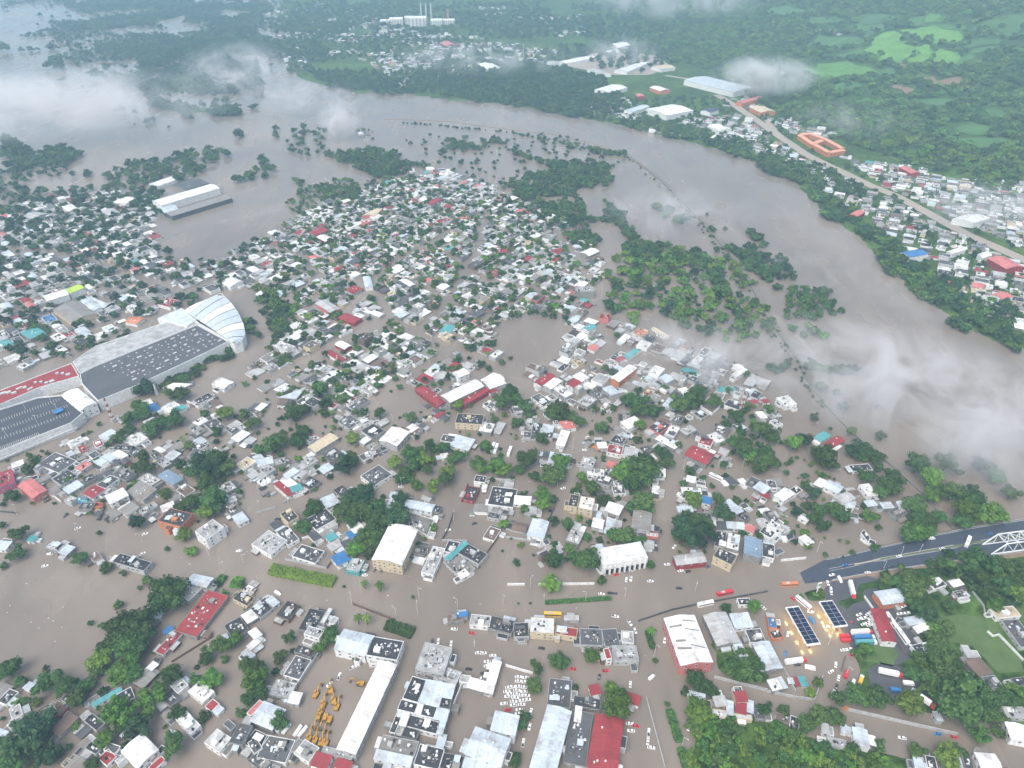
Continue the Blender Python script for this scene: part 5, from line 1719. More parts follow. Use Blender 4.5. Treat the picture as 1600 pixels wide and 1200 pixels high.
ZONES = [  # polygon (photo px), axis angle (deg), density, group
    ([(-40, 335), (100, 305), (235, 300), (247, 398), (300, 420), (395, 388), (440, 358), (470, 365), (395, 455), (345, 455), (245, 490), (112, 560), (-40, 580)], None, .86, 0),
    ([(470, 335), (580, 292), (640, 278), (700, 272), (760, 288), (800, 310), (860, 330), (905, 360), (935, 400), (955, 450), (950, 500), (905, 500), (860, 480), (790, 500), (765, 520), (780, 560), (700, 590),
       (640, 610), (560, 640), (470, 640), (390, 600), (400, 560), (470, 500), (460, 470), (420, 450), (395, 420)], None, .93, 0),
    ([(885, 500), (960, 500), (1050, 540), (1120, 560), (1190, 590), (1200, 640), (1100, 640), (1000, 640), (900, 600), (800, 590), (880, 560)], None, .5, 0),
    ([(1010, 205), (1090, 185), (1160, 180), (1250, 245), (1310, 275), (1400, 315), (1500, 370), (1640, 430), (1640, 540), (1560, 505), (1480, 440), (1420, 395), (1350, 335), (1260, 280), (1150, 225)], 62, .85, 1),
    ([(1315, 245), (1420, 262), (1480, 280), (1640, 290), (1640, 405), (1520, 355), (1450, 322), (1380, 290)], 62, .8, 1),
    ([(1190, 185), (1230, 185), (1315, 210), (1300, 215), (1240, 208)], 62, .7, 1),
    ([(1150, 150), (1190, 165), (1180, 182), (1130, 165)], 62, .6, 1),
    ([(900, 175), (960, 150), (1010, 165), (1000, 195), (940, 188)], 40, .3, 1),
    ([(430, 45), (560, 25), (700, 55), (860, 72), (905, 108), (760, 112), (690, 122), (650, 142), (540, 130), (450, 110)], 20, .5, 2),
    ([(720, 75), (830, 80), (850, 95), (760, 100)], 20, .3, 2), ([(840, 25), (910, 25), (920, 55), (850, 60)], 20, .3, 2),
    ([(400, 4), (560, 6), (560, 24), (420, 30)], 20, .14, 2), ([(740, 4), (800, 4), (830, 30), (760, 40)], 20, .14, 2), ([(1268, 46), (1330, 50), (1325, 56), (1280, 53)], 20, .9, 2),
    ([(555, 200), (590, 205), (600, 220), (570, 222)], 20, .6, 0), ([(640, 262), (700, 268), (690, 280), (640, 280)], 20, .5, 0),
]
AX0 = math.degrees(math.atan2(-.74, .67)) + 12
m_a, m_b = np.array(G(150, 575)), np.array(G(305, 511))
AX1 = math.degrees(math.atan2(*(m_b - m_a)[::-1]))
WATERP = [poly_g(p) for p in ([(250, 345), (370, 310), (445, 310), (455, 350), (395, 374), (330, 410), (255, 392)], [(768, 522), (800, 500), (860, 495), (890, 520), (880, 562), (830, 557), (780, 547)],
                              [(585, 620), (640, 600), (660, 640), (600, 655)])]
TREESPOTS = []        # x, y, r, kind, traced?
def tree_one(t, P4):
    for s in t:
        k = s[-1] if s[-1] in 'pbd' else ''
        a = s.rstrip('pbd').split(',')
        px, py = P4(a[0] + ',' + a[1])
        r = float(a[2]) / 4
        rm = r * mpp(px, py)
        z0 = GT(px, py)[2] if (px > 1050 or py < 300) else 0.0
        x, y = G(px, py, z0 + rm * .75 + .8)
        TREESPOTS.append((x, y, z0, rm, k, True))
parse(TREES, tree_one)
TX = np.array([t[0] for t in TREESPOTS]); TY = np.array([t[1] for t in TREESPOTS]); TR = np.array([t[3] for t in TREESPOTS])
LOTS = []
hr = random.Random(11)
for zi, (zp, ax, dens, grp) in enumerate(ZONES):
    poly = poly_g(zp) if grp == 0 else np.array([GT(*p)[:2] for p in zp])
    a = R(ax if ax is not None else (AX1 if zi == 0 else AX0))
    ca, sa = math.cos(a), math.sin(a)
    U = poly[:, 0] * ca + poly[:, 1] * sa; V = -poly[:, 0] * sa + poly[:, 1] * ca
    bu, bv, st = 78.0, 38.0, 7.0
    for iv in range(int(V.min() // bv) - 1, int(V.max() // bv) + 2):
        for iu in range(int(U.min() // bu) - 1, int(U.max() // bu) + 2):
            off = hr.uniform(-4, 4)
            for side in (0, 1):
                u = iu * bu + st
                while u < (iu + 1) * bu:
                    w = hr.uniform(6, 12)
                    dmax = (bv - st) / 2
                    d = hr.uniform(9, dmax)
                    vv = iv * bv + off + (st / 2 + d / 2 if side == 0 else bv - st / 2 - d / 2) + hr.uniform(-1, 1)
                    uc = u + w / 2
                    u += w + (hr.uniform(-.2, .3) if hr.random() < .8 else hr.uniform(1, 6))
                    x, y = uc * ca - vv * sa, uc * sa + vv * ca
                    if hr.random() > dens: 
                        if hr.random() < .35: LOTS.append((x, y, 0, 0, 0, grp, 'tree'))
                        continue
                    LOTS.append((x, y, w, d, a + hr.uniform(-.05, .05), grp, 'house'))
    if LOTS:
        new = [q for q in LOTS if len(q) == 7]
        if new:
            ii = inside(poly, np.array([q[0] for q in new]), np.array([q[1] for q in new]))
            LOTS = [q for q in LOTS if len(q) == 8] + [(*q, zi) for q, k in zip(new, ii) if k]
A_ = np.array([[q[0], q[1], q[2], q[3], q[5], q[6] == 'house'] for q in LOTS], float)
ax_, ay_ = A_[:, 0], A_[:, 1]
ok_ = np.ones(len(A_), bool)
for q in WATERP: ok_ &= ~inside(q, ax_, ay_)
for q, sw in STR_G: ok_ &= seg_dist(q, ax_, ay_, False) > sw / 2 + np.maximum(A_[:, 2], 4) / 2
rad_ = np.maximum(A_[:, 2], A_[:, 3]) * .42
ok_ &= ~np.any(np.hypot(FX[None] - ax_[:, None], FY[None] - ay_[:, None]) < FR[None] * .95 + rad_[:, None], 1)
for q in BIGP: ok_ &= ~inside(q, ax_, ay_) & (seg_dist(q, ax_, ay_) > rad_)
ok_ &= ~((A_[:, 5] > .5) & np.any(np.hypot(TX[None] - ax_[:, None], TY[None] - ay_[:, None]) < TR[None] * .6 + 2, 1))
ok_ &= ~((A_[:, 4] == 1) & (seg_dist(np.array([GT(*p)[:2] for p in road_px]), ax_, ay_, False) < 16))
ok_ &= ~((A_[:, 4] == 2) & (vnoise(ax_, ay_, 85, 21) + .5 * vnoise(ax_, ay_, 30, 22) < .80))
good = [q for q, k in zip(LOTS, ok_) if k]
lots_h = [g_ for g_ in good if g_[6] == 'house']
# squeeze smaller buildings into the gaps
LOWER = [([(0, 830), (150, 850), (280, 862), (400, 872), (520, 925), (700, 930), (900, 930), (1100, 910), (1260, 890)], 40), ([(270, 840), (390, 820), (480, 780), (560, 745), (640, 705), (720, 660), (760, 640), (800, 620)], 15),
         ([(690, 930), (700, 880), (710, 800), (725, 740), (740, 690)], 14), ([(1040, 900), (1045, 800), (1050, 720), (1080, 680), (1110, 640), (1150, 600)], 13), ([(870, 830), (885, 760), (895, 700), (905, 660), (930, 640)], 10),
         ([(600, 755), (720, 775), (870, 790)], 12), ([(740, 690), (830, 700), (900, 705), (1000, 715)], 9), ([(225, 665), (330, 645), (400, 622), (480, 600)], 13), ([(0, 740), (130, 695), (230, 655)], 14), ([(380, 830), (400, 780), (330, 700)], 8),
         ([(600, 1080), (650, 1000), (660, 940)], 12), ([(0, 960), (130, 960), (220, 1000)], 45), ([(1000, 1200), (1010, 1050), (1050, 930)], 22), ([(300, 1200), (370, 1050), (420, 960)], 9), ([(840, 1200), (850, 1030), (700, 1000)], 12),
         ([(1120, 1050), (1250, 1080), (1330, 1105), (1600, 1170)], 14), ([(1260, 700), (1330, 740), (1400, 800)], 10), ([(590, 640), (640, 625)], 26), ([(1220, 870), (1330, 850)], 12), ([(740, 830), (745, 870)], 26), ([(820, 720), (825, 750)], 22),
         ([(1150, 740), (1220, 740)], 16)]
STR_L = [(poly_g(p), w) for p, w in LOWER]
INF = [(poly_g(zp) if grp == 0 else np.array([GT(*p)[:2] for p in zp]), R(ax if ax is not None else (AX1 if zi == 0 else AX0)), grp, n_) for (zi, (zp, ax, de, grp)), n_ in zip(enumerate(ZONES), [2200, 4600, 700, 1300, 1100, 60, 40, 60, 0, 0, 0, 0, 0, 0, 0, 0])]
INF.append((poly_g([(0, 690), (230, 640), (400, 610), (560, 640), (700, 600), (900, 610), (1180, 640), (1250, 700), (1400, 800), (1250, 870), (1000, 900), (700, 910), (520, 900), (250, 850), (0, 800)]), R(AX0), 3, 1500))
INF.append((poly_g([(0, 1010), (250, 900), (430, 930), (420, 1000), (330, 1200), (0, 1200)]), R(AX0), 3, 220))
acx = [q[0] for q in lots_h]; acy = [q[1] for q in lots_h]; acr = [math.sqrt(q[2] * q[3]) * .5 for q in lots_h]
for poly, a, grp, tries in INF:
    if not tries: continue
    lo, hi = poly.min(0), poly.max(0)
    X = NPR.uniform(lo[0], hi[0], tries * 2); Y = NPR.uniform(lo[1], hi[1], tries * 2); S_ = NPR.uniform(3.6 if grp == 3 else 5, 8 if grp == 3 else 10, tries * 2)
    k = inside(poly, X, Y)
    for q in WATERP: k &= ~inside(q, X, Y)
    for q, sw in STR_G + STR_L: k &= seg_dist(q, X, Y, False) > sw / 2 + S_ * .5
    for q in BIGP: k &= ~inside(q, X, Y) & (seg_dist(q, X, Y) > S_ * .5)
    if grp == 1: k &= seg_dist(np.array([GT(*p)[:2] for p in road_px]), X, Y, False) > 15
    if grp == 3: k &= np.array([h1(float(p), float(q)) < 0 for p, q in zip(X, Y)])
    for x, y, s in zip(X[k], Y[k], S_[k]):
        ca, sa = math.cos(a), math.sin(a); bu_ = (x * ca + y * sa) % 78.0; bv_ = (-x * sa + y * ca) % 38.0
        if grp < 3 and (bu_ < 6.0 or bv_ < 2.2 or bv_ > 35.8): continue
        dd_ = np.hypot(FX - x, FY - y)
        if np.any(dd_ < FR * .82 + s * .4): continue
        if grp == 3 and np.min(dd_ - FR) > 6.5: continue
        if np.any(np.hypot(TX - x, TY - y) < TR * .7 + s * .3): continue
        if acx and np.any(np.hypot(np.array(acx) - x, np.array(acy) - y) < np.array(acr) + s * .44): continue
        w, d = s * hr.uniform(.8, 1.1), s * hr.uniform(.9, 1.5)
        if grp == 3:
            j = int(np.argmin(np.hypot(FX - x, FY - y))); e = FOOT[j][3]
            if e is not None: a = math.atan2(e[1][1] - e[0][1], e[1][0] - e[0][0])
        lots_h.append((float(x), float(y), w, d, a + hr.uniform(-.04, .04) + (hr.choice([0, math.pi / 2])), 0 if grp == 3 else grp, 'house', 99 if grp == 3 else 0))
        acx.append(float(x)); acy.append(float(y)); acr.append(math.sqrt(w * d) * .5)
for g_ in good:
    if g_[6] == 'tree': TREESPOTS.append((g_[0], g_[1], max(0, h1(g_[0], g_[1])), hr.uniform(2.6, 5.2), hr.choice(['', '', 'd', 'b']), False))
lots_h.sort(key=lambda q: math.hypot(q[0], q[1]))
n_house = len([t for t in THINGS if t[0].name.startswith('house')])
n_shed = len([t for t in THINGS if t[0].name.startswith('shed')])
ROOFC = ['w'] * 19 + ['l'] * 20 + ['d'] * 26 + ['k'] * 14 + ['g'] * 14 + ['r'] * 4 + ['n'] * 4 + ['c'] * 1
SHEETC = ['w'] * 16 + ['s'] * 9 + ['l'] * 14 + ['r'] * 3 + ['t'] * 1 + ['p'] * 1 + ['g'] * 8 + ['d'] * 6 + ['n'] * 2
WALLC = ['w'] * 22 + ['c'] * 4 + ['l'] * 24 + ['p'] * 1 + ['g'] * 14 + ['n'] * 4
print('lots', len(lots_h), 'houses traced', n_house)
def lot_spec(q):
    x, y, w, d, a, grp, k, zi = q
    ca, sa = math.cos(a), math.sin(a)
    P = np.array([(x + i * ca - j * sa, y + i * sa + j * ca) for i, j in ((-w / 2, -d / 2), (w / 2, -d / 2), (w / 2, d / 2), (-w / 2, d / 2))])
    kind = hr.choices('FSM', (62, 16, 22) if zi != 99 else (34, 10, 56))[0]
    h = hr.choices((1.3, 2.0, 3.6, 5.4), (25, 36, 32, 5))[0] + hr.uniform(-.3, .3)
    if kind != 'F': h = min(h, 2.8)
    if grp == 2: h += 2.5
    rc = hr.choice(ROOFC) if kind == 'F' else hr.choice(SHEETC)
    if zi == 99: rc = hr.choice('ddddkkkgggllnw') if kind == 'F' else hr.choice('gggglllldddnsw')
    return P, h, kind, rc, hr.choice(WALLC)
acc_v, acc_f, acc_m, acc_uv = [], [], [], []
SM = []; SMI = {}
def smat(m_):
    if m_.name not in SMI: SMI[m_.name] = len(SM); SM.append(m_)
    return SMI[m_.name]
def acc(vf, m_, x, y, z, uv=None):
    k = len(acc_v)
    acc_v.extend((p[0] + x, p[1] + y, p[2] + z) for p in vf[0])
    mi = smat(m_)
    for i, f_ in enumerate(vf[1]):
        acc_f.append(tuple(j + k for j in f_)); acc_m.append(mi)
        acc_uv.append(uv[i] if uv else [(0, 0)] * len(f_))
for q in lots_h:
    P, h, kind, rc, wc = lot_spec(q)
    c = P.mean(0)
    z0 = max(0.0, h1(c[0], c[1])) if q[5] else 0.0
    area = abs(np.cross(P[1] - P[0], P[3] - P[0]))
    nm, cat, desc = kind_words(kind, area, rc, wc, h)
    ppx = proj(c[0], c[1], z0 + h)
    if not (-30 < ppx[0] < 1630 and -20 < ppx[1] < 1220): continue
    if q[5] == 0 and nm == 'shed' and n_shed < 290:
        root, ar = building('shed', P, h, kind, rc, wc, 1, z0=z0, rnd=hr)
        THINGS.append((root, cat, desc, ppx)); n_shed += 1
        continue
    if q[5] == 0 and n_house < 300 and nm in ('house', 'gabled_house'):
        root, ar = building('house', P, h, kind, rc, wc, 1, z0=z0, rnd=hr)
        THINGS.append((root, cat, desc, ppx)); n_house += 1
        continue
    L = P - c
    if kind == 'F':
        wl_, rf_ = g_flat(L, h, hr.uniform(.25, .7)); acc(wl_, mat_wall(wc), c[0], c[1], z0); acc(rf_, mat_concrete(rc), c[0], c[1], z0)
        if q[5] < 2:
            gg, fm = clutter(inset(L, .8), h, hr.randint(4, 12), hr)
            k0 = len(acc_v); acc_v.extend((p[0] + c[0], p[1] + c[1], p[2] + z0) for p in gg.v)
            for f_, ci in zip(gg.f, fm): acc_f.append(tuple(j + k0 for j in f_)); acc_m.append(smat(mat_wall(CLUT[ci]))); acc_uv.append([(0, 0)] * 4)
            if hr.random() < .45:
                p = L[0] + (L[1] - L[0]) * hr.uniform(.25, .75) + (L[3] - L[0]) * hr.uniform(.25, .75)
                acc(box_geo(p[0], p[1], h + 1, 3, 2.6, 2, q[4]), mat_wall(wc), c[0], c[1], z0)
    else:
        e = quad_axes(L); wl_, rf_, uv = g_profile(L, h, profile(kind, float(np.hypot(*(e[2] - e[1]))), hr.random() < .5), .3)
        acc(wl_, mat_wall(wc), c[0], c[1], z0); acc(rf_, mat_sheet(rc), c[0], c[1], z0, uv)
# lean-tos and yard roofs of the far houses
hx = random.Random(5)
for q in lots_h:
    if q[5] > 1: continue
    x, y, w, d, a = q[:5]
    pq = proj(x, y, 2)
    if not (-20 < pq[0] < 1620 and 150 < pq[1] < 900): continue
    z0 = max(0.0, h1(x, y)) if q[5] else 0.0
    for _ in range(hx.choice([0, 1, 1, 2])):
        u, v_ = (w / 2 + 1.4) * hx.choice([-1, 1]) * hx.uniform(.4, 1), (d / 2 + 1.4) * hx.choice([-1, 1]) * hx.uniform(.7, 1)
        ca, sa = math.cos(a), math.sin(a); cx_, cy_ = x + u * ca - v_ * sa, y + u * sa + v_ * ca
        sx_, sy_, hh = hx.uniform(2, 5), hx.uniform(2, 4), hx.uniform(.6, 2.2)
        acc(box_geo(0, 0, hh / 2 - 1, sx_, sy_, hh + 2, a), mat_wall(hx.choice('wllggdn')), cx_, cy_, z0)
        acc(box_geo(0, 0, hh + .06, sx_ + .3, sy_ + .3, .1, a), mat_concrete(hx.choice('wllddkkgg')), cx_, cy_, z0)
dh = mesh_obj('distant_houses', acc_v, acc_f, SM, fm=acc_m, uvs=acc_uv)
tag(dh, 'mass of small distant flat and sheet roofed houses across the flooded town', 'houses', kind='stuff')
print('stuff house faces', len(acc_f))

# yard walls
wall_n = [0]
def wall_one(t, P4):
    h, c = float(t[0]), t[1]
    pts = [P4(s) for s in t[2:]]
    z0 = max(0.0, GT(*pts[0])[2]) if pts[0][0] > 1050 else 0.0
    W_ = [np.array(G(*p, z0 + h)) for p in pts]
    g_ = Geo()
    for a, b_ in zip(W_[:-1], W_[1:]):
        L_ = np.hypot(*(b_ - a)); mid = (a + b_) / 2
        g_.add(box_geo(mid[0], mid[1], z0 + h / 2 - 1, L_, .35, h + 2, math.atan2(b_[1] - a[1], b_[0] - a[0])))
    o = g_.obj('yard_wall', mat_wall(c))
    mx = (pts[0][0] + pts[-1][0]) / 2; my = (pts[0][1] + pts[-1][1]) / 2
    THINGS.append((o, 'wall', '%s yard wall standing in the flood water' % CNAME[c], (mx, my)))
parse(WALLS, wall_one)
# ------------------------------------------------------------------ trees
LEAF = {'': mat_leaf('leaf_green', (.015, .046, .016), (.068, .135, .034)), 'b': mat_leaf('leaf_bright', (.028, .080, .016), (.115, .215, .036)), 'd': mat_leaf('leaf_dark', (.010, .032, .018), (.040, .086, .034))}
M_BARK = mat_plain('bark', (.09, .07, .05), .95, 0, .3, 2)
def crown_mesh(name, seed, nl, nq, flat=.8, leaf=.2, core=True):
    rr = random.Random(seed)
    v, f = [], []
    lobes = []
    for k in range(nl):
        a = 2 * math.pi * (k / nl) + rr.uniform(-.5, .5); d = rr.uniform(.15, .78) if k else 0
        big = rr.random() < .4 or k == 0
        lobes.append((d * math.cos(a), d * math.sin(a), rr.uniform(-.26, .42) * flat + (.18 if k == 0 else 0), rr.uniform(.32, .46) if big else rr.uniform(.18, .32)))
    for k in range(nq):
        lx, ly, lz, lr = lobes[k % nl]
        z = rr.uniform(-.45, 1); a = rr.uniform(0, 2 * math.pi); q = math.sqrt(max(0, 1 - z * z))
        rad = lr * rr.uniform(.70, 1.12) * (1.28 if rr.random() < .12 else 1)
        p = Vector((lx + q * math.cos(a) * rad, ly + q * math.sin(a) * rad, lz + z * rad * flat))
        n_ = Vector((q * math.cos(a) + rr.uniform(-.7, .7), q * math.sin(a) + rr.uniform(-.7, .7), z + rr.uniform(-.4, .9))).normalized()
        t = n_.orthogonal().normalized(); t = Matrix.Rotation(rr.uniform(0, 6.28), 3, n_) @ t; b_ = n_.cross(t)
        s = leaf * rr.uniform(.45, 1.15) * .5
        i = len(v)
        v += [tuple(p + t * s + b_ * s * .2), tuple(p + b_ * s * .9), tuple(p - t * s - b_ * s * .1), tuple(p - b_ * s * .85)]
        f.append((i, i + 1, i + 2, i + 3))
    if core:
        for lx, ly, lz, lr in lobes:
            bm = bmesh.new(); bmesh.ops.create_icosphere(bm, subdivisions=2, radius=lr * .66)
            i = len(v)
            for q in bm.verts:
                w = 1 + rr.uniform(-.18, .18); v.append((lx + q.co.x * w, ly + q.co.y * w, lz + q.co.z * w * flat))
            f += [tuple(i + x.index for x in fc.verts) for fc in bm.faces]; bm.free()
    me = bpy.data.meshes.new(name); me.from_pydata(v, [], f)
    me.update()
    return me
def trunk_mesh(seed):
    rr = random.Random(seed); g_ = Geo()
    g_.add(cyl_geo(0, 0, -1.05, .075, .05, .85, 7))
    for k in range(4):
        a = k * 1.6 + rr.uniform(-.4, .4); b_ = (math.cos(a) * .42, math.sin(a) * .42, rr.uniform(-.05, .25))
        g_.bar((0, 0, -.3), b_, .045)
    me = bpy.data.meshes.new('trunk'); me.from_pydata(g_.v, [], g_.f); me.materials.append(M_BARK)
    return me
CROWNS = {}
for k in ('', 'b', 'd'):
    CROWNS[k] = []
    for s in range(7):
        me = crown_mesh('crown', 31 * s + ord(k or 'a') * 7 + 3, 9 + 2 * s, 1800, .70 + .12 * (s % 3), .15)
        me.materials.append(LEAF[k]); CROWNS[k].append(me)
TRUNKS = [trunk_mesh(s) for s in range(3)]
def palm_meshes():
    g_ = Geo(); rr = random.Random(5)
    v, f = [], []
    for k in range(15):
        a = k * 2.39; el = rr.uniform(.1, .9); L_ = rr.uniform(.8, 1.0)
        d = Vector((math.cos(a), math.sin(a), 0)); side = Vector((-d.y, d.x, 0))
        pr = None
        for i in range(6):
            t = i / 5; p = d * (L_ * t) + Vector((0, 0, el * t * .8 - 1.1 * t * t * .8)); w = .13 * math.sin(math.pi * (.12 + .85 * t))
            cur = (p + side * w - Vector((0, 0, w * .4)), p, p - side * w - Vector((0, 0, w * .4)))
            k0 = len(v); v += [tuple(c) for c in cur]
            if pr is not None: f += [(pr, k0, k0 + 1, pr + 1), (pr + 1, k0 + 1, k0 + 2, pr + 2)]
            pr = k0
    me = bpy.data.meshes.new('palm_crown'); me.from_pydata(v, [], f); me.materials.append(LEAF['b'])
    t = bpy.data.meshes.new('palm_trunk'); vv, ff = cyl_geo(0, 0, -2.2, .075, .05, 2.2, 7); t.from_pydata(vv, [], ff); t.materials.append(M_BARK)
    return me, t
PALM = palm_meshes()
# woods and groves: polygon (photo px), spacing, radius range, kinds
GROVES = [
    ([(945, 400), (1000, 395), (1060, 388), (1130, 400), (1190, 480), (1205, 530), (1150, 540), (1060, 512), (960, 500), (945, 450)], 10.5, 3, 7, ['', 'b', 'b', 'd', 'b']),
    ([(512, 240), (600, 235), (650, 262), (630, 278), (560, 272)], 9, 4, 7, ['', '', 'd']), ([(490, 292), (565, 290), (560, 312), (500, 316)], 7, 3, 4.5, ['']),
    ([(790, 290), (850, 268), (900, 256), (955, 262), (950, 278), (900, 298), (862, 318), (900, 340), (925, 370), (885, 382), (850, 352), (800, 322)], 11, 4.5, 7, ['', 'd']),
    ([(640, 195), (760, 205), (900, 225), (990, 260), (960, 300), (820, 300), (700, 280), (650, 240)], 24, 2.2, 5, ['', 'd']),
    ([(0, 235), (110, 232), (115, 262), (0, 275)], 12, 5, 9, ['d', '']), ([(175, 252), (240, 246), (300, 238), (400, 238), (430, 270), (380, 290), (250, 292), (180, 277)], 15, 5, 8, ['', 'd']),
    ([(420, 200), (500, 200), (520, 240), (430, 250)], 22, 4, 7, ['d', '']), ([(0, 262), (250, 280), (240, 320), (0, 345)], 15, 4, 7, ['', 'd']),
    ([(1160, 390), (1190, 380), (1215, 410), (1245, 440), (1200, 455), (1170, 430)], 9, 4, 6.5, ['', 'd']), ([(1205, 462), (1240, 450), (1300, 460), (1318, 495), (1270, 500), (1215, 503)], 9.5, 4, 6.5, ['', '']),
    ([(1222, 507), (1275, 500), (1282, 520), (1240, 535)], 10, 4, 6, ['', 'b']), ([(1060, 330), (1120, 350), (1200, 420), (1180, 440), (1110, 380)], 26, 3, 5, ['']),
    ([(945, 188), (1010, 192), (1090, 200), (1160, 228), (1230, 252), (1290, 300), (1340, 335), (1400, 390), (1440, 415), (1480, 440), (1540, 475), (1610, 505), (1610, 552), (1500, 507), (1440, 470), (1400, 432), (1345, 372), (1290, 335), (1240, 287), (1190, 258), (1130, 236), (1050, 217), (1000, 204)], 9.5, 4.5, 7.5, ['', '', 'd', 'b']),
    ([(900, 150), (1000, 190), (1100, 195), (1200, 250), (1300, 310), (1400, 350), (1500, 420), (1610, 500), (1610, 400), (1450, 320), (1250, 230), (1150, 160), (1000, 150)], 17, 3.0, 5.5, ['', '', 'd']),
    ([(1240, 250), (1310, 265), (1360, 300), (1340, 320), (1270, 280)], 10, 4, 6, ['', 'd']),
    ([(480, 105), (560, 122), (650, 128), (700, 96), (860, 100), (950, 130), (985, 165), (960, 190), (890, 180), (820, 166), (740, 158), (640, 146), (560, 145), (500, 130)], 12, 5, 8.5, ['', 'd', 'd']),
    ([(1060, 95), (1130, 130), (1200, 175), (1330, 232), (1450, 268), (1540, 300), (1660, 320), (1660, -8), (1000, -8), (1000, 60)], 15.5, 5, 10, ['', 'b', 'b', 'b', '']),
    ([(470, -8), (1060, -8), (1040, 90), (1000, 125), (860, 100), (760, 60), (560, 45), (470, 90), (450, 60)], 24, 5, 10, ['', 'd', 'd']),
    ([(440, 30), (560, 40), (500, 80), (500, 110), (460, 120), (440, 90)], 18, 6, 10, ['d', '']),
    ([(75, -5), (450, -5), (450, 100), (300, 150), (150, 130), (70, 60)], 95, 6, 10, ['d']), ([(60, -6), (470, -6), (470, 100), (420, 140), (250, 165), (130, 110), (0, 60), (0, -6)], 19.5, 4.5, 9, ['d', 'd', '']), ([(0, 60), (75, 60), (170, 130), (60, 160), (0, 100)], 150, 8, 13, ['d']),
    ([(1078, 1128), (1110, 1120), (1200, 1132), (1310, 1158), (1400, 1182), (1400, 1215), (1090, 1215)], 5.2, 2.6, 4.4, ['', 'b', 'b']),
    ([(1400, 900), (1510, 880), (1610, 868), (1610, 930), (1560, 950), (1480, 925), (1420, 930)], 7.5, 3.2, 5, ['', 'b', 'd']),
    ([(1440, 1000), (1490, 985), (1530, 1050), (1600, 1075), (1610, 1110), (1600, 1140), (1500, 1120), (1440, 1060)], 7.2, 3.4, 5.4, ['', 'b']),
    ([(1450, 930), (1520, 940), (1530, 955), (1460, 962)], 6, 1.4, 2.4, ['', 'd']), ([(1350, 1060), (1460, 1080), (1480, 1110), (1350, 1085)], 12, 3, 4.5, ['', 'b']),
    ([(395, 470), (425, 455), (462, 480), (455, 502), (400, 542), (385, 520), (390, 490)], 8, 4, 6.5, ['', 'b', 'd']), ([(252, 592), (370, 541), (382, 552), (268, 606)], 6.5, 3.2, 4.8, ['', 'd']),
    ([(1040, 555), (1180, 590), (1210, 640), (1100, 660), (1050, 600)], 26, 3, 5.5, ['']), ([(455, 290), (640, 275), (900, 330), (950, 480), (700, 590), (450, 640), (390, 480)], 10, 2.0, 5.0, ['', '', 'd', 'b']),
    ([(0, 330), (240, 300), (245, 400), (420, 380), (390, 450), (110, 560), (0, 560)], 12, 2.4, 6, ['', 'd', 'd']), ([(380, 560), (640, 600), (640, 660), (400, 640)], 15, 2.8, 4.6, ['', 'b']),
    ([(1500, 1130), (1600, 1155), (1600, 1215), (1460, 1190)], 13, 3, 5, ['', 'b']), ([(0, 345), (240, 320), (240, 360), (0, 390)], 17, 3.5, 6, ['d']),
    ([(1200, 640), (1340, 690), (1420, 760), (1400, 830), (1290, 850), (1220, 770)], 20, 2.0, 3.6, ['', '']), ([(600, 690), (700, 680), (720, 740), (610, 760)], 11, 2.6, 4, ['', 'b']),
]
GROVES.append(([(0, 690), (230, 640), (400, 610), (560, 640), (700, 600), (900, 610), (1180, 640), (1250, 700), (1400, 800), (1250, 870), (1000, 900), (700, 910), (520, 900), (250, 850), (0, 800)], 10, 1.0, 2.8, ['', '', 'b', 'd']))
GROVES.append(([(0, 1000), (250, 900), (430, 930), (420, 1000), (330, 1200), (0, 1200)], 11, 1.2, 3.2, ['', 'b', 'd']))
ROWS = [([(340, 150), (480, 140), (620, 130), (760, 110), (960, 100), (1100, 95)], 16, 9), ([(400, 180), (560, 165), (700, 160), (900, 150), (1050, 170)], 10, 8), ([(560, 200), (640, 210), (740, 225)], 8, 8), ([(600, 310), (800, 300), (960, 290), (1150, 280), (1400, 290)], 40, 9),
        ([(700, 330), (900, 330), (1030, 380), (900, 400)], 36, 9), ([(680, 500), (800, 510), (930, 520), (1030, 530), (900, 560)], 40, 9), ([(930, 620), (1000, 650), (1100, 660), (1190, 720)], 30, 8), ([(1310, 700), (1400, 690), (1500, 690)], 30, 8), ([(1200, 560), (1350, 560), (1480, 560)], 30, 8),
        ([(1040, 440), (1150, 430), (1250, 420)], 40, 9), ([(420, 25), (550, 30), (700, 25), (900, 20), (1200, 10)], 24, 9), ([(1150, 90), (1300, 110), (1500, 120), (1590, 90)], 40, 9), ([(1300, 180), (1450, 170), (1600, 200)], 50, 9), ([(1200, 260), (1400, 250), (1600, 300)], 60, 9), ([(1250, 360), (1400, 400), (1600, 420)], 70, 9),
        ([(1500, 480), (1600, 520), (1640, 560)], 50, 9), ([(860, 350), (1000, 330), (1150, 340)], 40, 9), ([(900, 430), (960, 450), (1000, 440)], 16, 8), ([(0, 850), (60, 880), (110, 910)], 20, 8), ([(800, 215), (1000, 230), (1100, 240)], 20, 8)]
SOLO = [(600, 470, 50), (770, 410, 30), (830, 440, 25), (340, 420, 55), (500, 410, 18), (20, 310, 48), (320, 300, 30), (460, 285, 35), (500, 240, 30), (550, 330, 30), (950, 740, 35), (840, 760, 14), (1040, 780, 16), (220, 150, 16), (1500, 830, 45), (430, 520, 12), (510, 530, 12), (1310, 630, 25), (1420, 620, 30), (1250, 620, 20), (740, 680, 30), (860, 690, 25), (1560, 660, 30)]
def ZR(x0, y0, pl): return [(a + x0 * 4, c + y0 * 4) for a, c in pl]
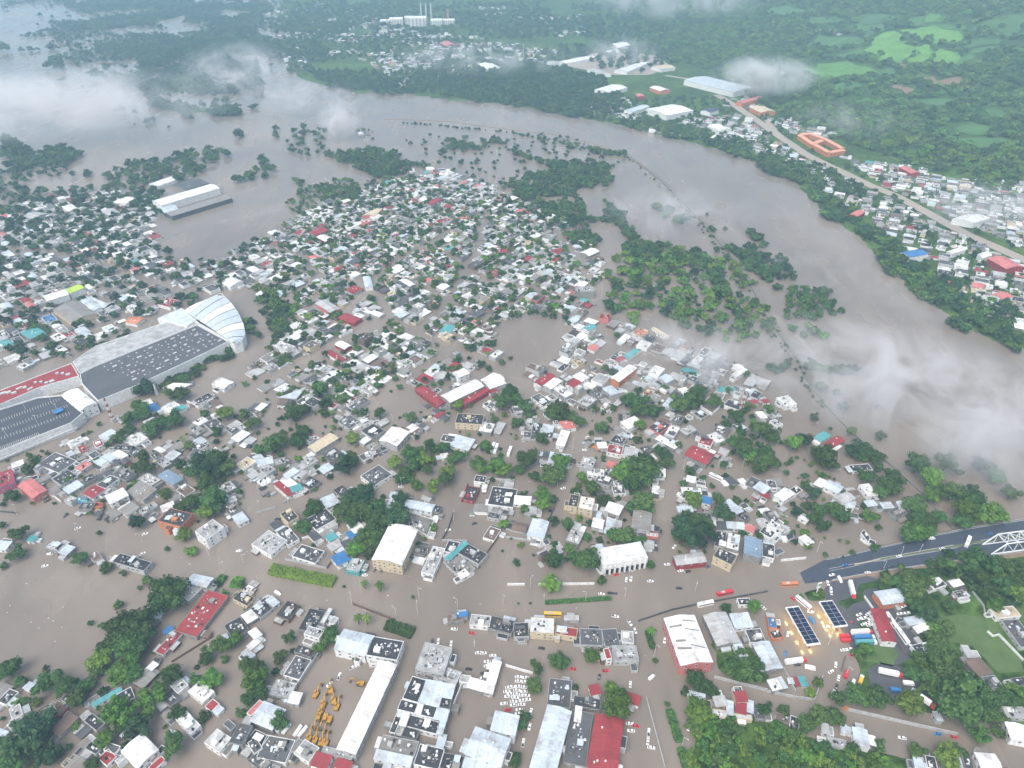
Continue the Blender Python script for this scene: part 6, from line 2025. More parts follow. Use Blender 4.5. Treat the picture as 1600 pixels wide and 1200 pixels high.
ROWS2 = [(800, 0, [(0, 930), (80, 960), (180, 990), (250, 1010)], 22, 5), (800, 0, [(260, 1010), (330, 1010), (410, 1000)], 22, 5), (800, 0, [(340, 900), (430, 910), (540, 930), (640, 940), (700, 950)], 18, 5), (800, 0, [(60, 1080), (200, 1090), (400, 1060), (600, 1050)], 34, 5),
         (800, 0, [(250, 1120), (450, 1100), (550, 1110)], 40, 5), (800, 0, [(40, 1180), (200, 1170), (400, 1200)], 36, 5), (400, 0, [(1420, 890), (1500, 860), (1560, 880)], 30, 5), (400, 0, [(1150, 920), (1250, 900), (1400, 900)], 24, 4.5), (400, 0, [(900, 1000), (1000, 1010), (1070, 1020)], 18, 4.5),
         (400, 0, [(690, 1050), (820, 1060), (960, 1050)], 34, 4), (400, 0, [(1180, 860), (1280, 880), (1380, 910)], 20, 4.5), (800, 0, [(0, 820), (130, 835), (260, 860), (370, 890)], 10, 3.5), (400, 0, [(900, 750), (1100, 765), (1300, 785), (1480, 800), (1600, 810)], 6, 2.6),
         (800, 300, [(600, 80), (680, 150), (740, 250), (800, 330), (750, 380)], 50, 5), (800, 300, [(700, 330), (850, 330), (950, 330)], 50, 5), (800, 300, [(560, 150), (620, 160)], 20, 5), (800, 300, [(1350, 330), (1430, 370)], 20, 5), (800, 300, [(900, 80), (1000, 90), (960, 140)], 24, 5),
         (800, 300, [(1020, 160), (1110, 150)], 20, 5), (800, 300, [(1450, 400), (1560, 440), (1600, 500)], 50, 5), (800, 300, [(1480, 230), (1560, 270)], 30, 5), (800, 300, [(1130, 340), (1230, 440), (1320, 560), (1400, 700), (1450, 860)], 24, 4.5), (800, 300, [(850, 400), (1000, 400), (1150, 400), (1260, 440)], 40, 5),
         (800, 300, [(200, 130), (330, 60), (450, 80)], 50, 5), (800, 300, [(380, 280), (450, 250), (520, 300)], 60, 5), (1200, 300, [(260, 1060), (330, 1080), (480, 1100), (560, 1090)], 24, 4), (1200, 300, [(0, 1060), (60, 1100), (120, 1060)], 24, 4)]
ROWS2.append((0, 0, [(a * 4 + 5, b * 4 + 4) for a, b in lev_px[5:19]], 5, 1.9))
ROWS += [(ZR(x0, y0, pl), sw, rm) for x0, y0, pl, sw, rm in ROWS2]
tq = random.Random(17)
for pl, sw, rm in ROWS:
    for (ax_, ay_), (bx_, by_) in zip(pl[:-1], pl[1:]):
        L_ = math.hypot(bx_ - ax_, by_ - ay_)
        for i in range(max(2, int(L_ * (1 + sw / 14) / 13 * (1 if rm > 6 else .72 if rm > 2 else .5)))):
            t = tq.random(); px, py = (ax_ + (bx_ - ax_) * t) / 4 + tq.gauss(0, 3), (ay_ + (by_ - ay_) * t) / 4 + tq.gauss(0, sw / 4 * .33)
            if py < -8: continue
            x, y, z = GT(px, py, 6); TREESPOTS.append((x, y, z, rm * tq.uniform(.55, 1.2), 'd' if rm > 6 else tq.choice(['', 'd', '']), False))
for a, c, r in SOLO:
    x, y, z = GT(a / 4, c / 4, 6); rm = r / 4 * mpp(a / 4, c / 4)
    for _ in range(3 if r > 28 else 1): TREESPOTS.append((x + tq.gauss(0, rm * .5), y + tq.gauss(0, rm * .5), z, rm * tq.uniform(.55, .8), 'd', False))
GROVES.append(([(560, 55), (620, 45), (780, 70), (850, 80), (850, 100), (700, 100), (660, 140), (600, 138), (500, 110), (485, 80)], 20, 4, 7.5, ['d', '', 'd']))
for k in range(5, 10): GROVES.append((LAND_PX[k], 17, 6, 10, ['d', '']))
FPOLY = [np.array([GT(*q)[:2] for q in Z(1200, 0, p)]) for p, k in fields]
LH = np.array([(q[0], q[1]) for q in lots_h]) if lots_h else np.zeros((0, 2))
tr = random.Random(3)
FX = np.array([f_[0] for f_ in FOOT]); FY = np.array([f_[1] for f_ in FOOT]); FR = np.array([f_[2] for f_ in FOOT])
road_g = np.array([GT(*p)[:2] for p in road_px])
for px, sp, r0, r1, kinds in GROVES:
    poly = np.array([GT(*q)[:2] for q in px])
    lo, hi = poly.min(0), poly.max(0)
    gx = np.arange(lo[0], hi[0], sp); gy = np.arange(lo[1], hi[1], sp)
    X, Y = np.meshgrid(gx, gy); X = X.ravel(); Y = Y.ravel()
    X = X + NPR.uniform(-.5, .5, len(X)) * sp; Y = Y + NPR.uniform(-.5, .5, len(Y)) * sp
    am = min(sp * 2.2, 40)
    k = inside(poly, X + (vnoise(X, Y, am * 1.5, 5) - .5) * 2 * am, Y + (vnoise(X, Y, am * 1.5, 6) - .5) * 2 * am)
    X, Y = X[k], Y[k]
    k = np.ones(len(X), bool)
    for fp in FPOLY: k &= ~((inside(fp, X, Y) | (seg_dist(fp, X, Y) < 7)) & (NPR.rand(len(X)) > .02))
    for wp in WATERP: k &= ~inside(wp, X, Y)
    for sg, sw in STR_G + STR_L: k &= seg_dist(sg, X, Y, False) > sw / 2 + 1
    k &= seg_dist(road_g, X, Y, False) > 13
    if sp == 19.5: k &= (vnoise(X, Y * .5, 130, 31) * .65 + vnoise(X, Y, 45, 32) * .35 > .515)
    k &= ~((vnoise(X, Y, sp * 4.5, 8) > (.93 if sp == 15.5 else .68)) & (sp > 12))
    X, Y = X[k], Y[k]
    if not len(X): continue
    ok_ = np.ones(len(X), bool)
    for c0 in range(0, len(X), 500):
        xs, ysl = X[c0:c0 + 500, None], Y[c0:c0 + 500, None]
        ok_[c0:c0 + 500] &= ~np.any(np.hypot(FX[None] - xs, FY[None] - ysl) < FR[None] + r0 * .5, 1)
        if sp > 10: ok_[c0:c0 + 500] &= (np.min(np.hypot(LH[:, 0][None] - xs, LH[:, 1][None] - ysl), 1) > 3.6) | (NPR.rand(len(xs)) < .35)
    for q in BIGP: ok_ &= ~inside(q, X, Y)
    X, Y = X[ok_], Y[ok_]
    for x, y in zip(X.tolist(), Y.tolist()):
        z = max(0.0, h1(x, y))
        r = tr.uniform(r0, r1)
        pq = proj(x, y, z)
        if not (-70 < pq[0] < 1670 and -40 < pq[1] < 1270): continue
        TREESPOTS.append((x, y, z, r, tr.choice(kinds), False))
print('trees', len(TREESPOTS))
def seen(t):
    pq = proj(t[0], t[1], t[2] + t[3])
    if not (5 < pq[0] < 1595 and 5 < pq[1] < 1195): return 0
    return t[3] * FPX / math.hypot(t[0], t[1], CAM_H) * (1.25 if t[5] else 1)
TREESPOTS.sort(key=seen, reverse=True)
npalm = 0; nt_ = 0; rest = []
TNAME = {'': 'mid green', 'b': 'bright green', 'd': 'dark green'}
for i, (x, y, z, r, k, traced) in enumerate(TREESPOTS):
    pq = proj(x, y, z + r)
    if k == 'p':
        root = empty('palm_tree', (x, y, z)); s = r * 1.15
        for nm, me in (('crown', PALM[0]), ('trunk', PALM[1])): inst(nm, me, root, (0, 0, s * 1.9), tr.uniform(0, 6), (s, s, s))
        THINGS.append((root, 'palm', 'palm tree with drooping fronds standing in flood water', pq)); continue
    if nt_ >= 300 or seen((x, y, z, r, k, traced)) == 0: rest.append((x, y, z, r, k)); continue
    nt_ += 1
    root = empty('tree', (x, y, z))
    s = r * 1.12; sz = s * tr.uniform(.85, 1.15); rz_ = tr.uniform(0, 6.28)
    inst('crown', CROWNS[k][tr.randrange(7)], root, (0, 0, sz * .78 + .6), rz_, (s * tr.uniform(.8, 1.2), s, sz))
    inst('trunk', TRUNKS[i % 3], root, (0, 0, sz * .78 + .6), rz_, (s, s, s))
    siz = 'very large' if r > 7.5 else 'broad' if r > 5 else 'medium' if r > 3.5 else 'small'
    THINGS.append((root, 'tree', '%s %s tree' % (siz, TNAME[k]), pq))
# remaining trees: one mass, scattered as instances
pc = bpy.data.collections.new('tree_sources')
order = []
FARC = []
for k in ('', 'b', 'd'):
    for s in range(3):
        me = crown_mesh('crown_far', 57 * s + 11 + ord(k or 'a'), 7 + 2 * s, 420, .8, .27)
        me.materials.append(LEAF[k]); ob = bpy.data.objects.new('a%d' % len(FARC), me); pc.objects.link(ob); FARC.append(me)
me = bpy.data.meshes.new('distant_trees')
V = np.array([(x, y, z + r * .72) for x, y, z, r, k in rest], np.float32)
me.vertices.add(len(V)); me.vertices.foreach_set('co', V.ravel())
at = me.attributes.new('tsize', 'FLOAT', 'POINT'); at.data.foreach_set('value', np.array([q[3] * 1.12 for q in rest], np.float32))
at = me.attributes.new('tturn', 'FLOAT', 'POINT'); at.data.foreach_set('value', NPR.uniform(0, 6.28, len(rest)).astype(np.float32))
at = me.attributes.new('tkind', 'INT', 'POINT'); at.data.foreach_set('value', np.array([{'': 0, 'b': 3, 'd': 6}.get(q[4], 0) + tr.randrange(3) for q in rest], np.int32))
dt = bpy.data.objects.new('distant_trees', me); COL.objects.link(dt)
ng = bpy.data.node_groups.new('scatter_trees', 'GeometryNodeTree')
ng.interface.new_socket('Geometry', in_out='INPUT', socket_type='NodeSocketGeometry'); ng.interface.new_socket('Geometry', in_out='OUTPUT', socket_type='NodeSocketGeometry')
N, LK = ng.nodes, ng.links
gi, go = N.new('NodeGroupInput'), N.new('NodeGroupOutput')
mtp = N.new('GeometryNodeMeshToPoints'); LK.new(gi.outputs[0], mtp.inputs[0])
iop = N.new('GeometryNodeInstanceOnPoints'); LK.new(mtp.outputs[0], iop.inputs['Points'])
ci = N.new('GeometryNodeCollectionInfo'); ci.inputs['Collection'].default_value = pc; ci.inputs['Separate Children'].default_value = True; ci.inputs['Reset Children'].default_value = True
LK.new(ci.outputs[0], iop.inputs['Instance']); iop.inputs['Pick Instance'].default_value = True
def named(nm, ty):
    q = N.new('GeometryNodeInputNamedAttribute'); q.data_type = ty; q.inputs['Name'].default_value = nm; return q.outputs['Attribute']
LK.new(named('tkind', 'INT'), iop.inputs['Instance Index'])
LK.new(named('tsize', 'FLOAT'), iop.inputs['Scale'])
cx_ = N.new('ShaderNodeCombineXYZ'); LK.new(named('tturn', 'FLOAT'), cx_.inputs[2]); LK.new(cx_.outputs[0], iop.inputs['Rotation'])
LK.new(iop.outputs[0], go.inputs[0])
md = dt.modifiers.new('scatter', 'NODES'); md.node_group = ng
tag(dt, 'woods and scattered smaller trees across the flooded valley and green hillside', 'woods', kind='stuff')
# clipped hedges
for a, c, w, h, k in HEDGES:
    A_, B_ = np.array(G(*a, h * .6)), np.array(G(*c, h * .6)); L_ = np.hypot(*(B_ - A_)); mid = (A_ + B_) / 2
    rr = random.Random(int(a[0])); v, f = [], []
    for i in range(int(900 * max(.3, L_ / 45))):
        u, t = rr.uniform(-.5, .5) * L_, rr.uniform(-.5, .5) * w * (.85 + .3 * rr.random())
        zt = h * (.55 + .45 * rr.random()) * (1 - .35 * (abs(t) / w * 2) ** 2)
        n_ = Vector((rr.uniform(-.8, .8), rr.uniform(-.8, .8), 1)).normalized(); tt = n_.orthogonal().normalized(); bb_ = n_.cross(tt); s = rr.uniform(.3, .75)
        p = Vector((u, t, zt)); i0 = len(v); v += [tuple(p + tt * s), tuple(p + bb_ * s), tuple(p - tt * s), tuple(p - bb_ * s)]; f.append((i0, i0 + 1, i0 + 2, i0 + 3))
    bv, bf = box_geo(0, 0, h * .3 - .3, L_, w * .85, h * .6 + .6); i0 = len(v); v += bv; f += [tuple(i0 + q for q in fc) for fc in bf]
    o = mesh_obj('hedge', v, f, LEAF[k], loc=(mid[0], mid[1], 0)); o.rotation_euler = (0, 0, math.atan2(*(B_ - A_)[::-1]))
    THINGS.append((o, 'hedge', '%s green hedge strip rising from flood water' % ('bright' if k == 'b' else 'low'), ((a[0] + c[0]) / 2, (a[1] + c[1]) / 2)))
# ------------------------------------------------------------------ vehicles
def paint(c): return mat_plain('paint_' + c, PAL[c], .35, 0, .08, .5)
M_TYRE = mat_plain('tyre_rubber', (.02, .02, .02), .9)
def loft(secs):
    """secs: list of (x, halfwidth, z0, z1) -> closed body"""
    v, f = [], []
    for x, w, a, b_ in secs: v += [(x, -w, a), (x, w, a), (x, w * .92, b_), (x, -w * .92, b_)]
    for i in range(len(secs) - 1):
        k = 4 * i
        for j in range(4): f.append((k + j, k + (j + 1) % 4, k + 4 + (j + 1) % 4, k + 4 + j))
    f.append((3, 2, 1, 0)); k = 4 * (len(secs) - 1); f.append((k, k + 1, k + 2, k + 3))
    return v, [tuple(reversed(q)) for q in f]
def wheel_me(r, w):
    v, f = cyl_geo(0, 0, -w / 2, r, r, w, 10)
    return [(x, z, y) for x, y, z in v], f
PROTO = {}
def vehicle(kind, c):
    key = kind + c
    def mk(name, vf, m_, par):
        me = bpy.data.meshes.new(name); me.from_pydata(vf[0], [], vf[1]); me.materials.append(m_)
        return inst(name, me, par, (0, 0, 0))
    if key in PROTO:
        return copy_tree(PROTO[key])
    nm = {'c': 'parked_car', 'p': 'pickup_truck', 'v': 'delivery_van', 'u': 'bus', 't': 'box_trailer', 'k': 'cab_truck'}[kind]
    root = empty(nm, (0, 0, 0)); P_ = paint(c)
    if kind == 'c':
        mk('body', loft([(-2.2, .72, .42, .82), (-2.1, .86, .3, .95), (-.9, .88, .28, .98), (.9, .88, .28, .96), (2.0, .84, .3, .82), (2.25, .7, .4, .7)]), P_, root)
        mk('window', loft([(-1.75, .68, .95, 1.0), (-1.2, .74, .95, 1.40), (.35, .74, .95, 1.40), (1.05, .7, .93, .98)]), M_GLASS, root)
        mk('cabin_roof', loft([(-1.15, .66, 1.38, 1.47), (.3, .66, 1.38, 1.47)]), P_, root); wx, wr, wy = 1.35, .33, .8
    elif kind == 'p':
        mk('body', loft([(-2.6, .88, .45, 1.0), (2.0, .9, .45, 1.05), (2.6, .82, .5, .9)]), P_, root)
        mk('cargo_bed', loft([(-2.5, .72, 1.0, 1.02), (-.7, .72, 1.0, 1.02)]), mat_plain('bed_liner', (.03, .03, .03), .9), root)
        mk('window', loft([(-.65, .78, 1.04, 1.1), (-.55, .78, 1.04, 1.62), (.7, .78, 1.04, 1.62), (1.3, .74, 1.03, 1.08)]), M_GLASS, root)
        mk('cabin_roof', loft([(-.55, .72, 1.6, 1.7), (.65, .72, 1.6, 1.7)]), P_, root); wx, wr, wy = 1.65, .4, .85
    elif kind == 'v':
        mk('body', loft([(-2.6, .95, .4, 2.2), (1.2, .95, .4, 2.2), (2.0, .92, .4, 1.25), (2.6, .85, .45, 1.0)]), P_, root)
        mk('window', loft([(1.28, .96, 1.35, 2.0), (1.85, .9, 1.3, 1.42)]), M_GLASS, root); wx, wr, wy = 1.7, .38, .88
    elif kind == 'u':
        mk('body', loft([(-5.6, 1.2, .4, 2.9), (-5.5, 1.27, .35, 3.0), (5.3, 1.27, .35, 3.0), (5.6, 1.2, .4, 2.8)]), P_, root)
        mk('window', loft([(-5.2, 1.285, 1.7, 2.5), (5.2, 1.285, 1.7, 2.5)]), M_GLASS, root)
        mk('air_conditioner', loft([(-2.6, .8, 3.0, 3.25), (-.2, .8, 3.0, 3.25)]), paint('l'), root); wx, wr, wy = 3.6, .5, 1.12
    elif kind == 't':
        mk('cargo_box', loft([(-6.5, 1.25, 1.1, 3.8), (4.6, 1.25, 1.1, 3.8)]), P_, root)
        mk('cab', loft([(4.9, 1.15, .7, 2.9), (6.6, 1.15, .7, 2.9), (7.2, 1.1, .7, 1.7)]), paint('w' if c != 'w' else 'r'), root)
        mk('window', loft([(6.3, 1.16, 1.9, 2.7), (6.75, 1.12, 1.85, 2.5)]), M_GLASS, root)
        mk('chassis', loft([(-6.4, .5, .7, 1.1), (5.2, .5, .7, 1.1)]), M_TYRE, root); wx, wr, wy = 4.9, .52, 1.0
    else:
        mk('cargo_box', loft([(-3.2, 1.15, .9, 2.6), (.9, 1.15, .9, 2.6)]), P_, root)
        mk('cab', loft([(1.1, 1.1, .6, 2.5), (2.5, 1.1, .6, 2.5), (3.1, 1.05, .6, 1.5)]), P_ if c != 'y' else paint('w'), root)
        mk('window', loft([(2.2, 1.12, 1.6, 2.3), (2.7, 1.06, 1.55, 2.1)]), M_GLASS, root); wx, wr, wy = 2.0, .45, .95
    wm = wheel_me(wr, .25); me = bpy.data.meshes.new('wheel'); me.from_pydata(wm[0], [], wm[1]); me.materials.append(M_TYRE)
    for sx_ in (-1, 1):
        for sy_ in (-1, 1): inst('wheel', me, root, (wx * sx_, wy * sy_, wr))
    PROTO[key] = root
    return root
VN = {'c': ('car', 'car'), 'p': ('pickup', 'pickup truck'), 'v': ('van', 'van'), 'u': ('bus', 'bus'), 't': ('truck', 'truck with long box trailer'), 'k': ('truck', 'short truck')}
VC = dict(CNAME); VC['y'] = 'yellow'; VC['d'] = 'dark grey'
PAL2 = dict(PAL); PAL['y'] = (.62, .42, .03) if False else PAL['y']
MATS['paint_y'] = mat_plain('paint_yellow', (.62, .40, .05), .4); MATS['paint_r'] = mat_plain('paint_redbright', (.5, .03, .04), .35)
MATS['paint_w'] = mat_plain('paint_whitebright', (.78, .79, .79), .35, 0, .05)
CARX = []
def veh_one(t, P4):
    for s in t:
        a = s.split(',')
        px, py = P4(a[0] + ',' + a[1]); k, c = a[2][0], a[2][1]; an = R(float(a[3]))
        hc = {'c': .8, 'p': .9, 'v': 1.2, 'u': 1.6, 't': 2.0, 'k': 1.5}[k]
        z0 = GT(px, py)[2] if px > 1050 else 0.0
        onroad = px > 1255 and 815 < py < 905
        if onroad: z0 = 1.0 + max(0, (px - 1375) / 225 * 1.5)
        z = z0 if z0 > .3 else (-.32 if k in 'cpv' else -.45)
        x, y = G(px, py, z + hc); x2, y2 = G(px + 6 * math.cos(an), py - 6 * math.sin(an), z + hc)
        root = vehicle(k, c)
        root.location = (x, y, z + (.14 if z0 > .3 else 0)); root.rotation_euler = (0, 0, math.atan2(y2 - y, x2 - x) + (math.pi if RND.random() < .5 and k in 'c' else 0))
        sc_ = .87 if k in 'cpv' else .94; root.scale = (sc_, sc_, sc_)
        THINGS.append((root, VN[k][0], '%s %s %s' % (VC[c], VN[k][1], 'on the raised road' if onroad else 'on the wet yard' if z0 > .3 else 'standing in flood water'), (px, py)))
parse(VEH, veh_one)
# excavators
M_EXC = mat_plain('machine_yellow', (.40, .215, .03), .6, 0, .45, 1.2)
def excavator():
    r = empty('excavator', (0, 0, 0))
    for s in (-1, 1): Geo().add(box_geo(0, 1.15 * s, .3, 4.0, .6, .9)).add(box_geo(0, 1.15 * s, .55, 3.2, .64, .5)).obj('track', M_TYRE, r)
    Geo().add(box_geo(-.6, 0, 1.35, 3.6, 2.5, .9)).add(box_geo(-1.7, 0, 1.9, 1.4, 2.3, .6)).obj('body', M_EXC, r)
    cb = Geo().add(box_geo(.7, .75, 2.0, 1.6, 1.0, 1.8)).obj('cab', M_EXC, r)
    Geo().add(box_geo(.72, .75, 2.2, 1.64, 1.04, .8)).obj('window', M_GLASS, cb)
    Geo().bar((1.0, -.2, 1.5), (3.4, -.2, 4.3), .55).bar((3.4, -.2, 4.3), (5.4, -.2, 3.8), .5).obj('boom', M_EXC, r)
    Geo().bar((5.4, -.2, 3.9), (6.2, -.2, 1.3), .42).obj('stick', M_EXC, r)
    Geo().add(box_geo(6.0, -.2, .9, 1.0, 1.1, 1.0, 0)).add(box_geo(5.6, -.2, .5, .7, 1.1, .5)).obj('bucket', mat_plain('bucket_steel', (.10, .075, .05), .6), r)
    return r
ex0 = None
for i, (zx, zy, an) in enumerate(EXCAV):
    px, py = 400 + zx / 4, 900 + zy / 4
    x, y = G(px, py, 1.3); a = R(an); x2, y2 = G(px + 6 * math.cos(a), py - 6 * math.sin(a), 1.3)
    if ex0 is None: ex0 = o = excavator()
    else: o = copy_tree(ex0)
    o.location = (x, y, -.35); o.rotation_euler = (0, 0, math.atan2(y2 - y, x2 - x))
    THINGS.append((o, 'excavator', 'yellow tracked excavator in the flooded yard', (px, py)))
# pale cylindrical tanks lying by the excavator yard
for i, (a, c) in enumerate([((165, 985), (212, 922)), ((238, 998), (283, 932)), ((265, 1003), (318, 938))]):
    A_, B_ = np.array(G(400 + a[0] / 4, 900 + a[1] / 4, 1)), np.array(G(400 + c[0] / 4, 900 + c[1] / 4, 1)); L_ = float(np.hypot(*(B_ - A_)))
    g_ = Geo().add(cyl_geo(0, 0, -L_ / 2, 1.1, 1.1, L_, 14)); g_.v = [(z, x, y + .7) for x, y, z in g_.v]
    r = empty('storage_tank', (*((A_ + B_) / 2), 0), math.atan2(*(B_ - A_)[::-1]))
    g_.obj('shell', mat_wall('w'), r, smooth=False)
    for s in (-.3, .3): Geo().add(box_geo(L_ * s, 0, -.4, .4, 2, 1.2)).obj('saddle', mat_wall('l'), r)
    THINGS.append((r, 'tank', 'white cylindrical tank lying beside the excavators', (400 + (a[0] + c[0]) / 8, 900 + (a[1] + c[1]) / 8)))
# street lamps
M_POLE = mat_plain('pole_grey', (.5, .5, .48), .6)
lamp0 = None
def pole_one(t, P4):
    global lamp0
    for s in t:
        a = s.split(','); px, py = P4(a[0] + ',' + a[1])
        z0 = GT(px, py)[2] if px > 1050 else 0.0
        x, y = G(px, py, z0)
        if lamp0 is None:
            lamp0 = o = empty('street_lamp', (0, 0, 0))
            Geo().add(cyl_geo(0, 0, -1, .19, .11, 10.5, 7)).obj('post', M_POLE, o)
            Geo().bar((0, 0, 9.4), (1.9, 0, 9.9), .12).obj('arm', M_POLE, o); Geo().add(box_geo(2.1, 0, 9.85, .9, .35, .18)).obj('lamp_head', M_POLE, o)
        else: o = copy_tree(lamp0)
        o.location = (x, y, z0); o.rotation_euler = (0, 0, RND.uniform(0, 6.28)); o.scale = (1, 1, float(a[2]) / 9)
        THINGS.append((o, 'street lamp', 'slim grey street lamp post rising from the flood', (px, py)))
parse(POLES, pole_one)
# floating rubbish
g_ = Geo(); fm = []; rr = random.Random(21)
spots = [(60, 960, 60, 70, 34), (250, 870, 260, 40, 30), (700, 920, 350, 40, 20), (560, 620, 380, 60, 60), (1200, 760, 150, 100, 60), (300, 360, 120, 40, 25), (900, 700, 250, 120, 40), (1000, 1050, 40, 80, 12)]
for cx_, cy_, sx_, sy_, k in spots:
    for _ in range(k):
        px, py = rr.gauss(cx_, sx_ * .5), rr.gauss(cy_, sy_ * .5); x, y = G(px, py)
        if h1(x, y) > 0: continue
        s = rr.uniform(.2, .75); g_.add(box_geo(x, y, .05, s, s * rr.uniform(.3, .9), .25, rr.uniform(0, 3))); fm += [rr.choice([0, 0, 1, 2])] * 6
o = mesh_obj('floating_debris', g_.v, g_.f, [mat_wall('w'), mat_wall('n'), mat_wall('d')], fm=fm); tag(o, 'small white and brown rubbish drifting on the brown flood water', 'debris', kind='stuff')
# ------------------------------------------------------------------ low cloud and haze
def fog(name, px, py, z, sx, sy, sz, dens, label, scale=.012, thr=.46, rot=0.0, seed=0.0):
    x, y = G(px, py, z)
    bm = bmesh.new(); bmesh.ops.create_icosphere(bm, subdivisions=3, radius=1.0)
    me = bpy.data.meshes.new(name); bm.to_mesh(me); bm.free()
    m_, n_, l_, o_ = nt('mist_' + str(len(bpy.data.materials)))
    tc = n_.new('ShaderNodeTexCoord')
    ln = n_.new('ShaderNodeVectorMath'); ln.operation = 'LENGTH'; l_.new(tc.outputs['Object'], ln.inputs[0])
    fo = n_.new('ShaderNodeMapRange'); fo.interpolation_type = 'SMOOTHSTEP'; fo.inputs[1].default_value = 1.0; fo.inputs[2].default_value = .15; l_.new(ln.outputs['Value'], fo.inputs[0])
    ge = n_.new('ShaderNodeNewGeometry')
    mp = n_.new('ShaderNodeMapping'); mp.inputs['Location'].default_value = (seed * 3, seed * 5, seed); mp.inputs['Rotation'].default_value = (0, 0, R(40)); mp.inputs['Scale'].default_value = (1.1, .85, 1.1); l_.new(ge.outputs['Position'], mp.inputs[0])
    no = noise(n_, l_, scale * 1.7, 6, .68, mp.outputs[0]); no.inputs['Distortion'].default_value = .7
    mr = n_.new('ShaderNodeMapRange'); mr.inputs[1].default_value = thr + .05; mr.inputs[2].default_value = thr + .27; l_.new(no.outputs[0], mr.inputs[0])
    mu = n_.new('ShaderNodeMath'); mu.operation = 'MULTIPLY'; l_.new(fo.outputs[0], mu.inputs[0]); l_.new(mr.outputs[0], mu.inputs[1])
    m2 = n_.new('ShaderNodeMath'); m2.operation = 'MULTIPLY'; l_.new(mu.outputs[0], m2.inputs[0]); m2.inputs[1].default_value = dens
    pv = n_.new('ShaderNodeVolumeScatter'); pv.inputs['Color'].default_value = (.93, .95, 1.0, 1); pv.inputs['Anisotropy'].default_value = 0.0
    l_.new(m2.outputs[0], pv.inputs['Density']); l_.new(pv.outputs[0], o_.inputs['Volume'])
    m_.cycles.volume_step_rate = .6
    me.materials.append(m_)
    o = bpy.data.objects.new(name, me); COL.objects.link(o); o.location = (x, y, z); o.scale = (sx, sy, sz); o.rotation_euler = (0, 0, rot)
    tag(o, label, 'mist', 'banks of low cloud over the valley', 'stuff')
    return o
FOGS = [
    (1410, 600, 34, 175, 95, 34, .020, 'wide low cloud bank lying over the near river bend', .013, .40, R(-35), 0),
    (1560, 690, 30, 80, 65, 28, .016, 'low cloud near the truss bridge over the river', .014, .40, 0, 1),
    (1070, 555, 30, 125, 60, 28, .017, 'thin mist trailing over houses beside the wooded island', .016, .44, R(-30), 2),
    (1060, 330, 34, 120, 80, 30, .008, 'pale mist over the flooded fields beside the levee', .012, .42, 0, 3),
    (90, 160, 60, 330, 200, 55, .008, 'broad bright mist over the far left flood water', .006, .38, 0, 4),
    (370, 110, 60, 130, 120, 60, .012, 'rising mist plume over the far flooded fields', .010, .42, 0, 5),
    (530, 185, 36, 45, 45, 36, .022, 'small white mist puff above the far river', .02, .36, 0, 6),
    (1195, 118, 50, 125, 75, 45, .022, 'dense white cloud puff over the far factory sheds', .012, .36, 0, 7),
    (1060, 0, 90, 300, 150, 60, .008, 'cloud wisps along the hazy far hillside', .007, .40, 0, 8),
    (1540, 320, 40, 110, 60, 30, .012, 'thin mist over far bank houses by the hill', .014, .42, 0, 9),
    (970, 80, 50, 110, 80, 40, .008, 'mist wisps over the dusty far yard', .012, .40, 0, 10),
    (1330, 440, 30, 120, 45, 24, .009, 'faint mist wisps over the open river reach', .016, .46, R(-50), 12),
    (760, 90, 50, 260, 110, 40, .007, 'thin mist over the far town roofs', .010, .42, 0, 13),
    (1330, 190, 60, 160, 70, 36, .006, 'faint mist at the foot of the green hill', .014, .46, 0, 14),
    (470, 150, 40, 160, 80, 36, .009, 'mist drifting over the far river bend', .012, .42, 0, 11),
]
for k, a in enumerate(FOGS): fog('mist_bank', *a[:6], a[6] * 2.4, a[7], a[8], a[9], a[10], a[11] * 7.0)
m_, n_, l_, o_ = nt('haze_air')
pv = n_.new('ShaderNodeVolumePrincipled')
pv.inputs['Color'].default_value = (.50, .79, .98, 1); pv.inputs['Density'].default_value = HAZE; pv.inputs['Anisotropy'].default_value = 0.1
l_.new(pv.outputs[0], o_.inputs['Volume'])
v, f = box_geo(0, 5900, 190, 21400, 13600, 390)
hz = mesh_obj('haze', v, f, m_); tag(hz, 'thin bluish haze filling the whole valley air', 'haze', kind='stuff')
hz.display_type = 'WIRE'

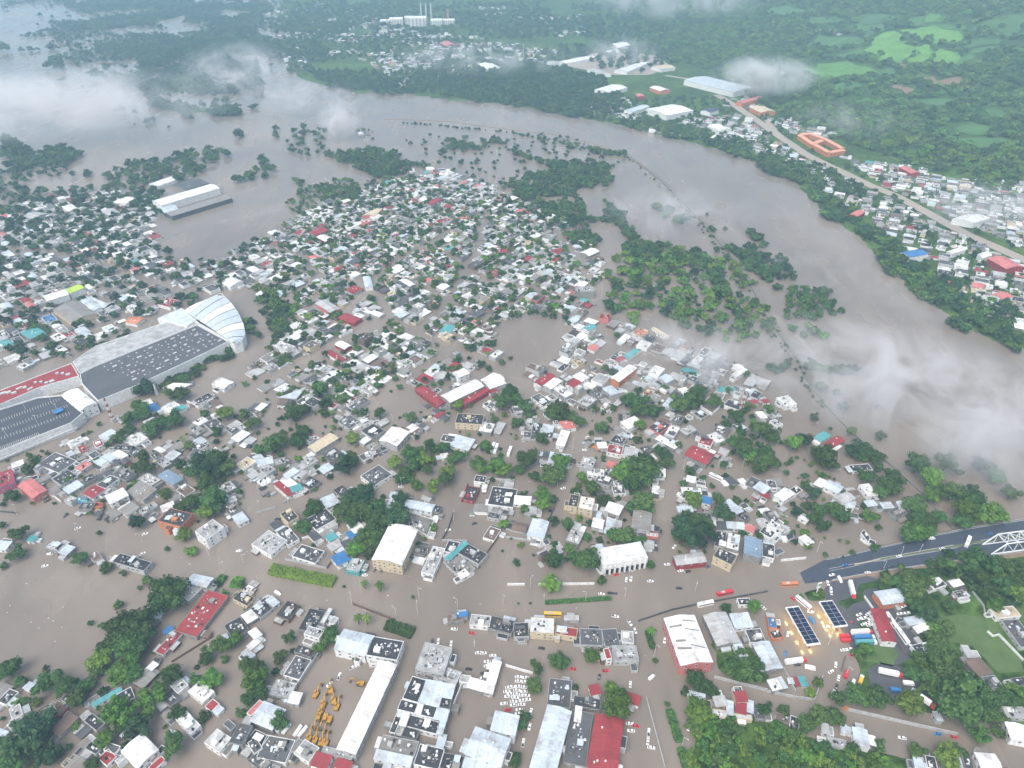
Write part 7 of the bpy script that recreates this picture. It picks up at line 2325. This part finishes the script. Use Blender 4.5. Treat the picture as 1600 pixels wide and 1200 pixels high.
# ------------------------------------------------------------------ labels that single each thing out
for ph, px, py in [('the excavator yard', 510, 1085), ('the coral-walled warehouse', 1078, 1000), ('the big red sheet roof', 946, 1155), ('the white barrel hall', 617, 855), ('the long red-roofed hall', 315, 955),
                   ('the red and white school', 718, 610), ('the tan sheet roof', 505, 690), ('the orange-fronted block', 260, 815), ('the white corner block', 327, 830), ('the lime-ended hall', 110, 455),
                   ('the clipped bright hedge', 472, 898), ('the rows of white cars', 808, 1075), ('the row of flooded shops', 880, 985), ('the red-roofed villa', 1093, 710), ('the coral pyramid roof', 52, 760),
                   ('the wooded island', 1080, 450), ('the school with coral walls', 512, 475), ('the flooded basin', 340, 360), ('the grey gabled hall', 1002, 812), ('the long white shed', 575, 1105),
                   ('the red and teal roofs by levee', 1295, 690), ('the road end by the levee', 1480, 815), ('the blue flat-fronted shop', 1175, 855), ('the tricolour roof', 450, 760), ('the silver school roof', 655, 790),
                   ('the steel-blue roof', 268, 746), ('the tall cream house', 452, 805), ('the cream corner building', 730, 660), ('the flooded crossroads', 1040, 920), ('the rusty striped shed', 1530, 1042),
                   ('the white tent roof', 217, 1175), ('the walled green lot', 1150, 1030), ('the flooded lake in town', 830, 530), ('the green riverside grove', 1500, 760), ('the red strip roofs', 455, 960),
                   ('the broad flooded avenue', 150, 850), ('the grove by the avenue', 690, 710), ('the white house cluster', 1010, 690), ('the bottom road wall', 1400, 1120), ('the triangular white roof', 575, 440),
                   ('the distant red school roofs', 680, 315), ('the big bare water lot', 50, 960), ('the dark mango grove', 1085, 840), ('the thicket corner', 1200, 1170), ('the grassy field', 1530, 1000)]:
    LANDMARKS.append((ph, px, py))
LX = np.array([q[1] for q in LANDMARKS]); LY = np.array([q[2] for q in LANDMARKS])
ORD = ['nearest', 'second', 'third', 'fourth', 'fifth', 'sixth', 'seventh', 'eighth', 'ninth', 'tenth', 'eleventh', 'twelfth', 'thirteenth', 'fourteenth', 'fifteenth', 'sixteenth', 'seventeenth', 'eighteenth', 'nineteenth', 'twentieth']
buckets = {}
for o, cat, desc, (px, py) in THINGS:
    k = int(np.argmin(np.hypot(LX - px, (LY - py) * 1.3)))
    side = 'left of' if px < LX[k] - abs(py - LY[k]) else 'right of' if px > LX[k] + abs(py - LY[k]) else 'beyond' if py < LY[k] else 'in front of'
    buckets.setdefault((desc, k, side), []).append((math.hypot(LX[k] - px, LY[k] - py), o, cat))
GRP = {'house': 'houses standing in the flood', 'shed': 'small sheet-roofed sheds', 'building': 'flooded buildings', 'tree': 'trees rising from the flood', 'palm': 'palms in the flooded avenue', 'car': 'cars caught in the flood',
       'wall': 'yard walls', 'warehouse': 'warehouses', 'excavator': 'excavators in the yard', 'street lamp': 'street lamps', 'truck': 'trucks', 'van': 'vans', 'pickup': 'pickup trucks', 'bus': 'buses', 'hedge': 'hedges', 'tank': 'tanks by the yard', 'hall': 'halls'}
for (desc, k, side), it in buckets.items():
    it.sort(key=lambda q: q[0])
    for i, (d, o, cat) in enumerate(it):
        if len(it) == 1: lab = '%s %s %s' % (desc, side, LANDMARKS[k][0])
        else: lab = '%s, %s such %s %s' % (desc, ORD[min(i, 19)], side, LANDMARKS[k][0])
        for a_, b_ in (('flat-roofed ', ''), (' such', ''), (' standing in flood water', ''), (' with long box trailer', ' with trailer'), (' rising from the flood', ''), ('small ', ''), (' with tan-grey walls', ''), (' with pale grey walls', ''), (' in the flooded yard', ''), (' yard wall', ' wall')):
            if len(lab.replace('-', ' ').split()) > 15: lab = lab.replace(a_, b_)
        if len(lab.replace('-', ' ').split()) > 15 and ' walls' in lab: lab = lab[:lab.index(' with ')] + lab[lab.index(' walls') + 6:]
        tag(o, lab, cat, GRP.get(cat))
for o in bpy.data.objects:
    if 'pp' in o: del o['pp']
print('objects', len(bpy.data.objects))
